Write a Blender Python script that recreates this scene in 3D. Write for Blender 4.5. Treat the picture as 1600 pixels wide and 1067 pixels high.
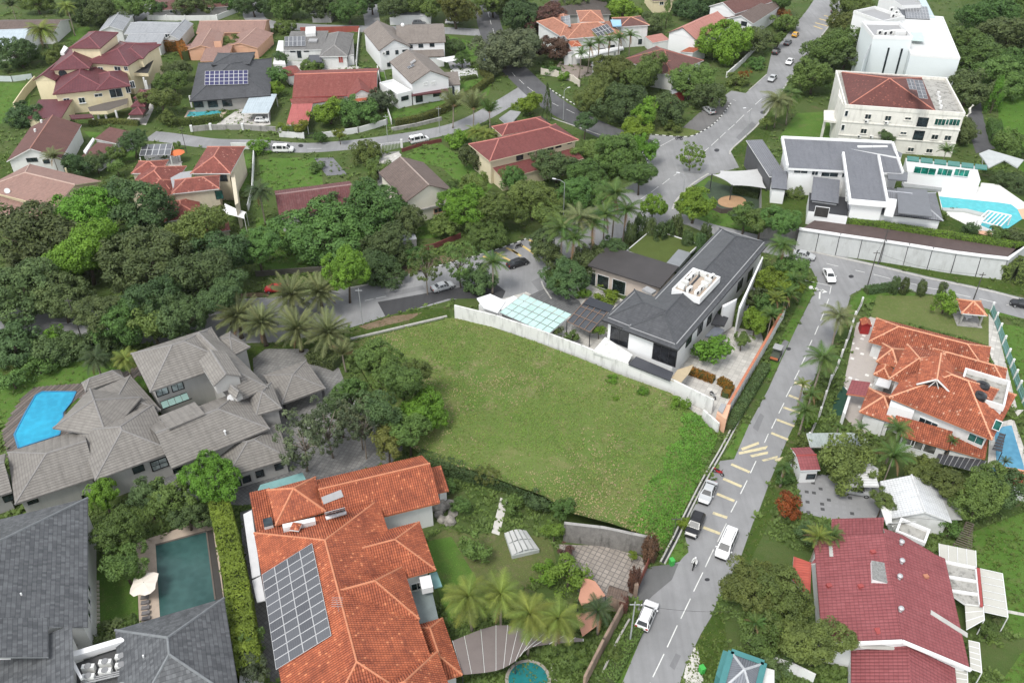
import bpy,bmesh,math,random
from mathutils import Vector,Matrix,noise as mnoise
R = math.radians
scene = bpy.context.scene
for _o in list(bpy.data.objects): bpy.data.objects.remove(_o)
# ---------------------------------------------------------------- camera, sky, sun, exposure
CAM_H,PITCH,FPX = 95.0,R(37.0),1400.0      # metres, radians, focal length in photo pixels (1600 wide)
cam_data = bpy.data.cameras.new('camera'); cam = bpy.data.objects.new('camera',cam_data)
scene.collection.objects.link(cam); scene.camera = cam
cam.location = (0,0,CAM_H); cam.rotation_euler = (R(90) - PITCH,0,0)
cam_data.sensor_width = 36.0; cam_data.lens = 36.0 * FPX / 1600.0
cam_data.clip_start = 1.0; cam_data.clip_end = 3000.0
world = bpy.data.worlds.new('World'); scene.world = world; world.use_nodes = True
SUN_EL,SUN_AZ = R(58),R(215)                 # azimuth clockwise from +Y
wn = world.node_tree.nodes; wl = world.node_tree.links
sky = wn.new('ShaderNodeTexSky'); sky.sky_type = 'NISHITA'; sky.sun_disc = False
sky.sun_elevation = SUN_EL; sky.sun_rotation = SUN_AZ; sky.air_density = 1.0; sky.dust_density = 0.3
hsv = wn.new('ShaderNodeHueSaturation'); hsv.inputs['Saturation'].default_value = 0.22   # overcast: grey cloud deck
wl.new(sky.outputs[0],hsv.inputs['Color']); wl.new(hsv.outputs[0],wn['Background'].inputs[0])
wn['Background'].inputs[1].default_value = 0.15
sun_data = bpy.data.lights.new('sun','SUN'); sun_data.energy = 1.45; sun_data.angle = R(18); sun_data.color = (1,.965,.91)
sun = bpy.data.objects.new('sun',sun_data); scene.collection.objects.link(sun)

_sd = Vector((math.sin(SUN_AZ) * math.cos(SUN_EL),math.cos(SUN_AZ) * math.cos(SUN_EL),math.sin(SUN_EL)))
sun.rotation_euler = _sd.to_track_quat('Z','Y').to_euler()
scene.view_settings.view_transform = 'Standard'; scene.view_settings.look = 'None'
scene.view_settings.exposure = 1.1; scene.view_settings.gamma = 1.0; scene.view_settings.use_curve_mapping = False
scene.cycles.max_bounces = 5; scene.cycles.diffuse_bounces = 2; scene.cycles.glossy_bounces = 2
scene.cycles.transmission_bounces = 3; scene.cycles.transparent_max_bounces = 6
scene.cycles.caustics_reflective = False; scene.cycles.caustics_refractive = False
COL = scene.collection
rng = random.Random(11)

# ---------------------------------------------------------------- from survey points to metres
_CP,_SP = math.cos(PITCH),math.sin(PITCH)
CAMP = Vector((0,0,CAM_H))
def ray(px,py):
    a = (px - 800) / FPX; b = (py - 533.5) / FPX
    return Vector((a,_CP - b * _SP,-_SP - b * _CP))
def W(px,py,z=0.0):
    d = ray(px,py); t = (z - CAM_H) / d.z
    return CAMP + d * t
def onplane(px,py,p0,n):
    d = ray(px,py); t = (p0 - CAMP).dot(n) / d.dot(n)
    return CAMP + d * t
def ppm(p):                                     # photo pixels per metre at a world point
    return FPX / (p.y * _CP - (p.z - CAM_H) * _SP)
class T:                                        # survey sheet: an enlargement of part of the photograph
    def __init__(s,c,r): s.ox = 400 * c; s.oy = (0,267,534,800)[r]
    def __call__(s,x,y): return (s.ox + x / 4,s.oy + y / 4)
class Z:                                        # the same at any scale
    def __init__(s,ox,oy,k): s.ox,s.oy,s.k = ox,oy,k
    def __call__(s,x,y): return (s.ox + x / s.k,s.oy + y / s.k)
T00,T10,T20,T30 = [T(c,0) for c in range(4)]
T01,T11,T21,T31 = [T(c,1) for c in range(4)]
T02,T12,T22,T32 = [T(c,2) for c in range(4)]
T03,T13,T23,T33 = [T(c,3) for c in range(4)]
def poly_px(s,t=None):                         # 'x,y x,y' -> list of photo points
    o = []
    for w in s.split():
        x,y = map(float,w.split(','))
        o.append(t(x,y) if t else (x,y))
    return o

# ---------------------------------------------------------------- objects
def tag(o,label=None,cat=None,group=None,kind=None):
    if label: o['label'] = label
    if cat: o['category'] = cat
    if group: o['group'] = group
    if kind: o['kind'] = kind
    return o
def org(p):
    v = Vector((0,0,0))
    while p is not None: v = v + p.location; p = p.parent
    return v
def root(name,label,cat,loc,group=None):
    o = bpy.data.objects.new(name,None); COL.objects.link(o); o.location = loc; o.empty_display_size = .3
    return tag(o,label,cat,group)
def link(name,me,parent=None,loc=(0,0,0),rz=0.0,sc=None):
    o = bpy.data.objects.new(name,me); COL.objects.link(o)
    if parent is not None: o.parent = parent
    o.location = loc
    if rz: o.rotation_euler = (0,0,rz)
    if sc: o.scale = sc if hasattr(sc,'__len__') else (sc,sc,sc)
    return o
def mesh(name,V,F,mats,fm=None,uv=None,smooth=False):
    me = bpy.data.meshes.new(name); me.from_pydata([tuple(v) for v in V],[],F)
    for m in (mats if isinstance(mats,(list,tuple)) else [mats]): me.materials.append(m)
    if fm: me.polygons.foreach_set('material_index',fm)
    if uv:
        l = me.uv_layers.new(name='UVMap'); flat = [c for p in uv for q in p for c in q]
        l.data.foreach_set('uv',flat)
    if smooth: me.polygons.foreach_set('use_smooth',[True] * len(me.polygons))
    me.update(); return me
def mk(name,parent,V,F,mats,fm=None,uv=None,smooth=False):   # V in world metres
    o = org(parent)
    return link(name,mesh(name,[Vector(v) - o for v in V],F,mats,fm,uv,smooth),parent)
class MB:
    def __init__(s): s.V = []; s.F = []; s.M = []
    def add(s,V,F,m=0):
        b = len(s.V); s.V += [Vector(v) for v in V]; s.F += [tuple(i + b for i in f) for f in F]; s.M += [m] * len(F); return s
    def quad(s,a,b,c,d,m=0): return s.add([a,b,c,d],[(0,1,2,3)],m)
    def box(s,c,size,rz=0.0,m=0,taper=1.0):
        x,y,z = [k / 2 for k in size]; ca,sa = math.cos(rz),math.sin(rz); V = []
        for dz,k in ((-z,1),(z,taper)):
            for dx,dy in ((-x,-y),(x,-y),(x,y),(-x,y)):
                dx *= k; dy *= k
                V.append((c[0] + dx * ca - dy * sa,c[1] + dx * sa + dy * ca,c[2] + dz))
        return s.add(V,[(3,2,1,0),(4,5,6,7),(0,1,5,4),(1,2,6,5),(2,3,7,6),(3,0,4,7)],m)
    def prism(s,pts,z0,z1,m=0,mt=None,cap0=False):    # pts world XY in any winding
        P = [(p[0],p[1]) for p in pts]
        if sum(P[i][0] * P[(i + 1) % len(P)][1] - P[(i + 1) % len(P)][0] * P[i][1] for i in range(len(P))) < 0: P = P[::-1]
        n = len(P); V = [(x,y,z0) for x,y in P] + [(x,y,z1) for x,y in P]
        s.add(V,[(i,(i + 1) % n,n + (i + 1) % n,n + i) for i in range(n)],m)
        s.add(V[n:],[tuple(range(n))],m if mt is None else mt)
        if cap0: s.add(V[:n],[tuple(range(n))[::-1]],m)
        return s
    def bar(s,a,b,w,h=None,m=0,up=(0,0,1)):          # rectangular bar from a to b
        a,b = Vector(a),Vector(b); d = (b - a)
        if d.length < 1e-6: return s
        d.normalize(); up = Vector(up)
        if abs(d.dot(up)) > .98: up = Vector((1,0,0))
        x = d.cross(up).normalized() * (w / 2); z = x.cross(d).normalized() * ((h or w) / 2)
        V = [a - x - z,a + x - z,a + x + z,a - x + z,b - x - z,b + x - z,b + x + z,b - x + z]
        return s.add(V,[(0,1,2,3),(7,6,5,4),(0,4,5,1),(1,5,6,2),(2,6,7,3),(3,7,4,0)],m)
    def tube(s,pts,rad,n=6,m=0,caps=True):
        pts = [Vector(p) for p in pts]; b = len(s.V); k = len(pts)
        if not hasattr(rad,'__len__'): rad = [rad] * k
        for i,p in enumerate(pts):
            d = (pts[min(i + 1,k - 1)] - pts[max(i - 1,0)]).normalized()
            u = Vector((0,0,1)) if abs(d.z) < .9 else Vector((1,0,0))
            x = d.cross(u).normalized(); y = x.cross(d)
            for j in range(n):
                t = 2 * math.pi * j / n; s.V.append(p + (x * math.cos(t) + y * math.sin(t)) * rad[i])
        for i in range(k - 1):
            for j in range(n):
                s.F.append((b + i * n + j,b + i * n + (j + 1) % n,b + (i + 1) * n + (j + 1) % n,b + (i + 1) * n + j)); s.M.append(m)
        if caps:
            s.F.append(tuple(b + j for j in range(n))[::-1]); s.M.append(m)
            s.F.append(tuple(b + (k - 1) * n + j for j in range(n))); s.M.append(m)
        return s
    def cyl(s,c,r,h,n=12,m=0,r2=None):
        return s.tube([(c[0],c[1],c[2]),(c[0],c[1],c[2] + h)],[r,r if r2 is None else r2],n,m)
    def ball(s,c,r,n=10,k=6,m=0,sc=(1,1,1)):
        V = [(c[0],c[1],c[2] - r * sc[2])]; 
        for i in range(1,k):
            a = -math.pi / 2 + math.pi * i / k
            for j in range(n):
                t = 2 * math.pi * j / n
                V.append((c[0] + r * sc[0] * math.cos(a) * math.cos(t),c[1] + r * sc[1] * math.cos(a) * math.sin(t),c[2] + r * sc[2] * math.sin(a)))
        V.append((c[0],c[1],c[2] + r * sc[2])); F = []
        for j in range(n): F.append((0,1 + (j + 1) % n,1 + j))
        for i in range(k - 2):
            for j in range(n): F.append((1 + i * n + j,1 + i * n + (j + 1) % n,1 + (i + 1) * n + (j + 1) % n,1 + (i + 1) * n + j))
        for j in range(n): F.append((len(V) - 1,1 + (k - 2) * n + j,1 + (k - 2) * n + (j + 1) % n))
        return s.add(V,F,m)
    def world(s,name,parent,mats,smooth=False): return mk(name,parent,s.V,s.F,mats,s.M,smooth=smooth)
    def local(s,name,mats,smooth=False): return mesh(name,s.V,s.F,mats,s.M,smooth=smooth)

# ---------------------------------------------------------------- materials
def nt(m):
    m.use_nodes = True; return m.node_tree.nodes,m.node_tree.links,m.node_tree.nodes['Principled BSDF']
def _math(N,L,op,a,b=None,c=None):
    n = N.new('ShaderNodeMath'); n.operation = op
    for i,v in enumerate((a,b,c)):
        if v is None: continue
        if isinstance(v,(int,float)): n.inputs[i].default_value = v
        else: L.new(v,n.inputs[i])
    return n.outputs[0]
def _mix(N,L,f,a,b,mode='MIX'):
    n = N.new('ShaderNodeMix'); n.data_type = 'RGBA'; n.blend_type = mode
    for k,v in ((0,f),(6,a),(7,b)):
        if isinstance(v,(int,float)): n.inputs[k].default_value = v
        elif isinstance(v,(tuple,list)): n.inputs[k].default_value = (*v[:3],1)
        else: L.new(v,n.inputs[k])
    return n.outputs[2]
def _noise(N,L,vec,scale,detail=3,rough=.55):
    n = N.new('ShaderNodeTexNoise'); n.inputs['Scale'].default_value = scale; n.inputs['Detail'].default_value = detail
    n.inputs['Roughness'].default_value = rough
    if vec is not None: L.new(vec,n.inputs['Vector'])
    return n.outputs[0]
def _ramp(N,L,f,lo,hi):
    n = N.new('ShaderNodeMapRange'); n.inputs[1].default_value = lo; n.inputs[2].default_value = hi; n.clamp = True
    L.new(f,n.inputs[0]); return n.outputs[0]
def _pos(N):
    return N.new('ShaderNodeNewGeometry').outputs['Position']
def _bump(N,L,B,h,strength,dist):
    n = N.new('ShaderNodeBump'); n.inputs['Strength'].default_value = strength; n.inputs['Distance'].default_value = dist
    L.new(h,n.inputs['Height']); L.new(n.outputs[0],B.inputs['Normal']); return n
def shade(c,k): return tuple(min(1,max(0,x * k)) for x in c[:3])
MATS = {}
def plain(name,col,rough=.7,var=.12,scale=.8,metal=0.0,dirt=None,dirt_amt=.0,bump=0.0,spec=.4,fine=6.0):
    """painted / cast surface: patchy tone, fine grain, optional weather stains"""
    if name in MATS: return MATS[name]
    m = bpy.data.materials.new(name); N,L,B = nt(m); p = _pos(N)
    big = _noise(N,L,p,scale,4); sm = _noise(N,L,p,fine,3)
    f = _math(N,L,'ADD',_math(N,L,'MULTIPLY',big,.65),_math(N,L,'MULTIPLY',sm,.35))
    c = _mix(N,L,_ramp(N,L,f,.3,.7),shade(col,1 - var),shade(col,1 + var))
    if dirt_amt:
        mp = N.new('ShaderNodeMapping'); mp.inputs['Scale'].default_value = (1,1,.22); L.new(p,mp.inputs[0])
        st = _noise(N,L,mp.outputs[0],1.1,5,.65)
        c = _mix(N,L,_math(N,L,'MULTIPLY',_ramp(N,L,st,.5,.72),dirt_amt),c,dirt or (.08,.075,.065))
    L.new(c,B.inputs['Base Color']); B.inputs['Roughness'].default_value = rough; B.inputs['Metallic'].default_value = metal
    B.inputs['Specular IOR Level'].default_value = spec
    if bump: _bump(N,L,B,sm,bump,.05)
    MATS[name] = m; return m
def tiles(name,colA,colB,w=.3,h=.36,rib=.6,edge=.5,dirt=(.05,.04,.035),dirt_amt=.35,rough=.75,stagger=0.0,pale=None,patch=.5):
    """roof covering on UVs in metres: courses along v, ribs along u, tone per tile, weather patches"""
    if name in MATS: return MATS[name]
    m = bpy.data.materials.new(name); N,L,B = nt(m)
    uvn = N.new('ShaderNodeUVMap'); uvn.uv_map = 'UVMap'; sp = N.new('ShaderNodeSeparateXYZ'); L.new(uvn.outputs[0],sp.inputs[0])
    v = _math(N,L,'DIVIDE',sp.outputs[1],h); fv = _math(N,L,'FLOOR',v); rv = _math(N,L,'FRACT',v)
    u = _math(N,L,'DIVIDE',sp.outputs[0],w)
    if stagger: u = _math(N,L,'ADD',u,_math(N,L,'MULTIPLY',_math(N,L,'MODULO',fv,2),stagger))
    fu = _math(N,L,'FLOOR',u); ru = _math(N,L,'FRACT',u)
    cv = N.new('ShaderNodeCombineXYZ'); L.new(fu,cv.inputs[0]); L.new(fv,cv.inputs[1])
    wnz = N.new('ShaderNodeTexWhiteNoise'); wnz.noise_dimensions = '2D'; L.new(cv.outputs[0],wnz.inputs['Vector'])
    p = _pos(N); big = _noise(N,L,p,.28,5,.6); med = _noise(N,L,p,1.3,4,.6)
    f = _math(N,L,'ADD',_math(N,L,'MULTIPLY',wnz.outputs[0],1 - patch),_math(N,L,'MULTIPLY',_ramp(N,L,big,.3,.7),patch))
    c = _mix(N,L,f,colA,colB)
    if pale: c = _mix(N,L,_math(N,L,'MULTIPLY',_math(N,L,'GREATER_THAN',wnz.outputs[0],.975),.6),c,pale)
    c = _mix(N,L,_math(N,L,'MULTIPLY',_ramp(N,L,med,.48,.75),dirt_amt),c,dirt)
    sv = N.new('ShaderNodeMapping'); sv.inputs['Scale'].default_value = (1.3,.14,1); L.new(uvn.outputs[0],sv.inputs[0])
    c = _mix(N,L,_math(N,L,'MULTIPLY',_ramp(N,L,_noise(N,L,sv.outputs[0],1.0,5,.65),.5,.75),.45),c,shade(colA,.5))   # run-off streaks
    # shade in the laps and valleys of the tiles, put into the colour
    d = _math(N,L,'MULTIPLY',_math(N,L,'LESS_THAN',rv,.16),edge)
    if rib: d = _math(N,L,'MAXIMUM',d,_math(N,L,'MULTIPLY',_math(N,L,'LESS_THAN',ru,.26),rib))
    c = _mix(N,L,d,c,shade(colA,.35))
    L.new(c,B.inputs['Base Color']); B.inputs['Roughness'].default_value = rough; B.inputs['Specular IOR Level'].default_value = .3
    hgt = _math(N,L,'SUBTRACT',1,rv)
    if rib: hgt = _math(N,L,'ADD',_math(N,L,'MULTIPLY',hgt,.5),_math(N,L,'SINE',_math(N,L,'MULTIPLY',ru,math.pi)))
    _bump(N,L,B,hgt,.6,.05)
    MATS[name] = m; return m
def glass(name,col=(.02,.03,.035),rough=.08):
    if name in MATS: return MATS[name]
    m = bpy.data.materials.new(name); N,L,B = nt(m); p = _pos(N)
    c = _mix(N,L,_ramp(N,L,_noise(N,L,p,.7,2),.4,.65),shade(col,.6),shade(col,1.7))
    L.new(c,B.inputs['Base Color']); B.inputs['Roughness'].default_value = rough; B.inputs['Specular IOR Level'].default_value = .6
    MATS[name] = m; return m
def pool_water(name,col,deep):
    m = bpy.data.materials.new(name); N,L,B = nt(m); p = _pos(N)
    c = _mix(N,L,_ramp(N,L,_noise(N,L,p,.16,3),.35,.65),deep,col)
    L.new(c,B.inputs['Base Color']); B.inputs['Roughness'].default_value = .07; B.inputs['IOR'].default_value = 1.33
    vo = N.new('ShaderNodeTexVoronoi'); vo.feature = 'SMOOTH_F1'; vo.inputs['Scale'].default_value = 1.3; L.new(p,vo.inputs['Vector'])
    c = _mix(N,L,_math(N,L,'MULTIPLY',_ramp(N,L,vo.outputs['Distance'],.35,.75),.3),c,shade(col,1.5)); L.new(c,B.inputs['Base Color'])   # wavering net of refracted light, painted into the water colour
    _bump(N,L,B,_noise(N,L,p,2.4,4),.3,.12); return m
def leafmat(name,col,var=.35,hue=.03,trans=.25):
    if name in MATS: return MATS[name]
    m = bpy.data.materials.new(name); N,L,B = nt(m); p = _pos(N)
    oi = N.new('ShaderNodeObjectInfo'); nz = _noise(N,L,p,.55,3); nf = _noise(N,L,p,4.5,2)
    f = _math(N,L,'ADD',_math(N,L,'MULTIPLY',nz,.6),_math(N,L,'MULTIPLY',nf,.4))
    warm = (col[0] * (1 + var) + .012,col[1] * (1 + var * .9),col[2] * (1 + var * .3))
    c = _mix(N,L,_ramp(N,L,f,.32,.68),shade(col,1 - var),warm)
    h = N.new('ShaderNodeHueSaturation'); L.new(c,h.inputs['Color'])
    L.new(_math(N,L,'MULTIPLY_ADD',oi.outputs['Random'],hue * 2,.5 - hue),h.inputs['Hue'])
    rv = _math(N,L,'FRACT',_math(N,L,'MULTIPLY',oi.outputs['Random'],7.31))
    L.new(_math(N,L,'MULTIPLY_ADD',rv,.4,.82),h.inputs['Value'])
    L.new(h.outputs[0],B.inputs['Base Color']); B.inputs['Roughness'].default_value = .6; B.inputs['Specular IOR Level'].default_value = .25
    if trans:
        t = N.new('ShaderNodeBsdfTranslucent'); L.new(h.outputs[0],t.inputs[0]); mx = N.new('ShaderNodeMixShader'); mx.inputs[0].default_value = trans
        L.new(B.outputs[0],mx.inputs[1]); L.new(t.outputs[0],mx.inputs[2]); L.new(mx.outputs[0],N['Material Output'].inputs[0])
    MATS[name] = m; return m
def ground_mat(name,cols,s1=.12,s2=1.4,s3=9.0,bump=.5,rough=.95):
    """grass or earth: three tones by patch, tuft and grain"""
    if name in MATS: return MATS[name]
    m = bpy.data.materials.new(name); N,L,B = nt(m); p = _pos(N)
    a = _noise(N,L,p,s1,5,.6); b = _noise(N,L,p,s2,4,.6); g = _noise(N,L,p,s3,3,.6)
    c = _mix(N,L,_ramp(N,L,a,.38,.62),cols[0],cols[1])
    c = _mix(N,L,_math(N,L,'MULTIPLY',_ramp(N,L,b,.5,.72),.75),c,cols[2])
    if len(cols) > 3: c = _mix(N,L,_math(N,L,'MULTIPLY',_ramp(N,L,_noise(N,L,p,s1 * 2.3,4,.65),.58,.72),.7),c,cols[3])
    c = _mix(N,L,_ramp(N,L,g,.3,.7),c,_mix(N,L,.45,c,(.01,.012,.004)))
    L.new(c,B.inputs['Base Color']); B.inputs['Roughness'].default_value = rough; B.inputs['Specular IOR Level'].default_value = .15
    if bump: _bump(N,L,B,_math(N,L,'ADD',g,b),bump,.15)
    MATS[name] = m; return m
def grid_mat(name,col,line,w,h,rough=.6,lw=.06,var=.15,rot=0.0,alt=None,bump=.3):
    """paving laid in world metres, turned by rot"""
    if name in MATS: return MATS[name]
    m = bpy.data.materials.new(name); N,L,B = nt(m); p = _pos(N)
    mp = N.new('ShaderNodeMapping'); mp.inputs['Rotation'].default_value = (0,0,rot); L.new(p,mp.inputs[0])
    sp = N.new('ShaderNodeSeparateXYZ'); L.new(mp.outputs[0],sp.inputs[0])
    u = _math(N,L,'DIVIDE',sp.outputs[0],w); v = _math(N,L,'DIVIDE',sp.outputs[1],h)
    cv = N.new('ShaderNodeCombineXYZ'); L.new(_math(N,L,'FLOOR',u),cv.inputs[0]); L.new(_math(N,L,'FLOOR',v),cv.inputs[1])
    wz = N.new('ShaderNodeTexWhiteNoise'); wz.noise_dimensions = '2D'; L.new(cv.outputs[0],wz.inputs['Vector'])
    c = _mix(N,L,wz.outputs[0],shade(col,1 - var),shade(col,1 + var))
    if alt: c = _mix(N,L,_math(N,L,'GREATER_THAN',wz.outputs[0],.8),c,alt)
    c = _mix(N,L,_math(N,L,'MULTIPLY',_ramp(N,L,_noise(N,L,p,.5,5,.65),.45,.75),.4),c,shade(col,.5))
    ln = _math(N,L,'MAXIMUM',_math(N,L,'LESS_THAN',_math(N,L,'FRACT',u),lw / w),_math(N,L,'LESS_THAN',_math(N,L,'FRACT',v),lw / h))
    c = _mix(N,L,ln,c,line)
    L.new(c,B.inputs['Base Color']); B.inputs['Roughness'].default_value = rough; B.inputs['Specular IOR Level'].default_value = .3
    if bump: _bump(N,L,B,_math(N,L,'SUBTRACT',1,ln),bump,.03)
    MATS[name] = m; return m

# ---------------------------------------------------------------- shared materials
WHITE = plain('white_render',(.64,.64,.62),.75,.05,.5,dirt=(.25,.24,.21),dirt_amt=.22)
WHITE_CLEAN = plain('white_paint',(.7,.7,.69),.6,.03,.4)
WHITE_DIRTY = plain('stained_white_wall',(.66,.66,.63),.85,.06,.6,dirt=(.2,.2,.18),dirt_amt=.5)
CREAM = plain('cream_render',(.66,.57,.38),.8,.06,.5,dirt=(.3,.25,.16),dirt_amt=.2)
BEIGE = plain('beige_render',(.55,.49,.37),.8,.06,.5,dirt=(.2,.18,.14),dirt_amt=.2)
GREYW = plain('grey_render',(.36,.35,.33),.8,.08,.6,dirt=(.12,.12,.11),dirt_amt=.3)
CONC = plain('raw_concrete',(.3,.29,.27),.9,.18,.7,dirt=(.05,.05,.045),dirt_amt=.6,bump=.3)
CONC_ROOF = plain('mossy_concrete_roof',(.34,.33,.3),.9,.2,.9,dirt=(.04,.04,.035),dirt_amt=.8,bump=.3)
SALMON = plain('salmon_render',(.62,.36,.24),.8,.06,.5,dirt=(.3,.2,.14),dirt_amt=.2)
DARK = plain('dark_metal',(.03,.03,.033),.5,.2,2)
BLACKF = plain('black_frame',(.012,.012,.013),.45,.2,2)
SOFFIT = plain('dark_soffit',(.10,.085,.07),.8,.1,1)
WOOD = plain('weathered_timber',(.12,.095,.075),.8,.25,3)
ALU = plain('aluminium',(.5,.5,.5),.4,.06,2,metal=.6)
GLASS = glass('window_glass')
GLASS_G = glass('green_window_glass',(.02,.09,.075))
SHADOW_VOID = plain('painted_void_shade',(.035,.032,.03),.9,.3,1)  # near-black colour stands in for shade within openings and under roofs
def RIDGE(col): return plain('ridge_%d_%d_%d' % tuple(int(c * 255) for c in col),col,.75,.15,1.5,dirt=shade(col,.4),dirt_amt=.3)

# ---------------------------------------------------------------- windows, doors and fittings, made once and shared
_wc = {}
def window_meshes(w,h,nx,ny,gm,fm,ft):
    k = (round(w,2),round(h,2),nx,ny,gm.name,fm.name,ft)
    if k not in _wc:
        g = MB().box((0,.02,0),(w - ft,.05,h - ft)).local('window_glass',gm)
        f = MB()
        for sx in (-1,1): f.box((sx * (w / 2 - ft / 2),.05,0),(ft,.12,h))
        for sz in (-1,1): f.box((0,.047,sz * (h / 2 - ft / 2)),(w - 2 * ft,.11,ft))
        for i in range(1,nx): f.box((-w / 2 + w * i / nx,.045,0),(ft * .6,.09,h - 2 * ft))
        for j in range(1,ny): f.box((0,.043,-h / 2 + h * j / ny),(w - 2 * ft,.08,ft * .5))
        _wc[k] = (g,f.local('window_frame',fm))
    return _wc[k]
def put_window(parent,p,nrm,w,h,nx=2,ny=1,gm=None,fm=None,ft=.09,name='window',sill=None):
    gm = gm or GLASS; fm = fm or WHITE_CLEAN
    g,f = window_meshes(w,h,nx,ny,gm,fm,ft)
    rz = math.atan2(nrm.y,nrm.x) - math.pi / 2
    o = link(name,g,parent,p - org(parent),rz); link('window_frame',f,o)
    if sill:
        k = ('sill',round(w,2),sill.name)
        if k not in _wc: _wc[k] = MB().box((0,.09,0),(w + .3,.26,.12)).local('window_sill',sill)
        link('window_sill',_wc[k],o,(0,0,-h / 2 - .06))
    return o
_ac = {}
def ac_unit(parent,p,rz=0.0,name='air_conditioner',big=1.0,ontop=False):
    if 'b' not in _ac:
        _ac['b'] = MB().box((0,0,.32),(.9,.36,.64)).local('air_conditioner',plain('ac_case',(.66,.66,.63),.5,.06,3))
        f = MB().tube([(-.16,-.185,.33),(-.16,-.2,.33)],.24,12); _ac['f'] = f.local('fan_grille',DARK)
        f = MB().cyl((0,0,.64),.26,.03,12); _ac['t'] = f.local('fan_grille',plain('fan_grey',(.2,.2,.2),.5))
    o = link(name,_ac['b'],parent,p - org(parent),rz,big)
    link('fan_grille',_ac['t' if ontop else 'f'],o); return o
def dish(parent,p,r=.4,name='satellite_dish'):
    b = MB(); n = 12; V = [Vector((0,-.12,.55))]
    for j in range(n): t = 2 * math.pi * j / n; V.append(Vector((r * math.cos(t),.08 - .2 + r * math.sin(t) * .35,.6 + r * math.sin(t) * .9)))
    b.add(V,[(0,1 + j,1 + (j + 1) % n) for j in range(n)]); b.cyl((0,0,0),.03,.6,6)
    return link(name,b.local(name,WHITE_CLEAN),parent,p - org(parent),.5)

# ---------------------------------------------------------------- roofs and blocks
def face_uv(P):
    """u along the first edge (the eave), v up the slope, in metres"""
    e = (P[1] - P[0]).normalized(); n = Vector((0,0,0))
    for i in range(1,len(P) - 1): n += (P[i] - P[0]).cross(P[i + 1] - P[0])
    n.normalize(); v = n.cross(e)
    return [((q - P[0]).dot(e),(q - P[0]).dot(v)) for q in P],e,v,n
def tile_skin(P,tw,th,amp,lap=None):
    """real pantiles: half-round ribs and lapped courses, trimmed to the roof face"""
    lap = amp * .7 if lap is None else lap
    uv,e,v,n = face_uv(P); us = [a for a,b in uv]; vs = [b for a,b in uv]
    u0,u1,v0,v1 = min(us),max(us),min(vs),max(vs); bm = bmesh.new(); lay = bm.loops.layers.uv.new('UVMap')
    nu = int((u1 - u0) / tw) + 1; nv = int((v1 - v0) / th) + 1; prof = ((0,0),(.28,.1),(.45,.85),(.65,1),(.85,.8))
    cols = [(i + a,z) for i in range(nu) for a,z in prof] + [(nu,0)]
    O = P[0]
    for j in range(nv):
        rows = []
        for dv,dz in ((0,.9),(1.0,0)):
            rows.append([bm.verts.new(O + e * (u0 + a * tw) + v * (v0 + (j + dv) * th) + n * (amp * z + .012 + lap * dz)) for a,z in cols])
        for i in range(len(cols) - 1):
            f = bm.faces.new((rows[0][i],rows[0][i + 1],rows[1][i + 1],rows[1][i])); f.smooth = False
            for l in f.loops:
                d = l.vert.co - O; l[lay].uv = (d.dot(e),d.dot(v) - .001 * th)
    for i in range(len(P)):
        a,b = P[i],P[(i + 1) % len(P)]; out = (b - a).cross(n).normalized()
        bmesh.ops.bisect_plane(bm,geom=bm.verts[:] + bm.edges[:] + bm.faces[:],plane_co=a + out * .03,plane_no=out,clear_outer=True)
    me = bpy.data.meshes.new('roof_tiles'); bm.to_mesh(me); bm.free(); return me
def cap_line(mb,a,b,w=.3,h=.14):
    a,b = Vector(a),Vector(b); d = (b - a).normalized(); x = d.cross(Vector((0,0,1))).normalized() * (w / 2); z = Vector((0,0,1))
    pr = [x - z * .06,x * .6 + z * h * .8,z * h,x * -.6 + z * h * .8,x * -1 - z * .06]
    a = a - d * .05; b = b + d * .05; V = [a + q for q in pr] + [b + q for q in pr]
    mb.add(V,[(i,i + 1,6 + i,5 + i) for i in range(4)] + [(4,3,2,1,0),(5,6,7,8,9)])
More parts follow.
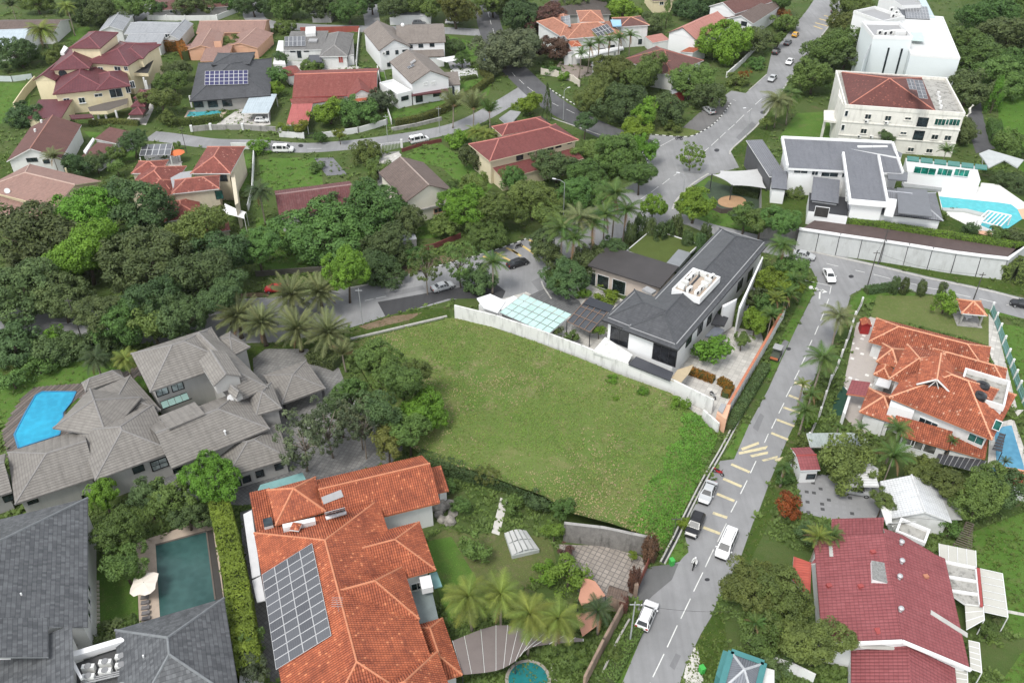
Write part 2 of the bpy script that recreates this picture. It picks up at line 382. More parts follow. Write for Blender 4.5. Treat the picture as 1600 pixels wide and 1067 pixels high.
class Roof:
    """faces: list of world polygons, first edge = eave"""
    def __init__(s,parent,faces,ridges,rm,cap=None,fascia=None,thick=.22,skin=None,name='roof',capw=.3):
        s.faces = faces; fascia = fascia or WHITE; V = []; F = []; M = []; U = []
        up = .0
        for P in faces:
            b = len(V); V += P; F.append(tuple(range(b,b + len(P)))); M.append(0); U.append(face_uv(P)[0])
        dn = Vector((0,0,-thick))
        # fascia along every edge used by one face only
        key = lambda q: (round(q.x,2),round(q.y,2),round(q.z,2)); cnt = {}
        for P in faces:
            for i in range(len(P)): k = frozenset((key(P[i]),key(P[(i + 1) % len(P)]))); cnt[k] = cnt.get(k,0) + 1
        for P in faces:
            for i in range(len(P)):
                a,c = P[i],P[(i + 1) % len(P)]
                if cnt[frozenset((key(a),key(c)))] == 1:
                    b = len(V); V += [a,c,c + dn,a + dn]; F.append((b,b + 3,b + 2,b + 1)); M.append(1); U.append([(0,0)] * 4)
            b = len(V); V += [q + dn for q in P][::-1]; F.append(tuple(range(b,b + len(P)))); M.append(2); U.append([(0,0)] * len(P))
        s.o = mk(name,parent,V,F,[rm,fascia,SOFFIT],M,U)
        if skin:
            og = org(s.o); 
            for P in faces:
                me = tile_skin([q - og for q in P],*skin)
                me.materials.append(rm); t = link('roof_tiles',me,s.o); t['kind'] = 'stuff'
        if cap and ridges:
            mb = MB()
            for a,b in ridges: cap_line(mb,a,b,capw)
            mb.world('ridge_cap',s.o,cap)
    def at(s,px,py,off=0.0):
        """where the view ray through a survey point meets the roof"""
        best = None
        for P in s.faces:
            n = face_uv(P)[3]
            if n.z < 0: n = -n
            q = onplane(px,py,P[0],n); ok = True; sg = None
            for i in range(len(P)):
                a,b = P[i],P[(i + 1) % len(P)]; c = (b - a).cross(q - a).dot(n)
                if abs(c) < 1e-6: continue
                if sg is None: sg = c > 0
                elif (c > 0) != sg: ok = False
            if ok and (best is None or (q - CAMP).length < best[2]): best = (q + n * off,n,(q - CAMP).length)
        if best is None:
            P = s.faces[0]; n = face_uv(P)[3]; n = n if n.z > 0 else -n
            return onplane(px,py,P[0],n) + n * off,n
        return best[0],best[1]
class Rect:
    """rectangle in plan from three survey points at height z: A to B one side, C fixes the depth"""
    def __init__(s,A,B,C,z):
        a,b,c = W(*A,z),W(*B,z),W(*C,z); s.u = (b - a).normalized(); s.w = Vector((-s.u.y,s.u.x,0)); s.L = (b - a).length
        s.D = (c - b).dot(s.w)
        if s.D < 0: s.w = -s.w; s.D = -s.D
        s.a = a; s.z = z
    def p(s,x,y,z): q = s.a + s.u * x + s.w * y; return Vector((q.x,q.y,z))
    def inset(s,o):
        r = Rect.__new__(Rect); r.__dict__.update(s.__dict__); r.a = s.a + s.u * o + s.w * o; r.L = s.L - 2 * o; r.D = s.D - 2 * o; return r
    def corners(s,z): return [s.p(0,0,z),s.p(s.L,0,z),s.p(s.L,s.D,z),s.p(0,s.D,z)]
def roof_faces(r,ze,rise,kind='hip',axis=None,ends=(1,1),hipf=1.0):
    axis = axis or ('u' if r.L >= r.D else 'w')
    if axis == 'w': f = lambda x,y,z: r.p(y,x,z); L,D = r.D,r.L
    else: f = lambda x,y,z: r.p(x,y,z); L,D = r.L,r.D
    zr = ze + rise
    if kind == 'pyr':
        c = f(L / 2,D / 2,zr); k = [f(0,0,ze),f(L,0,ze),f(L,D,ze),f(0,D,ze)]
        return [[k[i],k[(i + 1) % 4],c] for i in range(4)],[(q,c) for q in k]
    if kind == 'shed':
        k = [f(0,0,ze),f(L,0,ze),f(L,D,zr),f(0,D,zr)]; return [k],[]
    i0 = min(D / 2 * hipf,L / 2 - .02) * ends[0]; i1 = min(D / 2 * hipf,L / 2 - .02) * ends[1]
    a,b,c,d = f(0,0,ze),f(L,0,ze),f(L,D,ze),f(0,D,ze); e,g = f(i0,D / 2,zr),f(L - i1,D / 2,zr)
    Fc = [[a,b,g,e],[c,d,e,g]]; Rg = [(e,g)]
    if ends[0]: Fc.append([d,a,e]); Rg += [(a,e),(d,e)]
    if ends[1]: Fc.append([b,c,g]); Rg += [(b,g),(c,g)]
    # keep the outside up
    for P in Fc:
        if face_uv(P)[3].z < 0: P[:] = [P[1],P[0]] + P[2:][::-1]
    return Fc,Rg
class Block:
    """a storey or wing: walls under a roof whose eave corners are surveyed at height ze"""
    def __init__(s,parent,A,B,C,ze,z0=0.0,rise=2.0,kind='hip',axis=None,ends=(1,1),oh=.6,wall=None,rm=None,cap=None,
                 fascia=None,skin=None,walls=True,thick=.22,wname='wall',hipf=1.0,t=None,capw=.3):
        if t: A,B,C = t(*A),t(*B),t(*C)
        s.parent = parent; s.r = Rect(A,B,C,ze); s.z0,s.ze,s.rise = z0,ze,rise; r = s.r; wall = wall or WHITE
        s.i = r.inset(oh); i = s.i; s.wall = wall
        if kind == 'gable': ends = (0,0)
        if kind == 'flat':
            s.roof = None; V = i.corners(z0) + i.corners(ze); fm = [1,0,0,0,0]
            s.o = MB().prism(i.corners(0),z0,ze,0,1).world(wname,parent,[wall,rm or CONC_ROOF]); s.faces_done = True
            return
        fc,rg = roof_faces(r,ze,rise,kind,axis,ends,hipf)
        s.roof = Roof(parent,fc,rg,rm,cap,fascia or wall,thick,skin,capw=capw); s.o = None
        if not walls: return
        mb = MB().prism(i.corners(0),z0,ze - thick * .6,0)
        ax = axis or ('u' if r.L >= r.D else 'w')
        if kind in ('hip','gable'):
            for k in (0,1):
                if kind == 'gable' or not ends[k]:
                    # gable triangle, a thin prism under the roof
                    if ax == 'u': x = (oh,r.L - oh)[k]; f = lambda y,z: r.p(x,y,z); D = r.D
                    else: x = (oh,r.D - oh)[k]; f = lambda y,z: r.p(y,x,z); D = r.L
                    sl = rise / (D / 2); zt = lambda y: ze + min(y,D - y) * sl - .12
                    P = [f(oh,ze - thick),f(D - oh,ze - thick),f(D - oh,zt(D - oh)),f(D / 2,zt(D / 2)),f(oh,zt(oh))]
                    dn = (f(0,0) - r.p(r.L / 2,r.D / 2,0)); nrm = (r.u if ax == 'u' else r.w) * (-.2 if k else .2)
                    Q = [q + nrm for q in P]; mb.add(P + Q,[(0,1,2,3,4),(9,8,7,6,5)] + [(j,5 + j,5 + (j + 1) % 5,(j + 1) % 5) for j in range(5)])
        elif kind == 'shed':
            V = i.corners(ze - thick); sl = rise / r.D if ax == 'u' else rise / r.L
            mb2 = []
            for q in V:
                d = (q - r.a).dot(r.w if ax == 'u' else r.u); mb2.append(Vector((q.x,q.y,ze - thick + d * sl)))
            mb.add(V + mb2,[(j,(j + 1) % 4,4 + (j + 1) % 4,4 + j) for j in range(4)])
        s.o = mb.world(wname,parent,wall)
    def side(s,px,py,want=None):
        i = s.i; best = None
        for k,(x,n,ext,o) in enumerate(((i.u,-i.w,i.L,i.p(0,0,0)),(i.w,i.u,i.D,i.p(i.L,0,0)),(-i.u,i.w,i.L,i.p(i.L,i.D,0)),(-i.w,-i.u,i.D,i.p(0,i.D,0)))):
            if want is not None and k != want: continue
            if want is None and n.dot(Vector((o.x,o.y,0))) > 0: continue
            q = onplane(px,py,o,n); t = (q - o).dot(x); d = (q - CAMP).length
            ok = 0 if (-.3 < t < ext + .3 and s.z0 - .3 < q.z < s.ze + s.rise + .3) else 1
            if best is None or (ok,d) < best[0]: best = ((ok,d),q,n)
        return best[1],best[2]
    def win(s,x,y,w=1.2,h=1.2,nx=2,ny=1,t=None,gm=None,fm=None,name='window',want=None,sill=None,ft=.09):
        if t: x,y = t(x,y)
        q,n = s.side(x,y,want); return put_window(s.parent,q + n * .005,n,w,h,nx,ny,gm,fm,ft,name,sill)
    def ac(s,x,y,t=None,want=None):
        if t: x,y = t(x,y)
        q,n = s.side(x,y,want); return ac_unit(s.parent,q + n * .25 - Vector((0,0,.3)),math.atan2(n.y,n.x) + math.pi / 2)
def slab(parent,name,pts,z1,th,mats,t=None,mt=None):
    """flat plate or solid from surveyed outline at its top"""
    if isinstance(pts,str): pts = poly_px(pts,t)
    P = [W(*p,z1) for p in pts]
    return MB().prism(P,z1 - th,z1,0,mt,True).world(name,parent,mats)
def rbox(parent,name,A,B,C,z1,th,mats,t=None,mt=None,ins=0.0):
    if t: A,B,C = t(*A),t(*B),t(*C)
    r = Rect(A,B,C,z1).inset(ins); return MB().prism(r.corners(0),z1 - th,z1,0,mt,True).world(name,parent,mats),r
def parapet(parent,r,z0,z1,th=.2,m=None,name='parapet'):
    mb = MB(); c = r.corners(0); 
    for a,b,s in ((c[0],c[1],1),(c[1],c[2],0),(c[2],c[3],1),(c[3],c[0],0)):
        d = (b - a).normalized(); e = d * (th / 2 if s else -th / 2)
        mb.bar((a - e) + Vector((0,0,(z0 + z1) / 2)),(b + e) + Vector((0,0,(z0 + z1) / 2)),th,z1 - z0)
    return mb.world(name,parent,m or WHITE)
_pm = {}
def solar(parent,at,c00,c10,c01,nu,nv,t=None,gap=.03,name='solar_panel',mat=None,skip=(),h=.12,fw=.035):
    """array on a roof: three surveyed corners on that roof; every panel its own part"""
    if t: c00,c10,c01 = t(*c00),t(*c10),t(*c01)
    a,n = at(*c00); b,_ = at(*c10); c,_ = at(*c01)
    U = (b - a) / nu; Vv = (c - a) / nv; n = U.cross(Vv).normalized(); n = n if n.z > 0 else -n
    mat = mat or solar_mat(); fr = plain('panel_frame',(.5,.5,.5),.4,.05,2)
    o = org(parent); u0,v0 = U.normalized() * gap / 2,Vv.normalized() * gap / 2
    V = [u0 + v0,U - u0 + v0,U - u0 + Vv - v0,Vv + u0 - v0]; th = n * .04
    i0,j0 = U.normalized() * fw,Vv.normalized() * fw
    In = [V[0] + i0 + j0,V[1] - i0 + j0,V[2] - i0 - j0,V[3] + i0 - j0]
    me = mesh(name,[q for q in V] + [q + th for q in V] + [q + th * 1.02 for q in In],
              [(0,1,5,4),(1,2,6,5),(2,3,7,6),(3,0,4,7),(4,5,9,8),(5,6,10,9),(6,7,11,10),(7,4,8,11),(8,9,10,11)],
              [fr,mat],[0] * 8 + [1],[[(0,0)] * 4] * 8 + [[(0,0),(1,0),(1,1),(0,1)]])
    for i in range(nu):
        for j in range(nv):
            if (i,j) in skip: continue
            link(name,me,parent,a + U * i + Vv * j + n * h - o)
    # rails under the array
    mb = MB()
    for j in range(nv):
        for k in (.25,.75):
            p = a + Vv * (j + k) + n * (h * .5); mb.bar(p,p + U * nu,.05,h * .9)
    mb.world('mounting_rail',parent,ALU)
def solar_mat():
    if 'solar' in MATS: return MATS['solar']
    m = bpy.data.materials.new('solar_cells'); N,L,B = nt(m); u = N.new('ShaderNodeUVMap'); u.uv_map = 'UVMap'
    sp = N.new('ShaderNodeSeparateXYZ'); L.new(u.outputs[0],sp.inputs[0])
    l = _math(N,L,'MAXIMUM',_math(N,L,'LESS_THAN',_math(N,L,'FRACT',_math(N,L,'MULTIPLY',sp.outputs[0],6)),.08),_math(N,L,'LESS_THAN',_math(N,L,'FRACT',_math(N,L,'MULTIPLY',sp.outputs[1],10)),.08))
    oi = N.new('ShaderNodeObjectInfo'); c0 = _mix(N,L,oi.outputs['Random'],(.05,.052,.058),(.085,.088,.095))
    L.new(_mix(N,L,l,c0,(.12,.122,.13)),B.inputs['Base Color']); B.inputs['Roughness'].default_value = .22
    MATS['solar'] = m; return m
def patch(name,pts,z,m,t=None,kind='structure',label=None,cat=None,group=None):
    """a sheet of ground from surveyed outline"""
    if isinstance(pts,str): pts = poly_px(pts,t)
    P = [W(*p,z) for p in pts]; bm = bmesh.new(); f = bm.faces.new([bm.verts.new(p) for p in P]); bmesh.ops.triangulate(bm,faces=[f])
    bmesh.ops.recalc_face_normals(bm,faces=bm.faces[:])
    for f in bm.faces:
        if f.normal.z < 0: f.normal_flip()
    me = bpy.data.meshes.new(name); bm.to_mesh(me); bm.free(); me.materials.append(m)
    return tag(link(name,me),label,cat,group,kind)
def smooth_line(P,n=6):
    """Catmull-Rom through world points"""
    out = []
    for i in range(len(P) - 1):
        a,b,c,d = P[max(i - 1,0)],P[i],P[i + 1],P[min(i + 2,len(P) - 1)]
        for k in range(n):
            t = k / n; out.append(.5 * ((2 * b) + (c - a) * t + (2 * a - 5 * b + 4 * c - d) * t * t + (3 * b - a - 3 * c + d) * t ** 3))
    out.append(P[-1]); return out
def resample(P,step):
    out = [P[0]]; acc = 0.0
    for i in range(1,len(P)):
        a,b = P[i - 1],P[i]; L = (b - a).length; pos = step - acc
        while pos <= L + 1e-9: out.append(a + (b - a) * (pos / L)); pos += step
        acc = (acc + L) % step if L else acc
    return out
def strip(P,wl,wr,z):
    """ribbon along a line: wl to its left, wr to its right"""
    V = []; n = len(P)
    for i in range(n):
        d = (P[min(i + 1,n - 1)] - P[max(i - 1,0)]); d.z = 0; d.normalize(); l = Vector((-d.y,d.x,0))
        a = P[i] + l * wl; b = P[i] - l * wr; V += [Vector((a.x,a.y,z)),Vector((b.x,b.y,z))]
    return V,[(2 * i,2 * i + 1,2 * i + 3,2 * i + 2) for i in range(n - 1)]
def wall_line(name,label,cat,pts,h,th,m,t=None,z0=0.0,cap=None,posts=None,pm=None,group=None,top=False,ph=.15,pw=.35,step=None):
    """boundary wall along surveyed points (at its foot, or at its top when top=True)"""
    if isinstance(pts,str): pts = poly_px(pts,t)
    P = [W(*p,z0 + (h if top else 0)) for p in pts]; P = [Vector((p.x,p.y,z0)) for p in P]
    r = root(name,label,cat,P[0],group); mb = MB(); up = Vector((0,0,h / 2))
    for i in range(len(P) - 1):
        d = (P[i + 1] - P[i]).normalized() * (th / 2 if i < len(P) - 2 else 0)
        mb.bar(P[i] + up,P[i + 1] + d + up,th,h)
    mb.world('wall_body',r,m)
    if cap:
        mb = MB()
        for i in range(len(P) - 1): mb.bar(P[i] + Vector((0,0,h + .03 + .004 * i)),P[i + 1] + Vector((0,0,h + .03 + .004 * i)),th + .14,.09)
        mb.world('wall_coping',r,cap)
    if posts:
        me = MB().box((0,0,(h + ph) / 2),(pw,pw,h + ph)).local('wall_post',pm or m)
        for i in range(len(P) - 1):
            n = max(1,int((P[i + 1] - P[i]).length / posts)); d = P[i + 1] - P[i]
            for k in range(n + (i == len(P) - 2)): link('wall_post',me,r,P[i] + d * (k / n) - P[0],math.atan2(d.y,d.x))
    return r

# ---------------------------------------------------------------- ground, roads, kerbs, markings
from mathutils.geometry import delaunay_2d_cdt
GRASS = ground_mat('rough_grass',[(.045,.085,.014),(.07,.115,.02),(.11,.12,.04),(.16,.13,.07)])
LAWN = ground_mat('mown_lawn',[(.08,.165,.026),(.1,.19,.034),(.14,.19,.05),(.16,.16,.07)],s1=.16,s2=.7,bump=.4)
LAWN_PALE = ground_mat('pale_lawn',[(.12,.16,.045),(.15,.18,.06),(.2,.19,.09)],bump=.2)
EARTH = ground_mat('shaded_earth',[(.07,.115,.028),(.1,.13,.042),(.065,.125,.026),(.15,.125,.07)])  # mixed green and brown ground tones by patch
SOIL = ground_mat('bare_soil',[(.2,.14,.09),(.26,.19,.13),(.12,.12,.06)],s1=.4)
FIELD = ground_mat('field_grass',[(.115,.185,.04),(.165,.215,.06),(.22,.215,.09),(.34,.27,.165)],s1=.05,s2=.4,bump=.6)
def asphalt(name,col,streak=.2):
    m = bpy.data.materials.new(name); N,L,B = nt(m); p = _pos(N)
    a = _noise(N,L,p,.09,5,.6); b = _noise(N,L,p,.8,5,.7); g = _noise(N,L,p,14,2)
    c = _mix(N,L,_ramp(N,L,a,.35,.65),shade(col,.8),shade(col,1.15))
    c = _mix(N,L,_math(N,L,'MULTIPLY',_ramp(N,L,b,.5,.75),streak),c,shade(col,.55))
    c = _mix(N,L,_math(N,L,'MULTIPLY',g,.3),c,shade(col,.6))
    st = N.new('ShaderNodeMapping'); st.inputs['Rotation'].default_value = (0,0,-.42); st.inputs['Scale'].default_value = (1.1,.07,1); L.new(p,st.inputs[0])
    c = _mix(N,L,_math(N,L,'MULTIPLY',_ramp(N,L,_noise(N,L,st.outputs[0],1.0,4,.6),.45,.7),.35),c,shade(col,.6))     # wear streaks along the lanes
    L.new(c,B.inputs['Base Color']); B.inputs['Roughness'].default_value = .9; B.inputs['Specular IOR Level'].default_value = .2
    _bump(N,L,B,g,.25,.02); MATS[name] = m; return m
ROAD = asphalt('worn_asphalt',(.26,.26,.26)); ROAD_DARK = asphalt('dark_asphalt',(.105,.105,.108)); ROAD_FIX = asphalt('asphalt_repair',(.2,.2,.202)); ROAD_NEW = asphalt('fresh_asphalt_patch',(.06,.06,.062),.1)
PAINT = plain('road_paint_white',(.62,.62,.59),.7,.15,2,dirt=(.25,.25,.24),dirt_amt=.5)
PAINT_Y = plain('road_paint_yellow',(.62,.46,.17),.7,.15,2,dirt=(.25,.22,.15),dirt_amt=.6)
PAINT_PY = plain('road_paint_faded_yellow',(.54,.47,.29),.7,.15,2,dirt=(.24,.23,.2),dirt_amt=.85)
KERB_W = plain('kerb_white',(.6,.6,.57),.8,.12,2,dirt=(.2,.2,.18),dirt_amt=.5)
KERB_B = plain('kerb_black',(.035,.035,.035),.8,.3,2)
KERB_C = plain('kerb_concrete',(.4,.39,.36),.9,.15,2,dirt=(.15,.14,.12),dirt_amt=.5)
tag(link('ground',mesh('ground',[(-700,-100,0),(700,-100,0),(700,1300,0),(-700,1300,0)],[(0,1,2,3)],EARTH)),kind='structure')
def road_line(name,pts,wl,wr,z,m,t=None):
    P = smooth_line([W(*p,0) for p in (poly_px(pts,t) if isinstance(pts,str) else pts)],6)
    V,F = strip(P,wl,wr,z); return tag(link(name,mesh(name,V,F,m)),kind='structure'),P
# cross street between the palm garden and the terrace wall, and the side street running down the picture
patch('road','1600,498 1550,485 1495,467 1425,455 1387,451 1352,449 1330,460 1320,492 1298,540 1282,569 1266,606 1250,644 1231,684 1202,754 1185,800 1177,815 1155,877 1120,940 1112,962 1095,990 1071,1040 1055,1090 950,1120 972,1067 1004,990 996,950 1018,905 1036,884 1062,877 1075,860 1070,835 1080,800 1125,720 1147,717 1170,664 1200,609 1222,560 1243,515 1270,462 1278,440 1268,420 1240,405 1180,392 1120,372 1075,352 1040,345 1048,322 1075,338 1120,352 1180,366 1262,388 1300,397 1375,414 1450,432 1550,453 1600,466 1720,495 1720,530',.028,ROAD)
# main road, with its forecourt bay
patch('road','-120,478 0,478 130,477 300,472 420,466 500,457 570,445 630,432 680,417 737,402 800,382 855,360 905,335 950,310 975,292 1003,273 1012,258 1008,245 996,236 942,212 1000,205 1012,210 1075,214 1095,207 1120,190 1142,164 1128,152 1143,142 1165,146 1198,117 1205,85 1232,52 1262,15 1285,-20 1310,-60 1400,-60 1345,-20 1312,20 1262,85 1218,148 1187,192 1150,228 1142,237 1155,262 1107,275 1070,300 1052,322 1042,348 990,366 920,388 880,408 850,425 845,438 862,470 790,482 770,455 700,470 675,477 640,485 605,493 570,505 520,520 430,535 300,538 120,535 0,530 -120,530',.02,ROAD)
road_line('road','748,-60 757,0 768,50 790,92 822,127 860,160 905,187 960,212 1015,230',3.9,3.9,.024,ROAD_DARK)
road_line('road','235,212 270,216 330,224 400,226 470,231 530,228 600,220 690,205 740,188 790,160 830,135',2.7,2.9,.016,ROAD)
road_line('road','415,-70 402,0 396,25 420,38 500,44 600,46 690,48 760,52',3.4,3.4,.014,ROAD)
road_line('road','572,-60 577,0 583,44',2.6,2.6,.012,ROAD)
road_line('road','150,70 215,30 240,0 250,-40',2.2,2.2,.012,ROAD)
patch('road_patch','590,472 700,452 770,440 790,455 785,466 700,467 640,485 602,494',.024,ROAD_NEW)
patch('driveway','1142,162 1120,190 1098,205 1075,213 1066,200 1098,172 1120,152',.026,asphalt('old_driveway',(.16,.155,.15)))
# --- painted marks: every dash, bar and arrow its own sheet of paint under the marking set
def marking(name,items,z,m,label=None):
    o = root(name,None,None,Vector((0,0,0))); o['kind'] = 'structure'
    for nm,P in items:
        P = [Vector((p[0],p[1],z)) for p in P]; mk(nm,o,P,[tuple(range(len(P)))],m)
    for c in o.children:
        me = c.data
        if me.polygons[0].normal.z < 0: me.flip_normals()
    return o
def dashes(pairs,w=.13):
    out = []
    for (a,b) in pairs:
        a,b = W(*a),W(*b); d = (b - a).normalized(); n = Vector((-d.y,d.x,0)) * w / 2
        out.append(('dash',[a - n,b - n,b + n,a + n]))
    return out
D = []
for s in ('380,800 360,850|350,885 328,937|315,970 292,1025|275,1058 250,1112',): D += [tuple(poly_px(k,T31)) for k in s.split('|')]
for s in '238,85 210,140|195,178 165,237|147,280 113,345|100,383 67,448|52,480 22,542|2,575 -22,630'.split('|'): D.append(tuple(poly_px(s,T32)))
for s in '1525,745 1490,820|1470,865 1428,950|1405,995 1368,1065'.split('|'): D.append(tuple(poly_px(s,T22)))
for s in '1340,70 1285,185|1260,232 1208,343|1193,376 1135,495|1115,540 1055,665|1033,707 970,843|950,885 880,1030|865,1065 800,1190'.split('|'): D.append(tuple(poly_px(s,T23)))
marking('lane_dashes',dashes(D),.036,PAINT)
D = [tuple(poly_px(s,T31)) for s in '365,580 440,598|545,622 605,636|660,648 765,675|820,688 930,712|975,728 1075,745|1150,765 1265,790|1320,800 1430,825|1490,838 1600,862'.split('|')]
D += [tuple(poly_px(s,T31)) for s in '230,685 395,720|395,720 385,770'.split('|')]
marking('lane_dashes',dashes(D),.037,PAINT)
D = [tuple(poly_px(s,T20)) for s in '1450,720 1400,770|1390,780 1350,815|1335,828 1300,862|1290,870 1245,912|1500,680 1470,705|1560,620 1520,655|1230,925 1205,945|900,930 1020,865|830,900 900,930|800,915 855,942|1380,625 1400,632'.split('|')]
D += [tuple(poly_px(s,T21)) for s in '985,50 940,85|915,100 870,135|845,150 795,185|1030,20 1010,32'.split('|')]
D += [tuple(poly_px(s,T11)) for s in '680,812 735,800|750,797 810,785|1090,740 1170,715'.split('|')] + [((80,504),(120,505)),((265,502),(279,502)),((10,503),(40,503.5)),((170,504),(205,504))]
marking('lane_dashes',dashes(D),.032,PAINT)
D = [tuple(poly_px(s,T20)) for s in '0,455 20,480|45,500 75,528|95,545 135,575|155,588 190,612|250,645 290,665|340,685 390,710|450,740 520,775'.split('|')]
D += [tuple(poly_px(s,T10)) for s in '1435,20 1443,60|1450,80 1458,112|1463,125 1470,155|1480,180 1490,220|1500,250 1512,290|735,905 930,885|320,930 410,930'.split('|')]
marking('lane_dashes',dashes(D),.034,PAINT)
bars = []
for s in '165,255 260,290|130,335 195,360|95,410 200,445|55,487 165,528|20,570 125,612'.split('|'):
    a,b = poly_px(s,T32); bars.append((a,b))
for s in '1370,765 1485,815|1320,855 1435,905|1280,950 1390,995'.split('|'): bars.append(tuple(poly_px(s,T22)))
for s in '1255,5 1345,35|1195,95 1300,135'.split('|'): bars.append(tuple(poly_px(s,T23)))
B_ = [(('yellow_bar'),q[1]) for q in dashes(bars,.5)]
for s in '1430,665 1540,625 1545,640 1440,680|1415,690 1600,650 1585,672 1420,705|1485,708 1600,685 1600,700 1500,722|1560,738 1660,712 1660,728 1570,748|1640,735 1750,700 1770,712 1650,752'.split('|'):
    B_.append(('hump_chevron',[W(*p) for p in poly_px(s,T22)]))
marking('speed_hump_bars',B_,.044,PAINT_PY)
B_ = []
for s in '1420,535 1490,570|1495,510 1590,565|1565,482 1640,520'.split('|'): B_.append(tuple(poly_px(s,T11)))
for s in '0,495 55,535|65,470 140,520|100,430 165,465|180,400 200,410'.split('|'): B_.append(tuple(poly_px(s,T21)))
for s in '285,165 340,185|295,145 380,168|320,120 410,145|350,100 420,115'.split('|'): B_.append(tuple(poly_px(s,T30)))
marking('speed_bars',[('yellow_bar',q[1]) for q in dashes(B_,.55)],.047,PAINT_Y)
ar = [('arrow',[W(*p) for p in poly_px(s,T31)]) for s in ('316,800 326,802 330,752 320,750','320,750 330,752 312,738 300,736','318,756 346,756 346,748 320,745','276,738 308,752 308,730','338,740 340,765 372,758')]
ar += [('arrow',[W(*p) for p in poly_px(s,T20)]) for s in ('875,888 905,898 925,880 895,878','895,905 880,895 870,903','900,888 930,878 920,888')]
marking('turn_arrow',ar,.042,PAINT)
patch('white_disc',' '.join('%f,%f' % (268 + 14 * math.cos(k),728 + 11 * math.sin(k)) for k in [i * .6283 for i in range(10)]),.041,PAINT,T31)
# repairs, stains and manhole covers in the asphalt
for i,s in enumerate(('1118,870 1130,850 1141,856 1128,878','1210,560 1225,530 1233,534 1218,565','1046,1040 1056,1020 1064,1024 1054,1046','1400,430 1440,438 1436,446 1396,437','600,458 660,446 664,452 606,465','1150,215 1175,190 1182,196 1158,222','905,350 930,338 938,346 914,358','1176,668 1188,645 1194,650 1184,674','830,440 850,430 858,446 842,455')): patch('asphalt_repair',s,.0305 if i in (0,1,2,3,7) else .0225,ROAD_FIX)
for x,y in ((1105,905),(1232,545),(1330,432),(1120,235),(905,372),(735,432),(470,228),(1192,176)):
    patch('manhole_cover',' '.join('%f,%f' % (x + 4.2 * math.cos(k * .6283),y + 2.6 * math.sin(k * .6283)) for k in range(10)),.033,DARK)
# --- kerbs
def kerb(pts,bw,t=None,h=.13,w=.28,label=None,z0=0.0,closed=False):
    P = smooth_line([W(*p,z0) for p in (poly_px(pts,t) if isinstance(pts,str) else pts)],5); P = resample(P,.9)
    r = MB()
    for i in range(len(P) - 1):
        a,b = Vector(P[i]),Vector(P[i + 1]); g = (b - a) * .012; u = Vector((0,0,z0 + h / 2 - a.z))
        r.bar(a + g + u,b - g + u,w,h,(i % 2) if bw else 0)
    o = r.world('kerb',None,[KERB_W,KERB_B] if bw else [KERB_C]); o['kind'] = 'structure'; return o
kerb('1198,117 1170,142',0); kerb('1142,162 1120,190 1095,207 1075,214 1045,213 1012,210',1)
kerb('858,139 875,150 895,162 915,174',1); kerb('862,185 905,200 942,213 985,225',0)
kerb('985,232 1006,240 1012,256 1003,273 975,292 955,303',1)
kerb('855,360 800,382 737,402 680,417 630,432',1); kerb('625,433 570,446 500,457 420,466 300,471 130,476 0,477',0)
kerb('1312,20 1262,85 1218,148 1187,192 1160,218 1142,235 1141,243',0,w=.4); kerb('1107,272 1085,286 1070,299 1056,315 1050,330',0,w=.45)
kerb('846,440 850,450 862,468',0); kerb('755,72 768,88 785,108',0)
kerb('548,531 620,514 705,494',0,h=.35,w=.35)
kerb('1262,392 1375,417 1450,435 1550,456 1600,470',0,h=.1,w=.5)
# roadside drain: two concrete lips and a dark trench
for s,w in (('1182,590 1132,690 1100,745 1072,799 1052,840 1028,886',.22),('1188,592 1138,690 1106,746 1078,800 1060,840 1036,886',.22)):
    kerb(s,0,h=.25,w=w)
patch('drain','1184,591 1134,690 1102,745 1074,799 1054,840 1030,886 1034,886 1058,840 1076,800 1104,746 1136,690 1187,592',.012,DARK)
kerb('935,1067 960,1010 985,965',0,h=.2,w=.25)
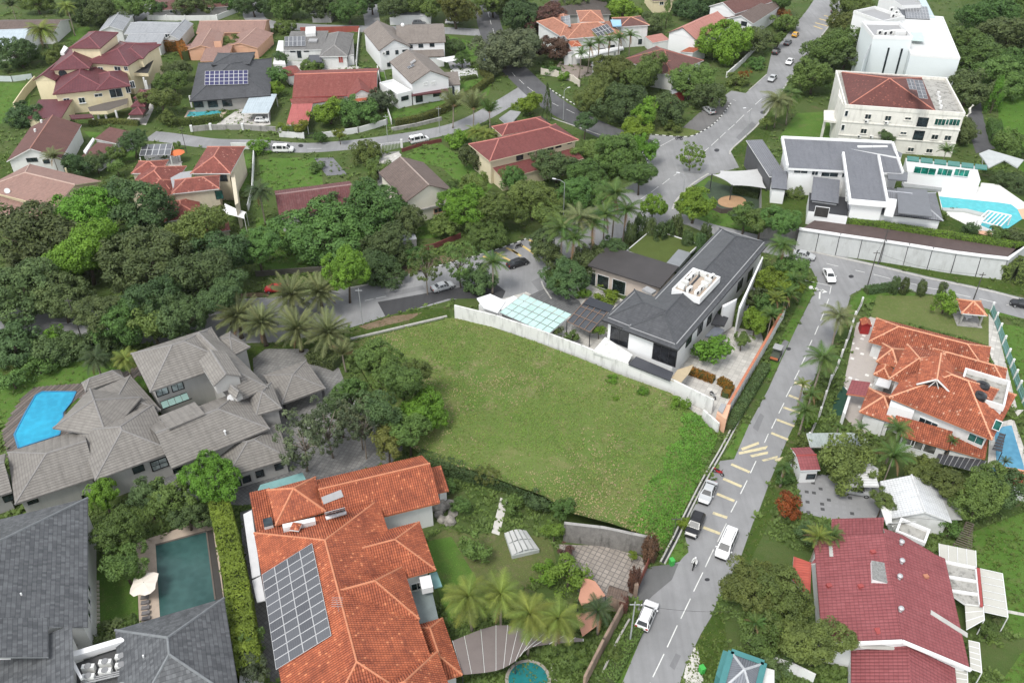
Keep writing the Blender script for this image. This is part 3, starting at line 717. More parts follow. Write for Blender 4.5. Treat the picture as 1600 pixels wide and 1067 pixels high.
# ---------------------------------------------------------------- the empty grass plot
def field():
    B_ = [(547,535,.15),(625,516,.25),(705,497,.3),(735,500,.3),(775,513,.4),(837,534,.7),(907,560,1.0),(970,586,1.2),(1048,614,1.3),(1095,653,.8),(1122,683,.1),
          (1098,740,.1),(1070,795,.1),(1046,843,.1),(1032,870,.1),(1026,842,2.0),(955,818,2.2),(887,800,2.3),(850,775,2.3),(800,757,2.1),(750,738,2.0),(668,716,1.8),(630,690,1.6),(590,620,.9),(560,570,.4)]
    C_ = [(1075,659,1.6),(1062,709,2.0),(1040,748,2.1),(1016,788,2.2),(1000,815,2.2),(900,700,1.7),(800,640,1.2),(700,580,.7),(1000,640,1.4),(750,690,1.6)]
    Bw = [W(*k) for k in B_]; n = len(Bw); ctl = Bw + [W(*k) for k in C_]
    Bd = []
    for i in range(n):
        a,b = Bw[i],Bw[(i + 1) % n]; m = max(1,int((b - a).length / 1.2)); Bd += [a + (b - a) * (k / m) for k in range(m)]
    def inside(x,y):
        c = False
        for i in range(n):
            a,b = Bw[i],Bw[(i + 1) % n]
            if (a.y > y) != (b.y > y) and x < (b.x - a.x) * (y - a.y) / (b.y - a.y) + a.x: c = not c
        return c
    src = Bd + ctl[n:]
    def z(x,y):
        s = t = 0
        for p in src:
            d = 1 / (((p.x - x) ** 2 + (p.y - y) ** 2) ** 1.4 + .02) * (5 if p in ctl[n:] else 1); s += d; t += d * p.z
        q = Vector((x,y,0)); return t / s + .12 * mnoise.noise(q * .25) + .06 * mnoise.noise(q * .9)
    pts = [Vector((p.x,p.y)) for p in Bd]; nb = len(pts); zs = [p.z for p in Bd]
    xs = [p.x for p in Bd]; ys = [p.y for p in Bd]; st = .95; y = min(ys)
    while y < max(ys):
        x = min(xs)
        while x < max(xs):
            jx,jy = x + rng.uniform(-.3,.3),y + rng.uniform(-.3,.3)
            if inside(jx,jy) and min((p.x - jx) ** 2 + (p.y - jy) ** 2 for p in Bd) > .35: pts.append(Vector((jx,jy))); zs.append(z(jx,jy))
            x += st
        y += st
    v,e,f,*_ = delaunay_2d_cdt(pts,[(i,(i + 1) % nb) for i in range(nb)],[],1,1e-4)
    zz = zs + [1.0] * (len(v) - len(zs)); V = [Vector((v[i].x,v[i].y,zz[i] + .03)) for i in range(len(v))]; F = [tuple(k) for k in f]
    m = len(V); V += [Vector((V[i].x,V[i].y,-.3)) for i in range(nb)]; F += [(i,(i + 1) % nb,m + (i + 1) % nb,m + i)[::-1] for i in range(nb)]
    o = link('grass_field',mesh('grass_field',V,F,FIELD,smooth=True)); o['kind'] = 'structure'
    # tufts: three-bladed clumps, denser and greener on the bank
    G = MB(); tri = [(V[a],V[b],V[c]) for a,b,c in [k for k in f]]
    bank = [W(*k) for k in ((1122,683,.1),(1098,740,.1),(1070,795,.1),(1046,843,.1))]
    GV = []; GF = []; GM = []
    for a,b,c in tri:
        cen = (a + b + c) / 3; bk = min((cen - q).length for q in bank) < 6.2 and cen.x > W(1040,760,1).x - 6
        ar = (b - a).cross(c - a).length / 2; k = int(ar * (26 if bk else 15) + rng.random())
        for _ in range(k):
            u,w = rng.random(),rng.random()
            if u + w > 1: u,w = 1 - u,1 - w
            p = a + (b - a) * u + (c - a) * w; wr = mnoise.noise(p * .11 + Vector((20,5,0))) + .5 * mnoise.noise(p * .45)
            if wr > .34 and not bk and rng.random() < .7: continue
            nz = mnoise.noise(p * .2); h = rng.uniform(.07,.2) * (1.35 if bk else 1) * (1 + nz * .5); t0 = rng.uniform(0,6.28)
            n1 = mnoise.noise(p * .055 + Vector((7,3,0))); n2 = mnoise.noise(p * .35); mi = 1 if rng.random() < ((.9 if bk else .3) + n1 * .9 + n2 * .35) else (2 if rng.random() < .12 - n1 * .7 + n2 * .4 + max(0,wr) * 1.5 else 0)
            for q in range(2):
                t = t0 + q * 2.1; d = Vector((math.cos(t),math.sin(t),0)); x = Vector((-d.y,d.x,0)) * (.1 + .05 * bk)
                bi = len(GV); GV += [p - x,p + x,p + d * h * .9 + Vector((0,0,h))]; GF.append((bi,bi + 1,bi + 2)); GM.append(3 if bk and mi == 1 else mi)
    gm = [leafmat('blade_dull',(.175,.22,.066),.25,0),leafmat('blade_fresh',(.14,.24,.048),.25,0),leafmat('blade_dry',(.34,.28,.17),.25,0),leafmat('blade_lush',(.1,.235,.036),.3,0)]
    g = link('grass',mesh('grass',GV,GF,gm,GM)); tag(g,'short patchy grass growing over the empty plot','grass',None,'stuff')
    return z
FIELD_Z = field()
# ---------------------------------------------------------------- verges, lawns and soil strips along the streets
_gz = [0]
def G_(s,z=.008,m=GRASS,t=None,nm='verge'):
    _gz[0] += .0004; return patch(nm,s,z + _gz[0],m,t)
G_('1142,238 1190,192 1220,150 1262,95 1262,150 1205,205 1190,240 1160,262',.008)
G_('1012,211 1075,215 1098,206 1070,200 1020,198',.03,LAWN_PALE)
G_('1107,276 1072,300 1055,325 1050,340 1110,350 1180,362 1210,345 1130,300',.01,LAWN)
G_('1262,377 1400,405 1560,440 1600,446 1600,464 1550,452 1450,431 1375,413 1300,396 1262,387',.01,GRASS)
G_('1262,445 1278,440 1268,462 1243,515 1222,560 1205,590 1192,590 1215,540 1240,490',.01,LAWN)
G_('1330,466 1352,450 1387,452 1495,468 1600,499 1560,492 1380,462 1345,480 1325,500',.01,LAWN)
G_('1555,503 1600,512 1660,530 1660,640 1590,640 1570,560',.03,LAWN)
G_('548,533 705,496 700,480 640,487 605,495 570,506 540,522',.01,GRASS); G_('575,515 640,500 660,488 612,494 560,510',.014,SOIL)
G_('1004,992 974,1067 945,1067 970,1010 992,965',.01,LAWN); G_('1076,862 1066,842 1048,858 1035,884 1060,877',.034,LAWN)
G_('1170,664 1147,716 1128,716 1145,690 1160,660',.034,LAWN)
G_('1112,963 1095,990 1071,1041 1060,1067 1110,1067 1135,1000 1130,950',.01,GRASS); G_('1071,1043 1082,1012 1090,1010 1100,1067 1066,1067',.014,plain('white_gravel',(.5,.48,.44),.9,.3,3))
G_('1186,800 1178,816 1156,876 1170,880 1205,810 1240,720 1256,650 1250,645 1231,685 1203,755',.01,GRASS)
G_('680,418 800,384 855,362 905,338 900,325 800,360 700,392 600,422 610,436',.008,EARTH); G_('600,425 690,400 720,400 700,412 630,431 605,436',.012,SOIL)
G_('-100,470 0,470 200,468 420,456 420,463 200,475 0,477 -100,477',.012,SOIL)
G_('-120,535 0,535 120,540 300,545 430,540 500,530 500,600 0,640 -120,640',.008,GRASS)
G_('0,590 60,555 140,565 240,590 200,625 40,640 0,700',.012,LAWN)
G_('1610,1000 1560,980 1520,860 1520,830 1600,800 1700,790 1700,1100 1540,1100',.01,LAWN)
G_('0,130 50,130 45,180 -20,200 -20,130',.01,LAWN); G_('180,205 215,215 210,250 170,255',.012,LAWN)
G_('1560,150 1600,140 1700,160 1700,300 1600,270 1560,240',.01,ground_mat('meadow',[(.07,.16,.02),(.09,.19,.025),(.12,.19,.04)]))
G_('1500,0 1560,0 1560,70 1520,60',.01,GRASS)
G_('95,48 140,42 140,66 100,62',.01,LAWN)

# ================================================================ houses, nearest first
SK = (.3,.36,.07)
R_ORANGE = tiles('orange_clay_tiles',(.22,.058,.032),(.55,.165,.075),.3,.36,.6,.4,dirt=(.12,.034,.024),dirt_amt=.6,pale=(.7,.27,.13),patch=.65)
R_ORANGE2 = tiles('worn_orange_tiles',(.22,.06,.035),(.5,.16,.08),.3,.36,.5,.4,dirt=(.1,.035,.025),dirt_amt=.65,pale=(.62,.4,.28),patch=.45)
R_GREY = tiles('grey_concrete_tiles',(.182,.168,.15),(.235,.219,.197),1.1,.42,.1,.5,dirt=(.08,.075,.07),dirt_amt=.25)
R_BLACK = tiles('charcoal_flat_tiles',(.05,.052,.056),(.085,.087,.092),.33,.4,0,.3,dirt=(.12,.12,.12),dirt_amt=.25,rough=.5)
R_SLATE = tiles('dark_slate_shingles',(.055,.058,.062),(.13,.135,.14),.35,.5,0,.45,dirt=(.04,.042,.046),dirt_amt=.5,stagger=.5,patch=.25,rough=.55)
R_RED = tiles('maroon_red_tiles',(.215,.06,.064),(.28,.088,.092),.45,.5,.3,.4,dirt=(.14,.025,.025),dirt_amt=.25)
C_ORANGE = RIDGE((.48,.19,.1)); C_GREY = RIDGE((.21,.2,.19)); C_BLACK = RIDGE((.06,.063,.068)); C_SLATE = RIDGE((.17,.18,.185)); C_RED = RIDGE((.3,.06,.055))
TEALG = plain('teal_canopy',(.16,.3,.29),.35,.15,1)
GLASSROOF = plain('pale_teal_glass_roof',(.4,.56,.51),.2,.15,.5)
PAVE = grid_mat('grey_pavers',(.2,.195,.185),(.12,.115,.11),.6,.6,rot=.3)
PAVE_PALE = grid_mat('pale_pavers',(.5,.48,.44),(.34,.32,.3),.9,.9,rot=.5)
PAVE_DARK = grid_mat('dark_pavers',(.15,.15,.15),(.08,.08,.08),.5,.5,rot=.7)
TANSTONE = plain('tan_stone_deck',(.42,.34,.27),.8,.1,1.2,dirt=(.2,.16,.12),dirt_amt=.3)
ZC = Z(920,340,3.139); ZO = Z(380,700,2.908); ZG = Z(0,500,2.963); ZR = Z(1300,480,3.557)

# ---------------------------------------------------------------- central modern house
h = root('modern_house','modern white house with long charcoal hip roof beside the empty grass plot','house',W(1040,520))
b2 = Block(h,(437,650),(885,125),(650,45),7.2,rise=2.3,axis='u',oh=.9,rm=R_BLACK,cap=C_BLACK,fascia=DARK,wall=WHITE_CLEAN,t=ZC,thick=.3)
b1 = Block(h,(62,500),(300,594),(205,345),7.16,rise=2.25,axis='u',ends=(1,0),oh=.9,rm=R_BLACK,cap=C_BLACK,fascia=DARK,wall=WHITE_CLEAN,t=ZC,thick=.3)
def gutter(parent,r,ze,slope,d=.75,m=None,sides=(0,1,2,3),w=.16):
    i = r.inset(d); c = i.corners(ze + slope * d + .05); mb = MB()
    for k in sides: mb.bar(c[k],c[(k + 1) % 4],w,.06)
    return mb.world('gutter',parent,m)
PALEG = plain('pale_grey_trim',(.3,.3,.3),.6,.1,2)
gutter(h,b1.r,7.16,2.25 / (b1.r.D / 2),m=PALEG,sides=(0,3)); gutter(h,b2.r,7.2,2.3 / (b2.r.D / 2),m=PALEG)
for x,y,w_,h_,bb in ((172,592,5.2,3.3,b1),(372,672,4.3,3.4,b2)): bb.win(x,y,w_,h_,3,1,ZC,glass('smoked_glass',(.012,.013,.016),.2),DARK)
for x,y,w_ in ((490,600,2.2),(545,545,2.0),(590,500,1.8)): b2.win(x,y,w_,2.0,2,1,ZC,None,DARK)
for x,y in ((640,470),(740,330),(790,280)): b2.win(x,y,2.4,2.2,2,1,ZC,None,DARK,want=None)
# rooftop plant well
o,r = rbox(h,'plant_deck',(413,355),(512,255),(640,297),9.4,.9,TANSTONE,ZC); parapet(h,r,8.5,9.7,.3,WHITE_CLEAN)
k = 0
for i in range(5):
    for j in range(3):
        if (i,j) in ((2,1),(3,1),(1,1)): continue
        ac_unit(h,r.p(r.L * (.14 + .18 * i),r.D * (.2 + .3 * j),9.45),rng.choice((0,1.57)) + .8,big=1.4)
# pool-house wing: brown flat roof, glass front
g = Block(h,(0,232),(95,137),(432,250),4.6,kind='flat',oh=.5,wall=plain('pinkish_render',(.5,.42,.36),.8,.05),t=ZC)
rbox(h,'flat_roof',(-5,232),(95,135),(435,248),4.95,.3,[plain('brown_flat_roof',(.052,.047,.046),.6,.15,.4)],ZC)
for x,yy,ww in ((16,300,1.7),(70,316,2.5),(148,340,2.8)): g.win(x,yy,ww,3.0,1,1,ZC,glass('dark_green_glass',(.012,.02,.018)),WHITE_CLEAN,name='glass_panel')
o,r = rbox(h,'turf_roof',(185,165),(312,58),(545,130),3.9,.5,[WHITE_CLEAN,ground_mat('roof_turf',[(.09,.12,.03),(.1,.135,.035),(.08,.11,.03)],s1=.5,bump=.2)],ZC,1); parapet(h,r,3.6,4.05,.15,WHITE_CLEAN)
rbox(h,'roof_hatch',(372,232),(440,155),(500,175),4.6,.8,[plain('grey_metal_roof',(.2,.21,.215),.4,.1)],ZC)
rbox(h,'roof_light',(262,350),(285,335),(335,355),4.8,.5,[PALEG],ZC)
# lower canopies on the garden side
slab(h,'lower_canopy','195,718 232,680 415,758 398,798',3.4,.25,[plain('dark_canopy',(.055,.057,.065),.5)],ZC)
slab(h,'lower_terrace','20,655 80,585 215,672 190,715',3.2,.4,[WHITE_DIRTY],ZC)
slab(h,'tan_awning','398,795 435,745 515,720 490,765 450,812',3.0,.08,[plain('tan_canvas',(.42,.34,.22),.8)],ZC)
slab(h,'side_panel_wall','655,430 728,395 722,405 662,440',6.3,6.0,[WHITE_CLEAN],ZC)
slab(h,'bay_roof','600,520 625,470 685,490 665,530',4.3,.3,[DARK],ZC); slab(h,'bay_roof','570,580 620,530 665,550 640,590',3.6,.3,[plain('blue_grey_roof',(.12,.13,.15),.4)],ZC)
slab(h,'garden_wall_panel','735,440 850,190 856,196 742,448',6.2,6.2,[WHITE_CLEAN],ZC)
# glazed carport and dark pergola
h2 = root('glass_carport','pale teal glass carport canopy beside the white stained wall','carport',W(830,495))
a,b_,c,d = [W(*p,3.0) for p in ((780,488),(818,459),(893,494),(857,522))]
for i in range(4):
    for j in range(7):
        q = lambda s,t: a + (b_ - a) * s + (d - a) * t
        e = .012; mk('glass_pane',h2,[q(i / 4 + e,j / 7 + e * .6) + Vector((0,0,z)) for z in (0,)] + [q((i + 1) / 4 - e,j / 7 + e * .6),q((i + 1) / 4 - e,(j + 1) / 7 - e * .6),q(i / 4 + e,(j + 1) / 7 - e * .6)],[(0,1,2,3)],GLASSROOF)
mb = MB()
for j in range(8): mb.bar(a + (d - a) * (j / 7) - Vector((0,0,.06)),b_ + (c - b_) * (j / 7) - Vector((0,0,.06)),.07,.1)
for i in range(5): mb.bar(a + (b_ - a) * (i / 4) - Vector((0,0,.065)),d + (c - d) * (i / 4) - Vector((0,0,.065)),.06,.1)
mb.world('canopy_frame',h2,ALU)
for p in (a,b_,c,d): mk_p = MB().bar(Vector((p.x,p.y,0)),p,.14).world('post',h2,WHITE_CLEAN)
h2 = root('entrance_porch','flat white entrance roofs where the stained wall meets the main road','porch',W(770,478))
slab(h2,'porch_roof','745,466 766,459 790,470 778,488 755,480',3.2,.3,[WHITE_CLEAN]); slab(h2,'porch_roof','776,474 803,462 815,470 786,487',2.9,.3,[WHITE_CLEAN])
slab(h2,'porch_wall','750,474 786,488 784,490 748,476',2.8,2.8,[WHITE])
h2 = root('dark_pergola','dark glazed pergola between the teal carport and the modern house','pergola',W(930,500))
slab(h2,'pergola_roof','886,502 917,467 955,480 940,502 922,519',3.1,.1,[plain('tinted_glass_roof',(.06,.065,.072),.25,.1)]); slab(h2,'pergola_roof','911,474 922,464 960,478 953,488',3.3,.1,[plain('tinted_glass_roof2',(.03,.033,.04),.25,.1)])
mb = MB(); a,b_,c,d = [W(*p,3.2) for p in ((886,502),(917,467),(955,480),(922,519))]
for i in range(5): mb.bar(a + (d - a) * (i / 4),b_ + (c - b_) * (i / 4),.08,.08)
for i in range(4): mb.bar(a + (b_ - a) * (i / 3) + Vector((0,0,.004)),d + (c - d) * (i / 3) + Vector((0,0,.004)),.07,.08)
mb.world('pergola_frame',h2,plain('copper_trim',(.25,.16,.11),.5))
for p in (a,b_,c,d): MB().bar(Vector((p.x,p.y,0)),p,.15).world('post',h2,DARK)
patch('courtyard_paving','735,494 775,470 822,456 850,470 910,440 1000,480 1190,520 1195,545 1120,668 1095,650 970,583 837,531 740,497',.05,PAVE_PALE)
patch('courtyard_paving','826,462 862,446 905,470 915,490 895,497',.056,PAVE_DARK)
wall_line('boundary_wall','long white stained boundary wall along the top of the empty plot','wall','711,497 775,513 837,534 907,560 970,586 1048,614 1112,646',2.9,.25,WHITE_DIRTY,z0=.2)
wall_line('boundary_wall','short white wall step at the road corner of the empty plot','wall','1097,655 1121,676',2.0,.3,WHITE_DIRTY,z0=.0)
r = wall_line('boundary_wall','white ribbed boundary wall with orange coping along the side street','wall','1125,668 1160,607 1192,552 1222,498',2.6,.3,WHITE,cap=plain('orange_coping',(.42,.16,.09),.8,.15,2),posts=1.6,pw=.42,ph=-.25)
h2 = root('meter_box','orange and white gate pillar with metal boxes at the plot corner','pillar',W(1122,668))
slab(h2,'pillar','1120,645 1126,632 1142,632 1135,655',2.9,2.9,[SALMON]); slab(h2,'box','1122,640 1127,630 1135,632 1129,645',3.2,.3,[PALEG])

# ---------------------------------------------------------------- orange-roofed house in front
h = root('orange_roof_house','large house with bright orange clay roof and wide solar array in front','house',W(520,960))
kw = dict(rm=R_ORANGE,cap=C_ORANGE,t=ZO,skin=SK,wall=WHITE,fascia=plain('orange_fascia',(.45,.15,.07),.8))
m1 = Block(h,(253,1500),(50,385),(612,240),6.0,rise=4.2,oh=.9,axis='u',ends=(1,1),**kw)
m2 = Block(h,(875,552),(800,335),(520,395),5.6,rise=2.6,oh=.9,axis='w',ends=(1,0),**kw)
m3 = Block(h,(800,775),(725,538),(410,640),6.2,rise=3.8,oh=.9,axis='w',ends=(1,0),**kw)
m4 = Block(h,(995,1028),(905,772),(760,825),3.2,rise=1.7,oh=.6,**kw)
m5 = Block(h,(147,350),(108,190),(330,137),6.9,rise=2.3,oh=.7,kind='pyr',**kw)
m6 = Block(h,(893,247),(815,35),(330,145),5.2,rise=2.9,oh=.9,axis='w',kind='gable',**kw)
m7 = Block(h,(935,192),(900,98),(850,105),3.0,rise=.9,oh=.3,kind='shed',axis='w',**{**kw,'cap': None})
m8 = Block(h,(1000,1270),(880,925),(480,985),5.6,rise=3.9,oh=.8,axis='w',ends=(1,0),**kw)
m9 = Block(h,(60,385),(35,235),(130,225),5.2,rise=1.3,oh=.4,kind='shed',axis='w',**{**kw,'cap': None})
solar(h,lambda x,y: m1.roof.at(x,y,.1),(90,578),(318,435),(155,1010),4,11,ZO)
mb = MB(); 
slab(h,'terrace','560,915 770,795 790,922 565,930',5.4,2.2,[WHITE_CLEAN,plain('grey_screed',(.4,.39,.36),.9,.1,1)],ZO,1)
o,r = rbox(h,'terrace_parapet',(568,880),(735,800),(742,822),6.6,1.2,[WHITE_CLEAN],ZO); rbox(h,'terrace_parapet',(570,915),(780,893),(785,925),6.0,1.0,[WHITE_CLEAN],ZO)
rbox(h,'lean_to_roof',(790,800),(760,655),(855,635),3.1,.2,[plain('grey_green_flat_roof',(.16,.19,.185),.5,.15,1)],ZO)
rbox(h,'lean_to_roof',(845,570),(880,560),(898,628),3.0,.15,[TEALG],ZO); rbox(h,'balcony',(812,640),(800,585),(850,575),5.0,1.0,[WHITE_CLEAN],ZO)
for x,y in ((790,625),(825,600)): m2.win(x,y,1.6,1.4,2,1,ZO)
# roof lights and water heater
p,n = m1.roof.at(*ZO(255,340)); rbox(h,'dormer',(180,362),(178,345),(325,310),8.3,1.0,[WHITE_CLEAN],ZO)
Block(h,(210,370),(252,375),(305,345),8.5,rise=.5,kind='pyr',oh=.1,rm=R_ORANGE,t=ZO,walls=False)
rbox(h,'skylight',(95,360),(88,322),(130,318),6.6,.5,[WHITE,GLASS],ZO,1)
p1,n = m1.roof.at(*ZO(378,330),.35); p2,_ = m1.roof.at(*ZO(470,303),.35)
MB().tube([p1,p2],.28,10).world('water_heater',h,WHITE_CLEAN,True)
solar(h,lambda x,y: m1.roof.at(x,y,.1),(378,318),(468,294),(372,300),2,1,ZO,name='heater_panel')
p1,n = m6.roof.at(*ZO(360,240),.1); p2,_ = m6.roof.at(*ZO(450,205),.1); MB().bar(p1,p2,1.0,.12,0,n).world('roof_light',h,PALEG)
# antennas
p,n = m1.roof.at(*ZO(435,745)); mb = MB().cyl(p,.03,2.2,5)
for k in range(5): mb.bar(p + Vector((-.6,-.4 + .2 * k,1.6 + .12 * k)),p + Vector((.6,-.4 + .2 * k,1.6 + .12 * k)),.03)
mb.world('antenna',h,ALU)
slab(h,'side_roof','0,300 38,280 78,575 40,590',3.0,.15,[plain('white_sheet_roof',(.6,.6,.6),.5,.08,1)],ZO); slab(h,'side_roof','40,600 80,580 100,690 62,700',2.9,.15,[plain('white_sheet_roof',(.6,.6,.6))],ZO)
patch('side_yard','375,800 410,790 440,1067 395,1067',.03,PAVE_DARK)
MB().prism([W(380 + x,1067 + y,.06) for x,y in ((0,0),(30,-10),(40,40),(0,40))],.0,2.4).world('side_wall',h,WHITE)
# lawn court of that house
patch('lawn','668,845 700,825 735,835 780,830 860,840 870,880 850,905 720,960 690,900',.03,ground_mat('dry_lawn',[(.1,.13,.04),(.13,.15,.05),(.17,.15,.08),(.2,.16,.1)]))
patch('lawn','668,845 705,838 745,905 735,950 700,975 672,880',.036,LAWN)
patch('paved_forecourt','868,850 940,852 1000,868 1012,880 988,935 960,955 905,925 880,880',.03,grid_mat('round_dot_paving',(.3,.265,.23),(.16,.145,.13),.7,.7,lw=.12,rot=.5))
patch('driveway_apron','1008,888 1022,884 1060,880 1050,905 1020,930 1000,950 990,932',.05,asphalt('apron_asphalt',(.14,.14,.138)))
CONC_OLD = plain('streaked_old_concrete',(.2,.19,.175),.95,.3,1.2,dirt=(.035,.035,.03),dirt_amt=.85,bump=.5)
wall_line('garden_wall','tall weathered grey concrete wall below the empty plot','wall','880,845 940,852 1014,868',3.6,.3,CONC_OLD,z0=0,cap=CONC)
wall_line('boundary_wall','mossy brown boundary wall running down to the side street','wall','978,948 942,1015 912,1075',2.4,.3,plain('brown_mossy_wall',(.28,.2,.15),.9,.2,.8,dirt=(.08,.07,.05),dirt_amt=.6))
# stone walk and dead frame on the lawn
patch('garden_path','768,832 782,777 794,780 780,836',.05,plain('pale_path',(.5,.48,.44),.9,.1,2))

# ---------------------------------------------------------------- grey tiled complex
h = root('grey_tiled_house','sprawling grey tiled house with many hip roofs beside the bright blue pool','house',W(300,640))
GW = plain('light_grey_render',(.42,.41,.39),.8,.06,.5,dirt=(.2,.2,.19),dirt_amt=.25)
kw = dict(rm=R_GREY,cap=C_GREY,t=ZG,skin=(1.1,.42,.012,.05),wall=GW,fascia=C_GREY)
g1 = Block(h,(695,332),(607,155),(990,52),6.6,rise=3.0,oh=.8,axis='w',**kw)
g2 = Block(h,(1240,310),(975,50),(850,140),6.3,rise=2.6,oh=.8,axis='u',ends=(1,1),**kw)
g3 = Block(h,(920,190),(990,305),(1120,262),9.4,z0=7.5,rise=1.3,oh=.3,axis='u',kind='gable',**kw)
g3b = Block(h,(1055,330),(1092,360),(1140,350),8.0,z0=7.0,rise=.8,oh=.2,axis='u',kind='gable',**kw)
g4 = Block(h,(1158,125),(1065,55),(985,95),5.4,rise=1.3,oh=.5,kind='pyr',**kw)
g5 = Block(h,(1305,408),(1255,290),(1140,325),5.4,rise=1.4,oh=.5,kind='pyr',**kw)
g7 = Block(h,(795,687),(1250,502),(1065,345),5.2,rise=2.6,oh=.8,axis='u',ends=(0,1),**kw)
g8 = Block(h,(440,742),(810,605),(700,395),5.0,rise=2.4,oh=.8,axis='w',**kw)
g9 = Block(h,(70,852),(448,727),(350,515),3.9,rise=2.2,oh=.7,axis='u',ends=(1,0),**kw)
g10 = Block(h,(-170,870),(55,795),(-5,628),3.7,rise=2.0,oh=.7,axis='u',ends=(0,0),kind='gable',**kw)
g11 = Block(h,(245,500),(497,543),(645,354),5.6,rise=2.4,oh=1.2,kind='pyr',**kw)
g12 = Block(h,(520,520),(745,415),(640,240),4.2,rise=1.6,oh=.5,axis='u',ends=(1,1),**kw)
g13 = Block(h,(735,445),(787,525),(960,462),7.2,z0=5.5,rise=.9,oh=.3,kind='shed',axis='w',**{**kw,'cap': None})
g14 = Block(h,(1050,728),(1345,640),(1290,480),3.2,rise=1.8,oh=.6,axis='u',ends=(1,1),**kw)
g12b = Block(h,(395,330),(575,268),(560,230),4.0,rise=1.2,oh=.4,axis='u',**kw)
for x,y in ((640,687),(825,685)): (g8 if x < 700 else g7).win(x,y,1.6,1.4,1,1,ZG,None,BLACKF)
g8.win(738,665,2.4,1.9,2,2,ZG,glass('pale_blind_glass',(.3,.34,.34)),BLACKF,ft=.14)
for x,y in ((1098,755),(1142,735),(1203,710),(1290,675)): g14.win(x,y,1.2,1.3,1,1,ZG,None,BLACKF)
for x,y in ((40,822),(150,833),(405,818)): (g10 if x < 50 else g9).win(x,y,1.4,1.2,2,1,ZG,None,BLACKF)
for x,y in ((750,330),(822,308)): g1.win(x,y,1.9,1.5,2,1,ZG,glass('pale_blind_glass',(.3,.34,.34)),BLACKF,ft=.14)
a = [W(*ZG(*p),4.3) for p in ((742,380),(865,335),(890,362),(755,412))]
for i in range(4):
    q = lambda s,t: a[0] + (a[1] - a[0]) * s + (a[3] - a[0]) * t
    mk('glass_pane',h,[q(i / 4 + .01,.02),q((i + 1) / 4 - .01,.02),q((i + 1) / 4 - .01,.98),q(i / 4 + .01,.98)],[(0,1,2,3)],plain('green_roof_glass',(.2,.3,.27),.2))
MB().bar(a[0],a[1],.12).bar(a[3],a[2],.12).world('glass_roof_frame',h,BLACKF)
slab(h,'lean_to_canopy','1192,790 1205,762 1400,705 1418,740 1205,802',2.8,.1,[TEALG],ZG)
p,n = g2.roof.at(*ZG(1072,372)); dish(h,p,.6)
p,n = g7.roof.at(*ZG(1045,530)); MB().cyl(p,.12,.6,8).ball((p.x,p.y,p.z + .7),.2).world('roof_vent',h,WHITE_CLEAN)
gc = Block(h,(1305,390),(1508,316),(1412,190),3.2,rise=1.5,oh=.4,axis='u',walls=False,**kw)
for i,(x,y) in enumerate(((.4,.4),(gc.r.L - .4,.4),(gc.r.L - .4,gc.r.D - .4),(.4,gc.r.D - .4))): MB().bar(gc.r.p(x,y,0),gc.r.p(x,y,3.2),.35).world('carport_post',h,DARK)
patch('house_forecourt','395,560 415,545 480,545 530,575 540,600 610,690 560,730 480,750 400,640',.03,PAVE)
patch('rear_yard','160,740 420,690 640,690 610,725 480,765 380,790 300,780',.02,PAVE_DARK)
# pool and its timber deck, board by board
h2 = root('swimming_pool','bright blue angular swimming pool with dark timber deck','pool',W(70,650))
pool_pts = '66,530 120,425 165,348 195,332 352,332 330,380 290,430 292,470 275,530 85,592'
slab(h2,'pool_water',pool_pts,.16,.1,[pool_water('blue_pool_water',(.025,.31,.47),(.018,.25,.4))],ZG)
dk = poly_px('8,520 55,430 110,345 150,312 240,302 420,290 640,215 660,250 560,300 400,345 300,400 320,520 330,540 200,590 40,660',ZG); dw = [W(*p,.1) for p in dk]
def clip_boards(parent,poly,z,step,ang,mats,name='deck_board',gap=.03):
    ca,sa = math.cos(ang),math.sin(ang); L = [(p.x * ca + p.y * sa,-p.x * sa + p.y * ca) for p in poly]; n = len(L)
    y = min(q[1] for q in L); k = 0
    while y < max(q[1] for q in L):
        ym = y + step / 2; xs = []
        for i in range(n):
            (x0,y0),(x1,y1) = L[i],L[(i + 1) % n]
            if (y0 > ym) != (y1 > ym): xs.append(x0 + (x1 - x0) * (ym - y0) / (y1 - y0))
        xs.sort()
        for i in range(0,len(xs) - 1,2):
            V = [(xs[i],y + gap),(xs[i + 1],y + gap),(xs[i + 1],y + step - gap),(xs[i],y + step - gap)]
            MB().prism([(a * ca - b * sa,a * sa + b * ca) for a,b in V],z - .08,z + rng.uniform(-.008,.008)).world(name,parent,mats[k % len(mats)])
            k += 1
        y += step
clip_boards(h2,dw,.12,.55,1.25,[plain('deck_%d' % i,c,.8,.2,3) for i,c in enumerate(((.13,.105,.09),(.1,.085,.075),(.15,.125,.11)))])
# coping ring lifts the water edge above the deck
pw = [W(*p,.16) for p in poly_px(pool_pts,ZG)]
mb = MB()
for i in range(len(pw)): mb.bar(pw[i] + Vector((0,0,.02)),pw[(i + 1) % len(pw)] + Vector((0,0,.02)),.22,.1)
mb.world('pool_edge',h2,plain('blue_pool_tile',(.03,.2,.36),.4))

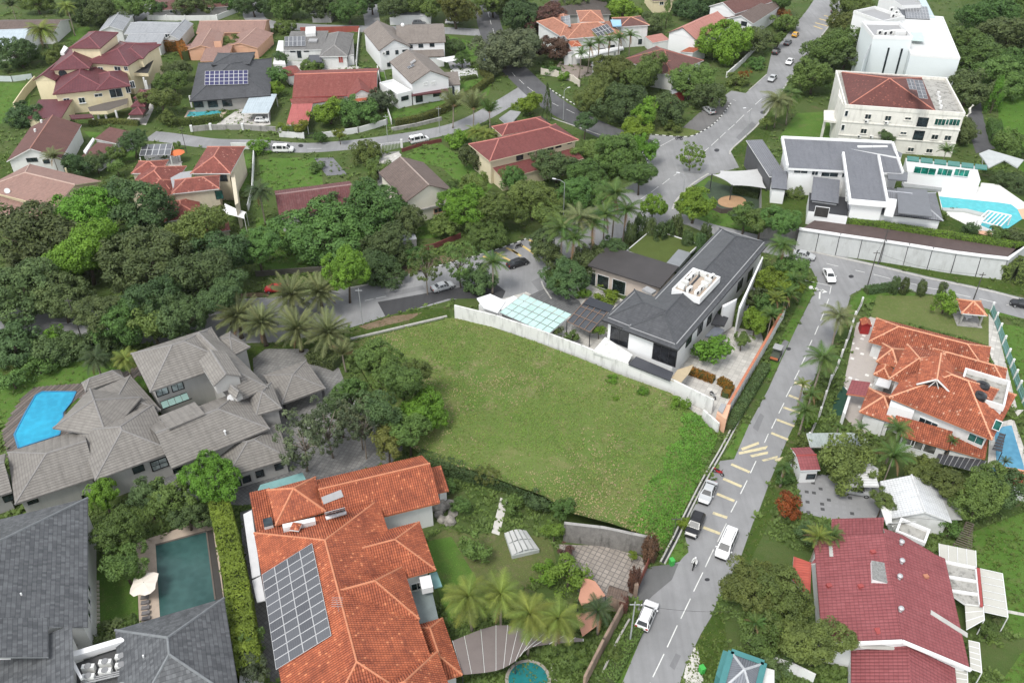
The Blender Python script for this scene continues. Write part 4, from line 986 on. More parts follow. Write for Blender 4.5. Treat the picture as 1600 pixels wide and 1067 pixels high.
# ---------------------------------------------------------------- dark slate house, bottom left
h = root('slate_roof_house','dark slate roofed house filling the bottom corner beside the green pool','house',W(120,1000))
kw = dict(rm=R_SLATE,cap=C_SLATE,t=T03,wall=WHITE,fascia=C_SLATE)
s1 = Block(h,(548,715),(548,-90),(-560,-90),6.3,rise=5.5,oh=.6,axis='u',ends=(0,1),**kw)
_P = s1.roof.faces[0] if face_uv(s1.roof.faces[0])[3].dot(Vector((1,0,0))) > 0 else s1.roof.faces[1]
_n = face_uv(_P)[3]; _q = [onplane(*T03(*k),_P[0],_n) + _n * .02 for k in ((300,905),(298,660),(-300,660),(-300,905))]
Roof(h,[_q],[],R_SLATE,None,C_SLATE)
s2 = Block(h,(720,735),(1400,535),(1465,1200),5.8,rise=3.6,oh=.7,axis='w',ends=(1,1),**kw)
s3 = Block(h,(-80,1300),(-60,905),(475,935),6.6,rise=1.2,oh=.4,kind='shed',axis='u',**{**kw,'cap': None})
slab(h,'white_parapet','330,905 755,780 790,800 400,920',6.4,.9,[WHITE_CLEAN],T03); slab(h,'white_parapet','-60,888 460,918 515,1030 500,1040 445,945 -60,912',6.9,.4,[WHITE_CLEAN],T03)
slab(h,'plant_deck','470,945 790,830 795,1150 480,1150',5.0,.4,[plain('dark_deck_floor',(.07,.07,.07),.8)],T03)
for i,(x,y) in enumerate(((545,955),(545,1015),(652,925),(652,980),(755,890),(755,945),(755,1075))):
    p = W(*T03(x,y),6.4); p.z = 5.3; ac_unit(h,p,.1,big=1.5,ontop=True)
mb = MB()
for k in range(3): mb.bar(W(*T03(505,1050 + 12 * k),5.9),W(*T03(785,985 + 12 * k),5.9),.12)
mb.world('pipe_run',h,PALEG)
slab(h,'balcony_floor','295,700 480,720 480,850 290,900',3.2,.2,[plain('brown_tiles',(.16,.13,.11),.7)],T03)
for p in ((135,517),(898,905)):
    q,n = (s1 if p[0] < 400 else s2).roof.at(*T03(*p)); MB().cyl(q,.1,.35,8).world('roof_vent',h,WHITE_CLEAN)
for y in (480,560,640): s1.win(555,y,1.2,1.4,1,1,T03,None,WHITE_CLEAN,want=0)
h2 = root('swimming_pool','dark green rectangular swimming pool with tan stone surround','pool',W(290,890))
slab(h2,'pool_surround','850,235 860,185 1320,35 1365,225 1400,540 1400,700 870,700',.14,.1,[TANSTONE],T03)
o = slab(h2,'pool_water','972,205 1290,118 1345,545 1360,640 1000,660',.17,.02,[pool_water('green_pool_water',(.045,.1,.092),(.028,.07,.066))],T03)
slab(h2,'overflow_edge','1290,118 1330,108 1395,535 1405,640 1360,640 1345,545',.16,.04,[plain('dark_basin',(.05,.045,.04),.5)],T03)
mb = MB(); P_ = [W(*T03(*q),.19) for q in ((972,205),(1290,118),(1345,545))]
mb.bar(P_[0],P_[1],.25,.1).bar(P_[1],P_[2],.2,.1).world('pool_edge',h2,plain('dark_coping',(.12,.1,.085),.7))
patch('lawn','545,420 850,240 865,700 620,720 560,690',.02,LAWN,T03)
h2 = root('stepping_path','row of pale stepping slabs along the slate house lawn','path',W(*T03(605,560),.02))
for i in range(11):
    y = 425 + i * 25; P_ = [W(*T03(*q),.1) for q in ((588 + i,y),(620 + i * .5,y),(620 + i * .5,y + 18),(588 + i,y + 18))]; MB().prism(P_,.0,.1).world('paving_slab',h2,plain('step_slab',(.4,.37,.3),.9,.1))
h2 = root('parasol','cream square parasol over the row of sunbeds by green pool','parasol',W(*T03(905,470)))
pc = W(*T03(900,445),2.6); V = [pc + Vector((0,0,.25))]; 
for k in range(16):
    t = k * math.pi / 8; rr = 1.75 / max(abs(math.cos(t - .1)),abs(math.sin(t - .1))) * (1 + .05 * math.sin(k * 3)); V.append(pc + Vector((rr * math.cos(t) * .85,rr * math.sin(t),-.1 * (k % 2))))
mk('canopy',h2,V,[(0,1 + k,1 + (k + 1) % 16) for k in range(16)],plain('cream_canvas',(.66,.6,.52),.9,.06))
MB().cyl((pc.x,pc.y,0),.04,2.9,6).world('pole',h2,WOOD)
for i in range(5):
    p = W(*T03(905 + i * 2,530 + i * 33),.3); h3 = root('sunbed',('grey sunbed nearest the cream parasol','grey sunbed second from the cream parasol','grey sunbed in the middle of the poolside row','grey sunbed fourth from the cream parasol','grey sunbed farthest from the cream parasol')[i],'sunbed',p,'sunbeds by the green pool')
    MB().box((p.x,p.y,.3),(1.0,.55,.12),.15).world('mattress',h3,plain('grey_cushion',(.16,.15,.15),.9)); MB().box((p.x + .35,p.y + .05,.45),(.35,.5,.1),.15).world('backrest',h3,plain('grey_cushion',(.16,.15,.15)))
    for sx in (-.4,.4): MB().box((p.x + sx,p.y,.12),(.06,.5,.24),.15).world('leg',h3,DARK)
wall_line('boundary_wall','white wall between the slate house and the orange roofed house','wall','352,800 372,880 405,1067',2.2,.2,WHITE)

# ================================================================ right-hand side
# ---------------------------------------------------------------- second orange roofed house
h = root('orange_roof_house','white house with worn orange clay roofs and black rooftop water tanks','house',W(1460,660))
kw = dict(rm=R_ORANGE2,cap=RIDGE((.6,.3,.18)),t=ZR,skin=SK,wall=WHITE,fascia=plain('orange_fascia',(.45,.15,.07),.8))
o1 = Block(h,(318,500),(890,735),(1000,478),6.6,rise=3.6,oh=.8,axis='u',**kw)
o1b = Block(h,(322,395),(418,205),(620,260),6.6,rise=1.7,oh=.8,axis='w',**kw)
o2 = Block(h,(205,190),(247,60),(880,232),3.4,rise=1.9,oh=.7,axis='w',**kw)
o3 = Block(h,(560,228),(972,342),(962,425),4.6,rise=1.4,oh=.6,axis='u',**kw)
o4 = Block(h,(247,300),(282,200),(400,235),4.2,rise=1.3,oh=.5,kind='pyr',**kw)
o4b = Block(h,(232,372),(258,308),(345,330),3.4,rise=.9,oh=.4,kind='hip',**kw)
o5 = Block(h,(152,580),(345,642),(345,490),3.6,rise=1.8,oh=.7,kind='pyr',**kw)
o5b = Block(h,(80,480),(110,403),(212,425),3.1,rise=.6,oh=.3,kind='shed',axis='u',walls=False,**{**kw,'cap': None,'skin': None,'rm': R_RED})
o6 = Block(h,(382,712),(645,790),(668,730),3.3,rise=1.3,oh=.3,kind='shed',axis='u',**{**kw,'cap': None})
o6b = Block(h,(650,785),(850,842),(872,760),3.2,rise=1.0,oh=.3,kind='shed',axis='u',**{**kw,'cap': None})
o6c = Block(h,(345,640),(430,665),(440,600),4.0,rise=1.0,oh=.2,kind='shed',axis='u',walls=False,**{**kw,'cap': None})
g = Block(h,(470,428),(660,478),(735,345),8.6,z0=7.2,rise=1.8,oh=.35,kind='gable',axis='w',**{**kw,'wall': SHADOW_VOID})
_c = g.r; mb = MB(); e = [_c.p(0,-.02,8.6),_c.p(_c.L / 2,-.02,10.4),_c.p(_c.L,-.02,8.6)]
mb.bar(e[0],e[1],.14,.2).bar(e[1],e[2],.14,.2).bar(_c.p(_c.L * .35,.1,8.6),_c.p(_c.L / 2,.1,10.1),.1).bar(_c.p(_c.L * .65,.1,8.6),_c.p(_c.L / 2,.1,10.1),.1).world('gable_trim',h,WHITE)
# sunken concrete deck with tanks
o,r = rbox(h,'concrete_deck',(700,492),(738,362),(975,440),8.0,2.2,[WHITE,CONC_ROOF],ZR,1); parapet(h,r,7.8,8.8,.3,WHITE)
for i,(x,y) in enumerate(((836,435),(820,492))):
    p = W(*ZR(x,y),9.0); p.z = 8.0; mb = MB().cyl(p,1.0,1.25,18).cyl((p.x,p.y,p.z + 1.25),1.0,.25,18,r2=.5).cyl((p.x,p.y,p.z + 1.5),.35,.1,12)
    for k in (.3,.6,.9): mb.cyl((p.x,p.y,p.z + k),1.03,.06,18)
    mb.world('water_tank',h,plain('black_tank',(.02,.021,.023),.35,.2,3))
rbox(h,'dormer_wall',(320,545),(330,510),(465,550),5.9,2.6,[WHITE_CLEAN],ZR)
o1.win(407,562,2.6,1.1,2,1,ZR); o1.win(535,643,2.8,1.2,3,1,ZR); o1.win(800,732,2.2,1.5,2,1,ZR,GLASS_G); o1.ac(598,688,ZR)
o5.win(226,652,2.4,1.5,2,1,ZR,glass('curtained_glass',(.1,.1,.09)))
for x,y in ((425,740),(475,765),(540,785)): o6.win(x,y,1.9,1.7,1,1,ZR,glass('curtained_glass',(.1,.1,.09)))
o1.win(920,655,1.0,1.8,1,1,ZR,GLASS_G)
slab(h,'white_entry_wall','180,595 200,590 300,630 290,640',2.9,2.9,[WHITE],ZR)
slab(h,'carport_wall','60,580 90,490 105,495 75,595',2.6,2.6,[WHITE],ZR)
slab(h,'flat_roof','240,430 262,385 335,400 318,450',3.1,.2,[plain('white_sheet_roof',(.6,.6,.6))],ZR)
h2 = root('black_pergola','black slatted pergola roof below the second orange roofed house','pergola',W(*ZR(700,870)))
a,b_,c,d = [W(*ZR(*p),2.7) for p in ((566,862),(590,812),(858,852),(818,915))]
for i in range(9):
    s0,s1_ = i / 9 + .008,(i + 1) / 9 - .008; mk('roof_panel',h2,[a + (d - a) * s0,a + (d - a) * s1_,b_ + (c - b_) * s1_,b_ + (c - b_) * s0],[(0,1,2,3)],plain('dark_roof_sheet',(.045,.046,.05),.4,.15,2))
mb = MB()
for i in range(10): mb.bar(a + (d - a) * (i / 9) - Vector((0,0,.05)),b_ + (c - b_) * (i / 9) - Vector((0,0,.05)),.06)
mb.world('frame',h2,ALU)
for p in (a,d): MB().bar(Vector((p.x,p.y,0)),p,.12).world('post',h2,WHITE)
h2 = root('dark_awning','dark ribbed awning leaning over the pool of the tank-topped house','awning',W(*ZR(925,750)))
a,b_,c,d = [W(*ZR(*p),2.6) for p in ((888,792),(932,695),(965,705),(945,805))]
for i in range(6):
    s0,s1_ = i / 6 + .01,(i + 1) / 6 - .01; mk('roof_panel',h2,[a + (b_ - a) * s0,d + (c - d) * s0,d + (c - d) * s1_,a + (b_ - a) * s1_],[(0,1,2,3)],plain('dark_roof_sheet',(.045,.046,.05)))
for p in (c,d): MB().bar(Vector((p.x,p.y,0)),p,.1).world('post',h2,DARK)
h2 = root('swimming_pool','narrow blue swimming pool along the green picket fence','pool',W(1580,690))
slab(h2,'pool_surround','880,650 1010,620 1100,870 1110,960 860,960',.1,.1,[PAVE_PALE],ZR)
slab(h2,'pool_water','905,700 950,662 998,655 1066,880 1068,905 915,875',.14,.03,[pool_water('soft_blue_water',(.1,.28,.4),(.07,.22,.33))],ZR); slab(h2,'pool_water','870,885 1000,905 1010,960 880,960',.13,.03,[MATS.get('x') or pool_water('deep_blue_water',(.04,.12,.2),(.03,.09,.15))],ZR)
h2 = root('poolside_hut','small orange tiled hut at the edge beyond the narrow pool','hut',W(1585,750))
Block(h2,(925,970),(915,885),(1180,905),3.0,rise=1.6,oh=.5,axis='w',**kw)
# garden of that house
patch('lawn','1358,500 1370,462 1480,462 1545,490 1545,540 1520,530 1420,505',.02,LAWN_PALE)
patch('courtyard_paving','1338,505 1360,495 1440,520 1420,640 1345,680 1310,640',.024,grid_mat('white_dot_paving',(.42,.38,.34),(.4,.36,.33),1.1,1.1,alt=(.7,.68,.64),lw=.5,rot=.55,var=.05))
patch('courtyard_paving','1545,490 1560,510 1590,610 1600,640 1590,650 1560,600 1545,545',.028,PAVE_PALE)
patch('green_awning','1303,625 1318,603 1325,612 1322,648 1300,650',.034,plain('dark_green_cover',(.012,.05,.03),.8))
h2 = root('garden_gazebo','square gazebo with orange tiled roof on the corner lawn','gazebo',W(1520,487))
gz = Block(h2,(1210,890),(1370,905),(1345,815),2.8,rise=1.3,oh=.2,kind='pyr',walls=False,rm=R_ORANGE2,cap=RIDGE((.6,.3,.18)),t=T31,fascia=WHITE)
for x in (.5,gz.r.L - .5):
    for y in (.5,gz.r.D - .5): MB().bar(gz.r.p(x,y,0),gz.r.p(x,y,2.8),.3).world('column',h2,CONC)
MB().prism(gz.r.corners(0),0,.1).world('floor_slab',h2,CONC)
h3 = root('garden_table','round white table under the corner gazebo','table',gz.r.p(gz.r.L / 2,gz.r.D / 2,.1)); q = gz.r.p(gz.r.L / 2,gz.r.D / 2,0)
MB().cyl((q.x,q.y,.82),.7,.06,16).world('table_top',h3,WHITE_CLEAN); MB().cyl((q.x,q.y,.1),.12,.72,8).world('pedestal',h3,WHITE_CLEAN)
h2 = root('garden_shrine','little red shrine hut with bright orange roof on the courtyard','shrine',W(1354,512))
Block(h2,(585,965),(650,970),(655,930),2.0,rise=.5,oh=.15,kind='gable',rm=R_ORANGE,wall=plain('shrine_red',(.3,.02,.02),.6),t=T31)
# balustrades and fences
def fence(name,label,pts,h_,step,pm,rm,t=None,ball=True,z0=0.0,panel=None,pw=.32):
    P = [W(*p,z0) for p in poly_px(pts,t)]; r = root(name,label,'fence',P[0]); pm_ = MB().box((0,0,h_ / 2),(pw,pw,h_)); 
    if ball: pm_.ball((0,0,h_ + .2),.22,8,5)
    me = pm_.local('fence_post',pm); rails = MB()
    for i in range(len(P) - 1):
        d = P[i + 1] - P[i]; n = max(1,int(d.length / step)); a = math.atan2(d.y,d.x)
        for k in range(n + (i == len(P) - 2)): link('fence_post',me,r,P[i] + d * (k / n) - P[0],a)
        for zz in (.25,h_ * .5,h_ - .2): rails.bar(P[i] + Vector((0,0,zz)),P[i + 1] + Vector((0,0,zz)),.07)
        m = int(d.length / .22)
        for k in range(m): q = P[i] + d * (k / m); rails.bar(q + Vector((0,0,.1)),q + Vector((0,0,h_ - .1)),.05)
    rails.world('rail_panel',r,rm)
    if panel:
        mb = MB()
        for i in range(len(P) - 1): mb.bar(P[i] + Vector((0,0,.25)),P[i + 1] + Vector((0,0,.25)),.2,.5)
        mb.world('plinth',r,panel)
    return r
fence('picket_fence','green railing fence with white ball-topped posts down the right lawn','1548,487 1560,520 1573,560 1590,610 1606,650',1.8,2.6,WHITE_CLEAN,plain('fence_green',(.14,.28,.26),.6),panel=plain('fence_green',(.14,.28,.26)))
fence('balustrade','white ball-topped balustrade along the road side of the corner garden','1345,478 1334,500 1325,530 1308,575 1296,600 1280,650 1262,690',1.6,3.0,WHITE,KERB_C,panel=WHITE_DIRTY)
# ---------------------------------------------------------------- forecourt and white roofed house
patch('forecourt','1245,755 1270,740 1340,745 1400,760 1420,800 1380,815 1300,812 1250,800',.03,grid_mat('spotted_paving',(.27,.27,.27),(.25,.25,.25),1.0,1.0,alt=(.07,.07,.07),lw=.45,rot=.2,var=.04))
h = root('guard_house','tiny white guard house with maroon roof beside the side street','hut',W(1266,745))
gh = Block(h,(203,803),(328,798),(312,655),2.8,rise=.7,oh=.25,kind='gable',axis='u',rm=R_RED,cap=C_RED,wall=WHITE_CLEAN,t=T32); gh.win(267,840,1.3,1.0,2,1,T32,None,DARK)
h = root('metal_shelter','grey corrugated lean-to roof beside the courtyard gate','shelter',W(1310,690))
Block(h,(265,655),(625,650),(635,580),2.6,rise=.5,oh=.1,kind='shed',walls=False,rm=tiles('grey_corrugated',(.3,.34,.32),(.36,.4,.38),.25,3,.3,.1,dirt_amt=.3),t=T32); MB().bar(W(1268,690),W(1268,690,2.6),.1).bar(W(1355,690),W(1355,690,2.6),.1).world('post',h,ALU)
R_WHITE = tiles('white_roof_tiles',(.55,.56,.56),(.64,.65,.65),.35,.4,.28,.4,dirt=(.3,.3,.3),dirt_amt=.3)
h = root('white_roof_house','low house with white tiled roof between the two red roofs','house',W(1430,800))
wh = Block(h,(775,1100),(700,870),(1085,960),3.0,rise=1.6,oh=.4,kind='gable',axis='u',rm=R_WHITE,cap=RIDGE((.55,.55,.54)),wall=WHITE,t=T32)
slab(h,'side_awning','1085,970 1195,990 1215,1110 1090,1110',3.0,.1,[plain('grey_poly_roof',(.3,.3,.28),.5,.12)],T32); slab(h,'white_flat_roof','700,1020 770,1010 775,1140 740,1140',3.4,.2,[WHITE_DIRTY],T32)
h = root('white_carport','white ribbed carport roof over the silver car','carport',W(1355,750))
Block(h,(500,900),(690,915),(690,775),2.7,rise=.4,oh=.1,kind='shed',walls=False,rm=tiles('white_ribbed_sheet',(.58,.58,.57),(.66,.66,.65),.5,4,.35,.05,dirt_amt=.2),t=T32)
for x,y in ((505,925),(690,945)): p = W(*T32(x,y + 20)); MB().bar(p,p + Vector((0,0,2.7)),.1).world('post',h,ALU)
slab(h,'back_roof','480,740 600,745 690,790 690,850 560,830',2.9,.1,[plain('white_sheet_roof',(.6,.6,.6))],T32)
# ---------------------------------------------------------------- big maroon roof, bottom right
h = root('maroon_roof_house','big low house with broad maroon tiled roof and white gable bands','house',W(1400,960))
kw = dict(rm=R_RED,cap=None,t=T33,wall=WHITE_CLEAN,skin=(.45,.5,.02,.03),fascia=C_RED)
k1 = Block(h,(1262,985),(1105,290),(300,330),3.8,rise=3.0,oh=.35,kind='gable',axis='u',**kw)
_f = k1.roof; RA = lambda x,y,o=0.0: _f.at(*T33(x,y),o)
k2 = Block(h,(1200,1290),(1165,948),(520,785),3.2,rise=2.6,oh=.3,kind='gable',axis='u',**kw)
def rp(parent,faces,rm,z=None,t=None,thick=.2,fascia=None,skin=None):
    fs = [[W(*(t(x,y) if t else (x,y)),z_) for x,y,z_ in f] for f in faces]
    return Roof(parent,fs,[],rm,None,fascia or WHITE,thick,skin)
rp(h,[[(390,178,3.7),(715,166,5.9),(725,35,5.7),(400,42,3.5)]],R_RED,t=T33,skin=(.45,.5,.02,.03))
rp(h,[[(270,320,3.6),(720,300,6.5),(715,172,6.0),(395,180,3.9)]],R_RED,t=T33,skin=(.45,.5,.02,.03))
rp(h,[[(722,100,5.9),(765,300,6.6),(1100,300,3.8),(1010,240,3.8),(840,140,4.6)]],R_RED,t=T33)
R_REDP = tiles('faded_red_sheet',(.36,.07,.05),(.44,.1,.07),.4,2,.2,.2,dirt_amt=.2)
rp(h,[[(150,420,2.9),(160,275,2.9),(272,315,3.3),(262,545,3.3)]],R_REDP,t=T33)
# white gable coping that follows the near edge
P_ = [k1.r.p(-.1,0,3.95),k1.r.p(-.1,k1.r.D / 2,6.95),k1.r.p(-.1,k1.r.D,3.95)]
MB().bar(P_[0],P_[1],.35,.35).bar(P_[1],P_[2],.35,.35).world('gable_coping',h,WHITE_CLEAN)
p,n = RA(702,382,.02); o = MB().prism([RA(*q)[0] for q in ((640,320),(765,318),(766,447),(645,442))],p.z - .5,p.z + .25,0,1).world('light_well',h,[WHITE_CLEAN,plain('well_floor',(.2,.2,.19),.9,.4,3)])
for i,(x,y) in enumerate(((830,195),(832,312),(818,410),(825,612))):
    q,n = RA(x,y + 8); mb = MB().cyl(q - Vector((0,0,.1)),.22,.5,10).ball((q.x,q.y,q.z + .6),.36,12,6,sc=(1,1,.8)); mb.world('roof_turbine',h,ALU,True)
for x,y in ((655,252),(578,466),(380,462),(985,405)): q,n = RA(x,y); MB().box((q.x,q.y,q.z + .1),(.6,.5,.4),.2).world('roof_hatch',h,(plain('rust_hatch',(.4,.17,.1),.8) if x > 900 else C_RED))
MB().bar(RA(1015,625,.05)[0],RA(1245,770,.05)[0],.7,.08,0,n).world('roof_light_strip',h,plain('pale_sheet',(.42,.41,.38),.5))
slab(h,'roof_light_strip','550,820 825,828 825,860 580,850',5.2,.08,[plain('pale_sheet',(.42,.41,.38),.5)],T33)
slab(h,'roof_light_strip','380,210 470,205 475,275 385,275',4.6,.08,[plain('pale_sheet',(.42,.41,.38),.5)],T33)
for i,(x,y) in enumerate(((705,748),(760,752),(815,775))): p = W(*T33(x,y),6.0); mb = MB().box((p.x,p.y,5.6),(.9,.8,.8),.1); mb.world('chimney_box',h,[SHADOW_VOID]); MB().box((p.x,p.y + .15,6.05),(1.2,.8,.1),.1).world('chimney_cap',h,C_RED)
for i,s in enumerate(('1105,310 1300,350 1315,435 1108,400','1108,402 1315,437 1320,515 1112,485','1112,488 1320,517 1325,580 1230,570')):
    slab(h,'roof_deck',s,3.3,.3,[WHITE,CONC_ROOF],T33,1)
mb = MB()
for s in ('1105,310 1300,350','1108,401 1315,436','1112,486 1320,516','1300,350 1325,580'): a,b_ = poly_px(s,T33); mb.bar(W(*a,3.45),W(*b_,3.45),.3,.3)
mb.world('deck_upstand',h,WHITE_CLEAN)
slab(h,'maroon_edge','1305,345 1325,350 1345,585 1328,582',3.7,.3,[C_RED],T33)
# translucent awnings down the garden side, panel by panel
AWN = plain('translucent_awning',(.46,.45,.4),.4,.06,1)
for lab,q,n in (('awning over the maroon house deck, uppermost of the row',((1068,195),(1298,240),(1302,342),(1072,292)),4),('widest awning standing out over the maroon house lawn',((1325,352),(1465,383),(1500,655),(1352,622)),6),
                  ('short awning below the widest awning of the maroon house',((1230,572),(1345,588),(1352,672),(1305,745),(1240,735)),3),('narrow awning beside the lower maroon roof',((1252,800),(1320,815),(1336,1002),(1265,978)),5),('awning at the bottom end of the maroon house',((1170,962),(1245,985),(1250,1110),(1180,1110)),4)):
    r2 = root('awning','pale translucent ' + lab,'awning',W(*T33(*q[0])),'awnings of the maroon roofed house'); a,b_,c,d = [W(*T33(*k),2.9) for k in (q[0],q[1],q[2],q[-1])]
    hor = n == 4 and 'uppermost' in lab; mb = MB()
    for i in range(n):
        s0,s1_ = i / n + .012,(i + 1) / n - .012
        V = [a + (b_ - a) * s0,a + (b_ - a) * s1_,d + (c - d) * s1_,d + (c - d) * s0] if hor else [a + (d - a) * s0,b_ + (c - b_) * s0,b_ + (c - b_) * s1_,a + (d - a) * s1_]
        mk('awning_panel',r2,V,[(0,1,2,3)],AWN)
    for s in range(n + 1):
        t_ = s / n
        if hor: mb.bar(a + (b_ - a) * t_,d + (c - d) * t_,.07)
        else: mb.bar(a + (d - a) * t_,b_ + (c - b_) * t_,.07)
    mb.bar(b_,c,.09).world('awning_frame',r2,WHITE_CLEAN)
    for p in (b_,c): MB().bar(Vector((p.x,p.y,0)),p,.09).world('post',r2,WHITE_CLEAN)
h2 = root('bathroom_annex','flat mossy concrete roof with white parapet above the maroon roof','annex',W(1445,830))
o,r = rbox(h2,'annex_block',(800,130),(830,55),(1010,100),3.4,3.4,[WHITE,CONC_ROOF],T33,1); parapet(h2,r,3.3,3.9,.3,WHITE_CLEAN)
h2 = root('white_canopy','small white peaked canopy above the mossy annex roof','canopy',W(1435,810)); Block(h2,(745,70),(905,60),(1000,75),3.4,rise=.8,oh=.05,kind='shed',walls=False,rm=R_WHITE,t=T33); MB().bar(W(1395,822),W(1395,822,3.4),.1).world('post',h2,ALU)
h2 = root('timber_pergola','weathered slatted pergola beside the mossy annex','pergola',W(1510,840))
a,b_,c,d = [W(*T33(*k),2.6) for k in ((1165,195),(1240,60),(1285,75),(1275,235))]
for i in range(12): MB().bar(a + (b_ - a) * (i / 11),d + (c - d) * (i / 11),.12,.08).world('slat',h2,WOOD)
for p in (a,b_,c,d): MB().bar(Vector((p.x,p.y,0)),p,.14).world('post',h2,WOOD)
patch('garden_path','1500,610 1600,630 1700,650 1700,670 1600,648 1500,630',.03,PAVE_PALE,T33)
# ---------------------------------------------------------------- teal pavilion at the bottom edge
h = root('teal_pavilion','teal framed pavilion with grey metal hip roof at the bottom edge','pavilion',W(1150,1055))
TEAL = plain('teal_paint',(.06,.2,.2),.6,.1,1)
tp = Block(h,(1330,1090),(1385,890),(1550,960),3.2,rise=1.2,oh=.3,kind='pyr',rm=tiles('grey_ribbed_metal',(.16,.17,.19),(.2,.21,.23),.28,3,.5,.05,dirt_amt=.15),cap=RIDGE((.42,.43,.44)),wall=TEAL,t=T23,fascia=TEAL)
gutter(h,tp.r,3.2,.0,d=-.35,m=TEAL,w=.7)
slab(h,'side_block','1275,1010 1320,860 1375,880 1330,1080',2.6,2.6,[TEAL],T23); slab(h,'white_deck','1545,960 1640,985 1640,1100 1540,1090',2.4,.2,[WHITE],T23)
wall_line('boundary_wall','white boundary wall behind the teal pavilion','wall','1190,1035 1235,1050 1270,1067',1.8,.2,WHITE)
# ---------------------------------------------------------------- terrace house with the long retaining wall
ZT = 3.4
tt = root('terrace',None,None,W(1400,350)); tt['kind'] = 'structure'
slab(tt,'terrace_fill','200,360 -40,330 -40,60 150,20 900,-60 1330,40 1640,190 1640,455 1500,540 1170,495 850,450',ZT,3.6,[CONC,GRASS],T31,1)
r = root('retaining_wall','tall pale concrete retaining wall with white coping above the cross street','wall',W(1400,410))
top = [W(*p,ZT + .9) for p in poly_px('195,362 450,400 735,440 880,462 1030,487 1180,510 1335,530 1500,548 1640,440',T31)]
pan = plain('retaining_panel',(.4,.41,.4),.85,.1,.6,dirt=(.2,.2,.18),dirt_amt=.4)
for i in range(len(top) - 1):
    a,b_ = top[i],top[i + 1]; n = max(1,round((b_ - a).length / 5.2)); d = (b_ - a) / n
    for k in range(n):
        p,q = a + d * k,a + d * (k + 1); e = d.normalized() * .07; mb = MB(); p2,q2 = p + e,q - e
        out = Vector((d.y,-d.x,0)).normalized(); out = out if out.y < 0 else -out
        V = [Vector((p2.x,p2.y,ZT + .7)),Vector((q2.x,q2.y,ZT + .7)),Vector((q2.x,q2.y,-.2)) + out * .9,Vector((p2.x,p2.y,-.2)) + out * .9]
        mb.add(V + [v - out * .35 for v in V],[(0,1,2,3),(0,3,7,4),(1,5,6,2),(4,5,1,0)]).world('concrete_panel',r,pan)
        MB().add([p - out * .05 + Vector((0,0,-.1)),q - out * .05 + Vector((0,0,-.1)),Vector((q.x,q.y,-.2)) + out * .8,Vector((p.x,p.y,-.2)) + out * .8],[(0,1,2,3)]).world('joint_backing',r,DARK)
mb = MB()
for i in range(len(top) - 1): mb.bar(top[i],top[i + 1] + (top[i + 1] - top[i]).normalized() * .2,.7,.35)
mb.world('wall_coping',r,WHITE_CLEAN)
slab(tt,'sloped_cover','225,352 290,310 620,345 1000,400 1400,460 1570,490 1600,470 1640,400 1650,425 1500,535 1180,498 880,450 450,388',ZT + 1.15,.5,[plain('brown_cover',(.085,.06,.055),.7,.15,.8)],T31)
h = root('terrace_house','modern white house with slate grey roofs above the retaining wall','house',W(1330,300,ZT))
R_BLUEG = tiles('blue_grey_tiles',(.13,.135,.15),(.17,.175,.19),.33,.4,0,.35,dirt=(.1,.1,.11),dirt_amt=.2,rough=.6)
R_RIB = tiles('ribbed_grey_metal',(.16,.165,.18),(.19,.195,.21),.45,5,.45,.05,dirt_amt=.15)
kw = dict(rm=R_BLUEG,wall=WHITE_CLEAN,fascia=WHITE_CLEAN)
A_,B_p,C_p = T30(125,1050),T30(835,1085),T30(842,945)
k1 = Block(h,A_,B_p,C_p,ZT + 6.4,z0=ZT,rise=1.6,oh=.5,kind='shed',axis='u',thick=.5,**kw); mb = MB()
c = k1.r; mb.bar(c.p(-.15,0,ZT + 6.6),c.p(-.15,c.D,ZT + 8.2),.45,.8).bar(c.p(0,c.D + .15,ZT + 8.2),c.p(c.L,c.D + .15,ZT + 8.2),.4,.6).bar(c.p(c.L + .15,0,ZT + 6.6),c.p(c.L + .15,c.D,ZT + 8.2),.4,.6).world('roof_rim',h,WHITE_CLEAN)
k2 = Block(h,T31(515,190),T31(742,210),T31(760,-30),ZT + 6.0,z0=ZT,rise=1.9,oh=.5,kind='shed',axis='u',thick=.6,**kw); c = k2.r
MB().bar(c.p(-.15,-.1,ZT + 6.1),c.p(-.15,c.D,ZT + 8.0),.45,.8).bar(c.p(c.L + .15,-.1,ZT + 6.1),c.p(c.L + .15,c.D,ZT + 8.0),.45,.8).bar(c.p(-.3,-.2,ZT + 6.0),c.p(c.L + .3,-.2,ZT + 6.0),.4,1.1).world('roof_rim',h,WHITE_CLEAN)
k3 = Block(h,T30(10,1105),T30(118,1100),T30(150,885),ZT + 3.4,z0=ZT - 2,rise=.8,oh=.3,kind='shed',axis='u',**{**kw,'rm': R_RIB,'wall': plain('charcoal_wall',(.08,.08,.085),.7)})
k4 = Block(h,T31(268,182),T31(440,205),T31(445,90),ZT + 3.6,z0=ZT,rise=1.2,oh=.3,kind='shed',axis='u',**{**kw,'fascia': DARK}); Block(h,T31(20,108),T31(118,118),T31(125,30),ZT + 3.6,z0=ZT,rise=1.0,oh=.3,kind='shed',axis='u',**{**kw,'fascia': DARK})
k5 = Block(h,T31(500,245),T31(1095,312),T31(1065,140),ZT + 3.4,z0=ZT,rise=2.2,oh=.5,axis='u',ends=(0,1),cap=RIDGE((.35,.36,.38)),**{**kw,'rm': R_RIB,'fascia': DARK})
slab(h,'raised_roof',[T31(*p) for p in ((815,262),(805,105),(995,120),(1025,285))],ZT + 5.6,.25,[plain('dark_metal_roof',(.13,.135,.145),.4)])
k6 = Block(h,T31(250,252),T31(500,285),T31(520,170),ZT + 3.0,z0=ZT,kind='flat',oh=.05,wall=WHITE_CLEAN,rm=DARK)
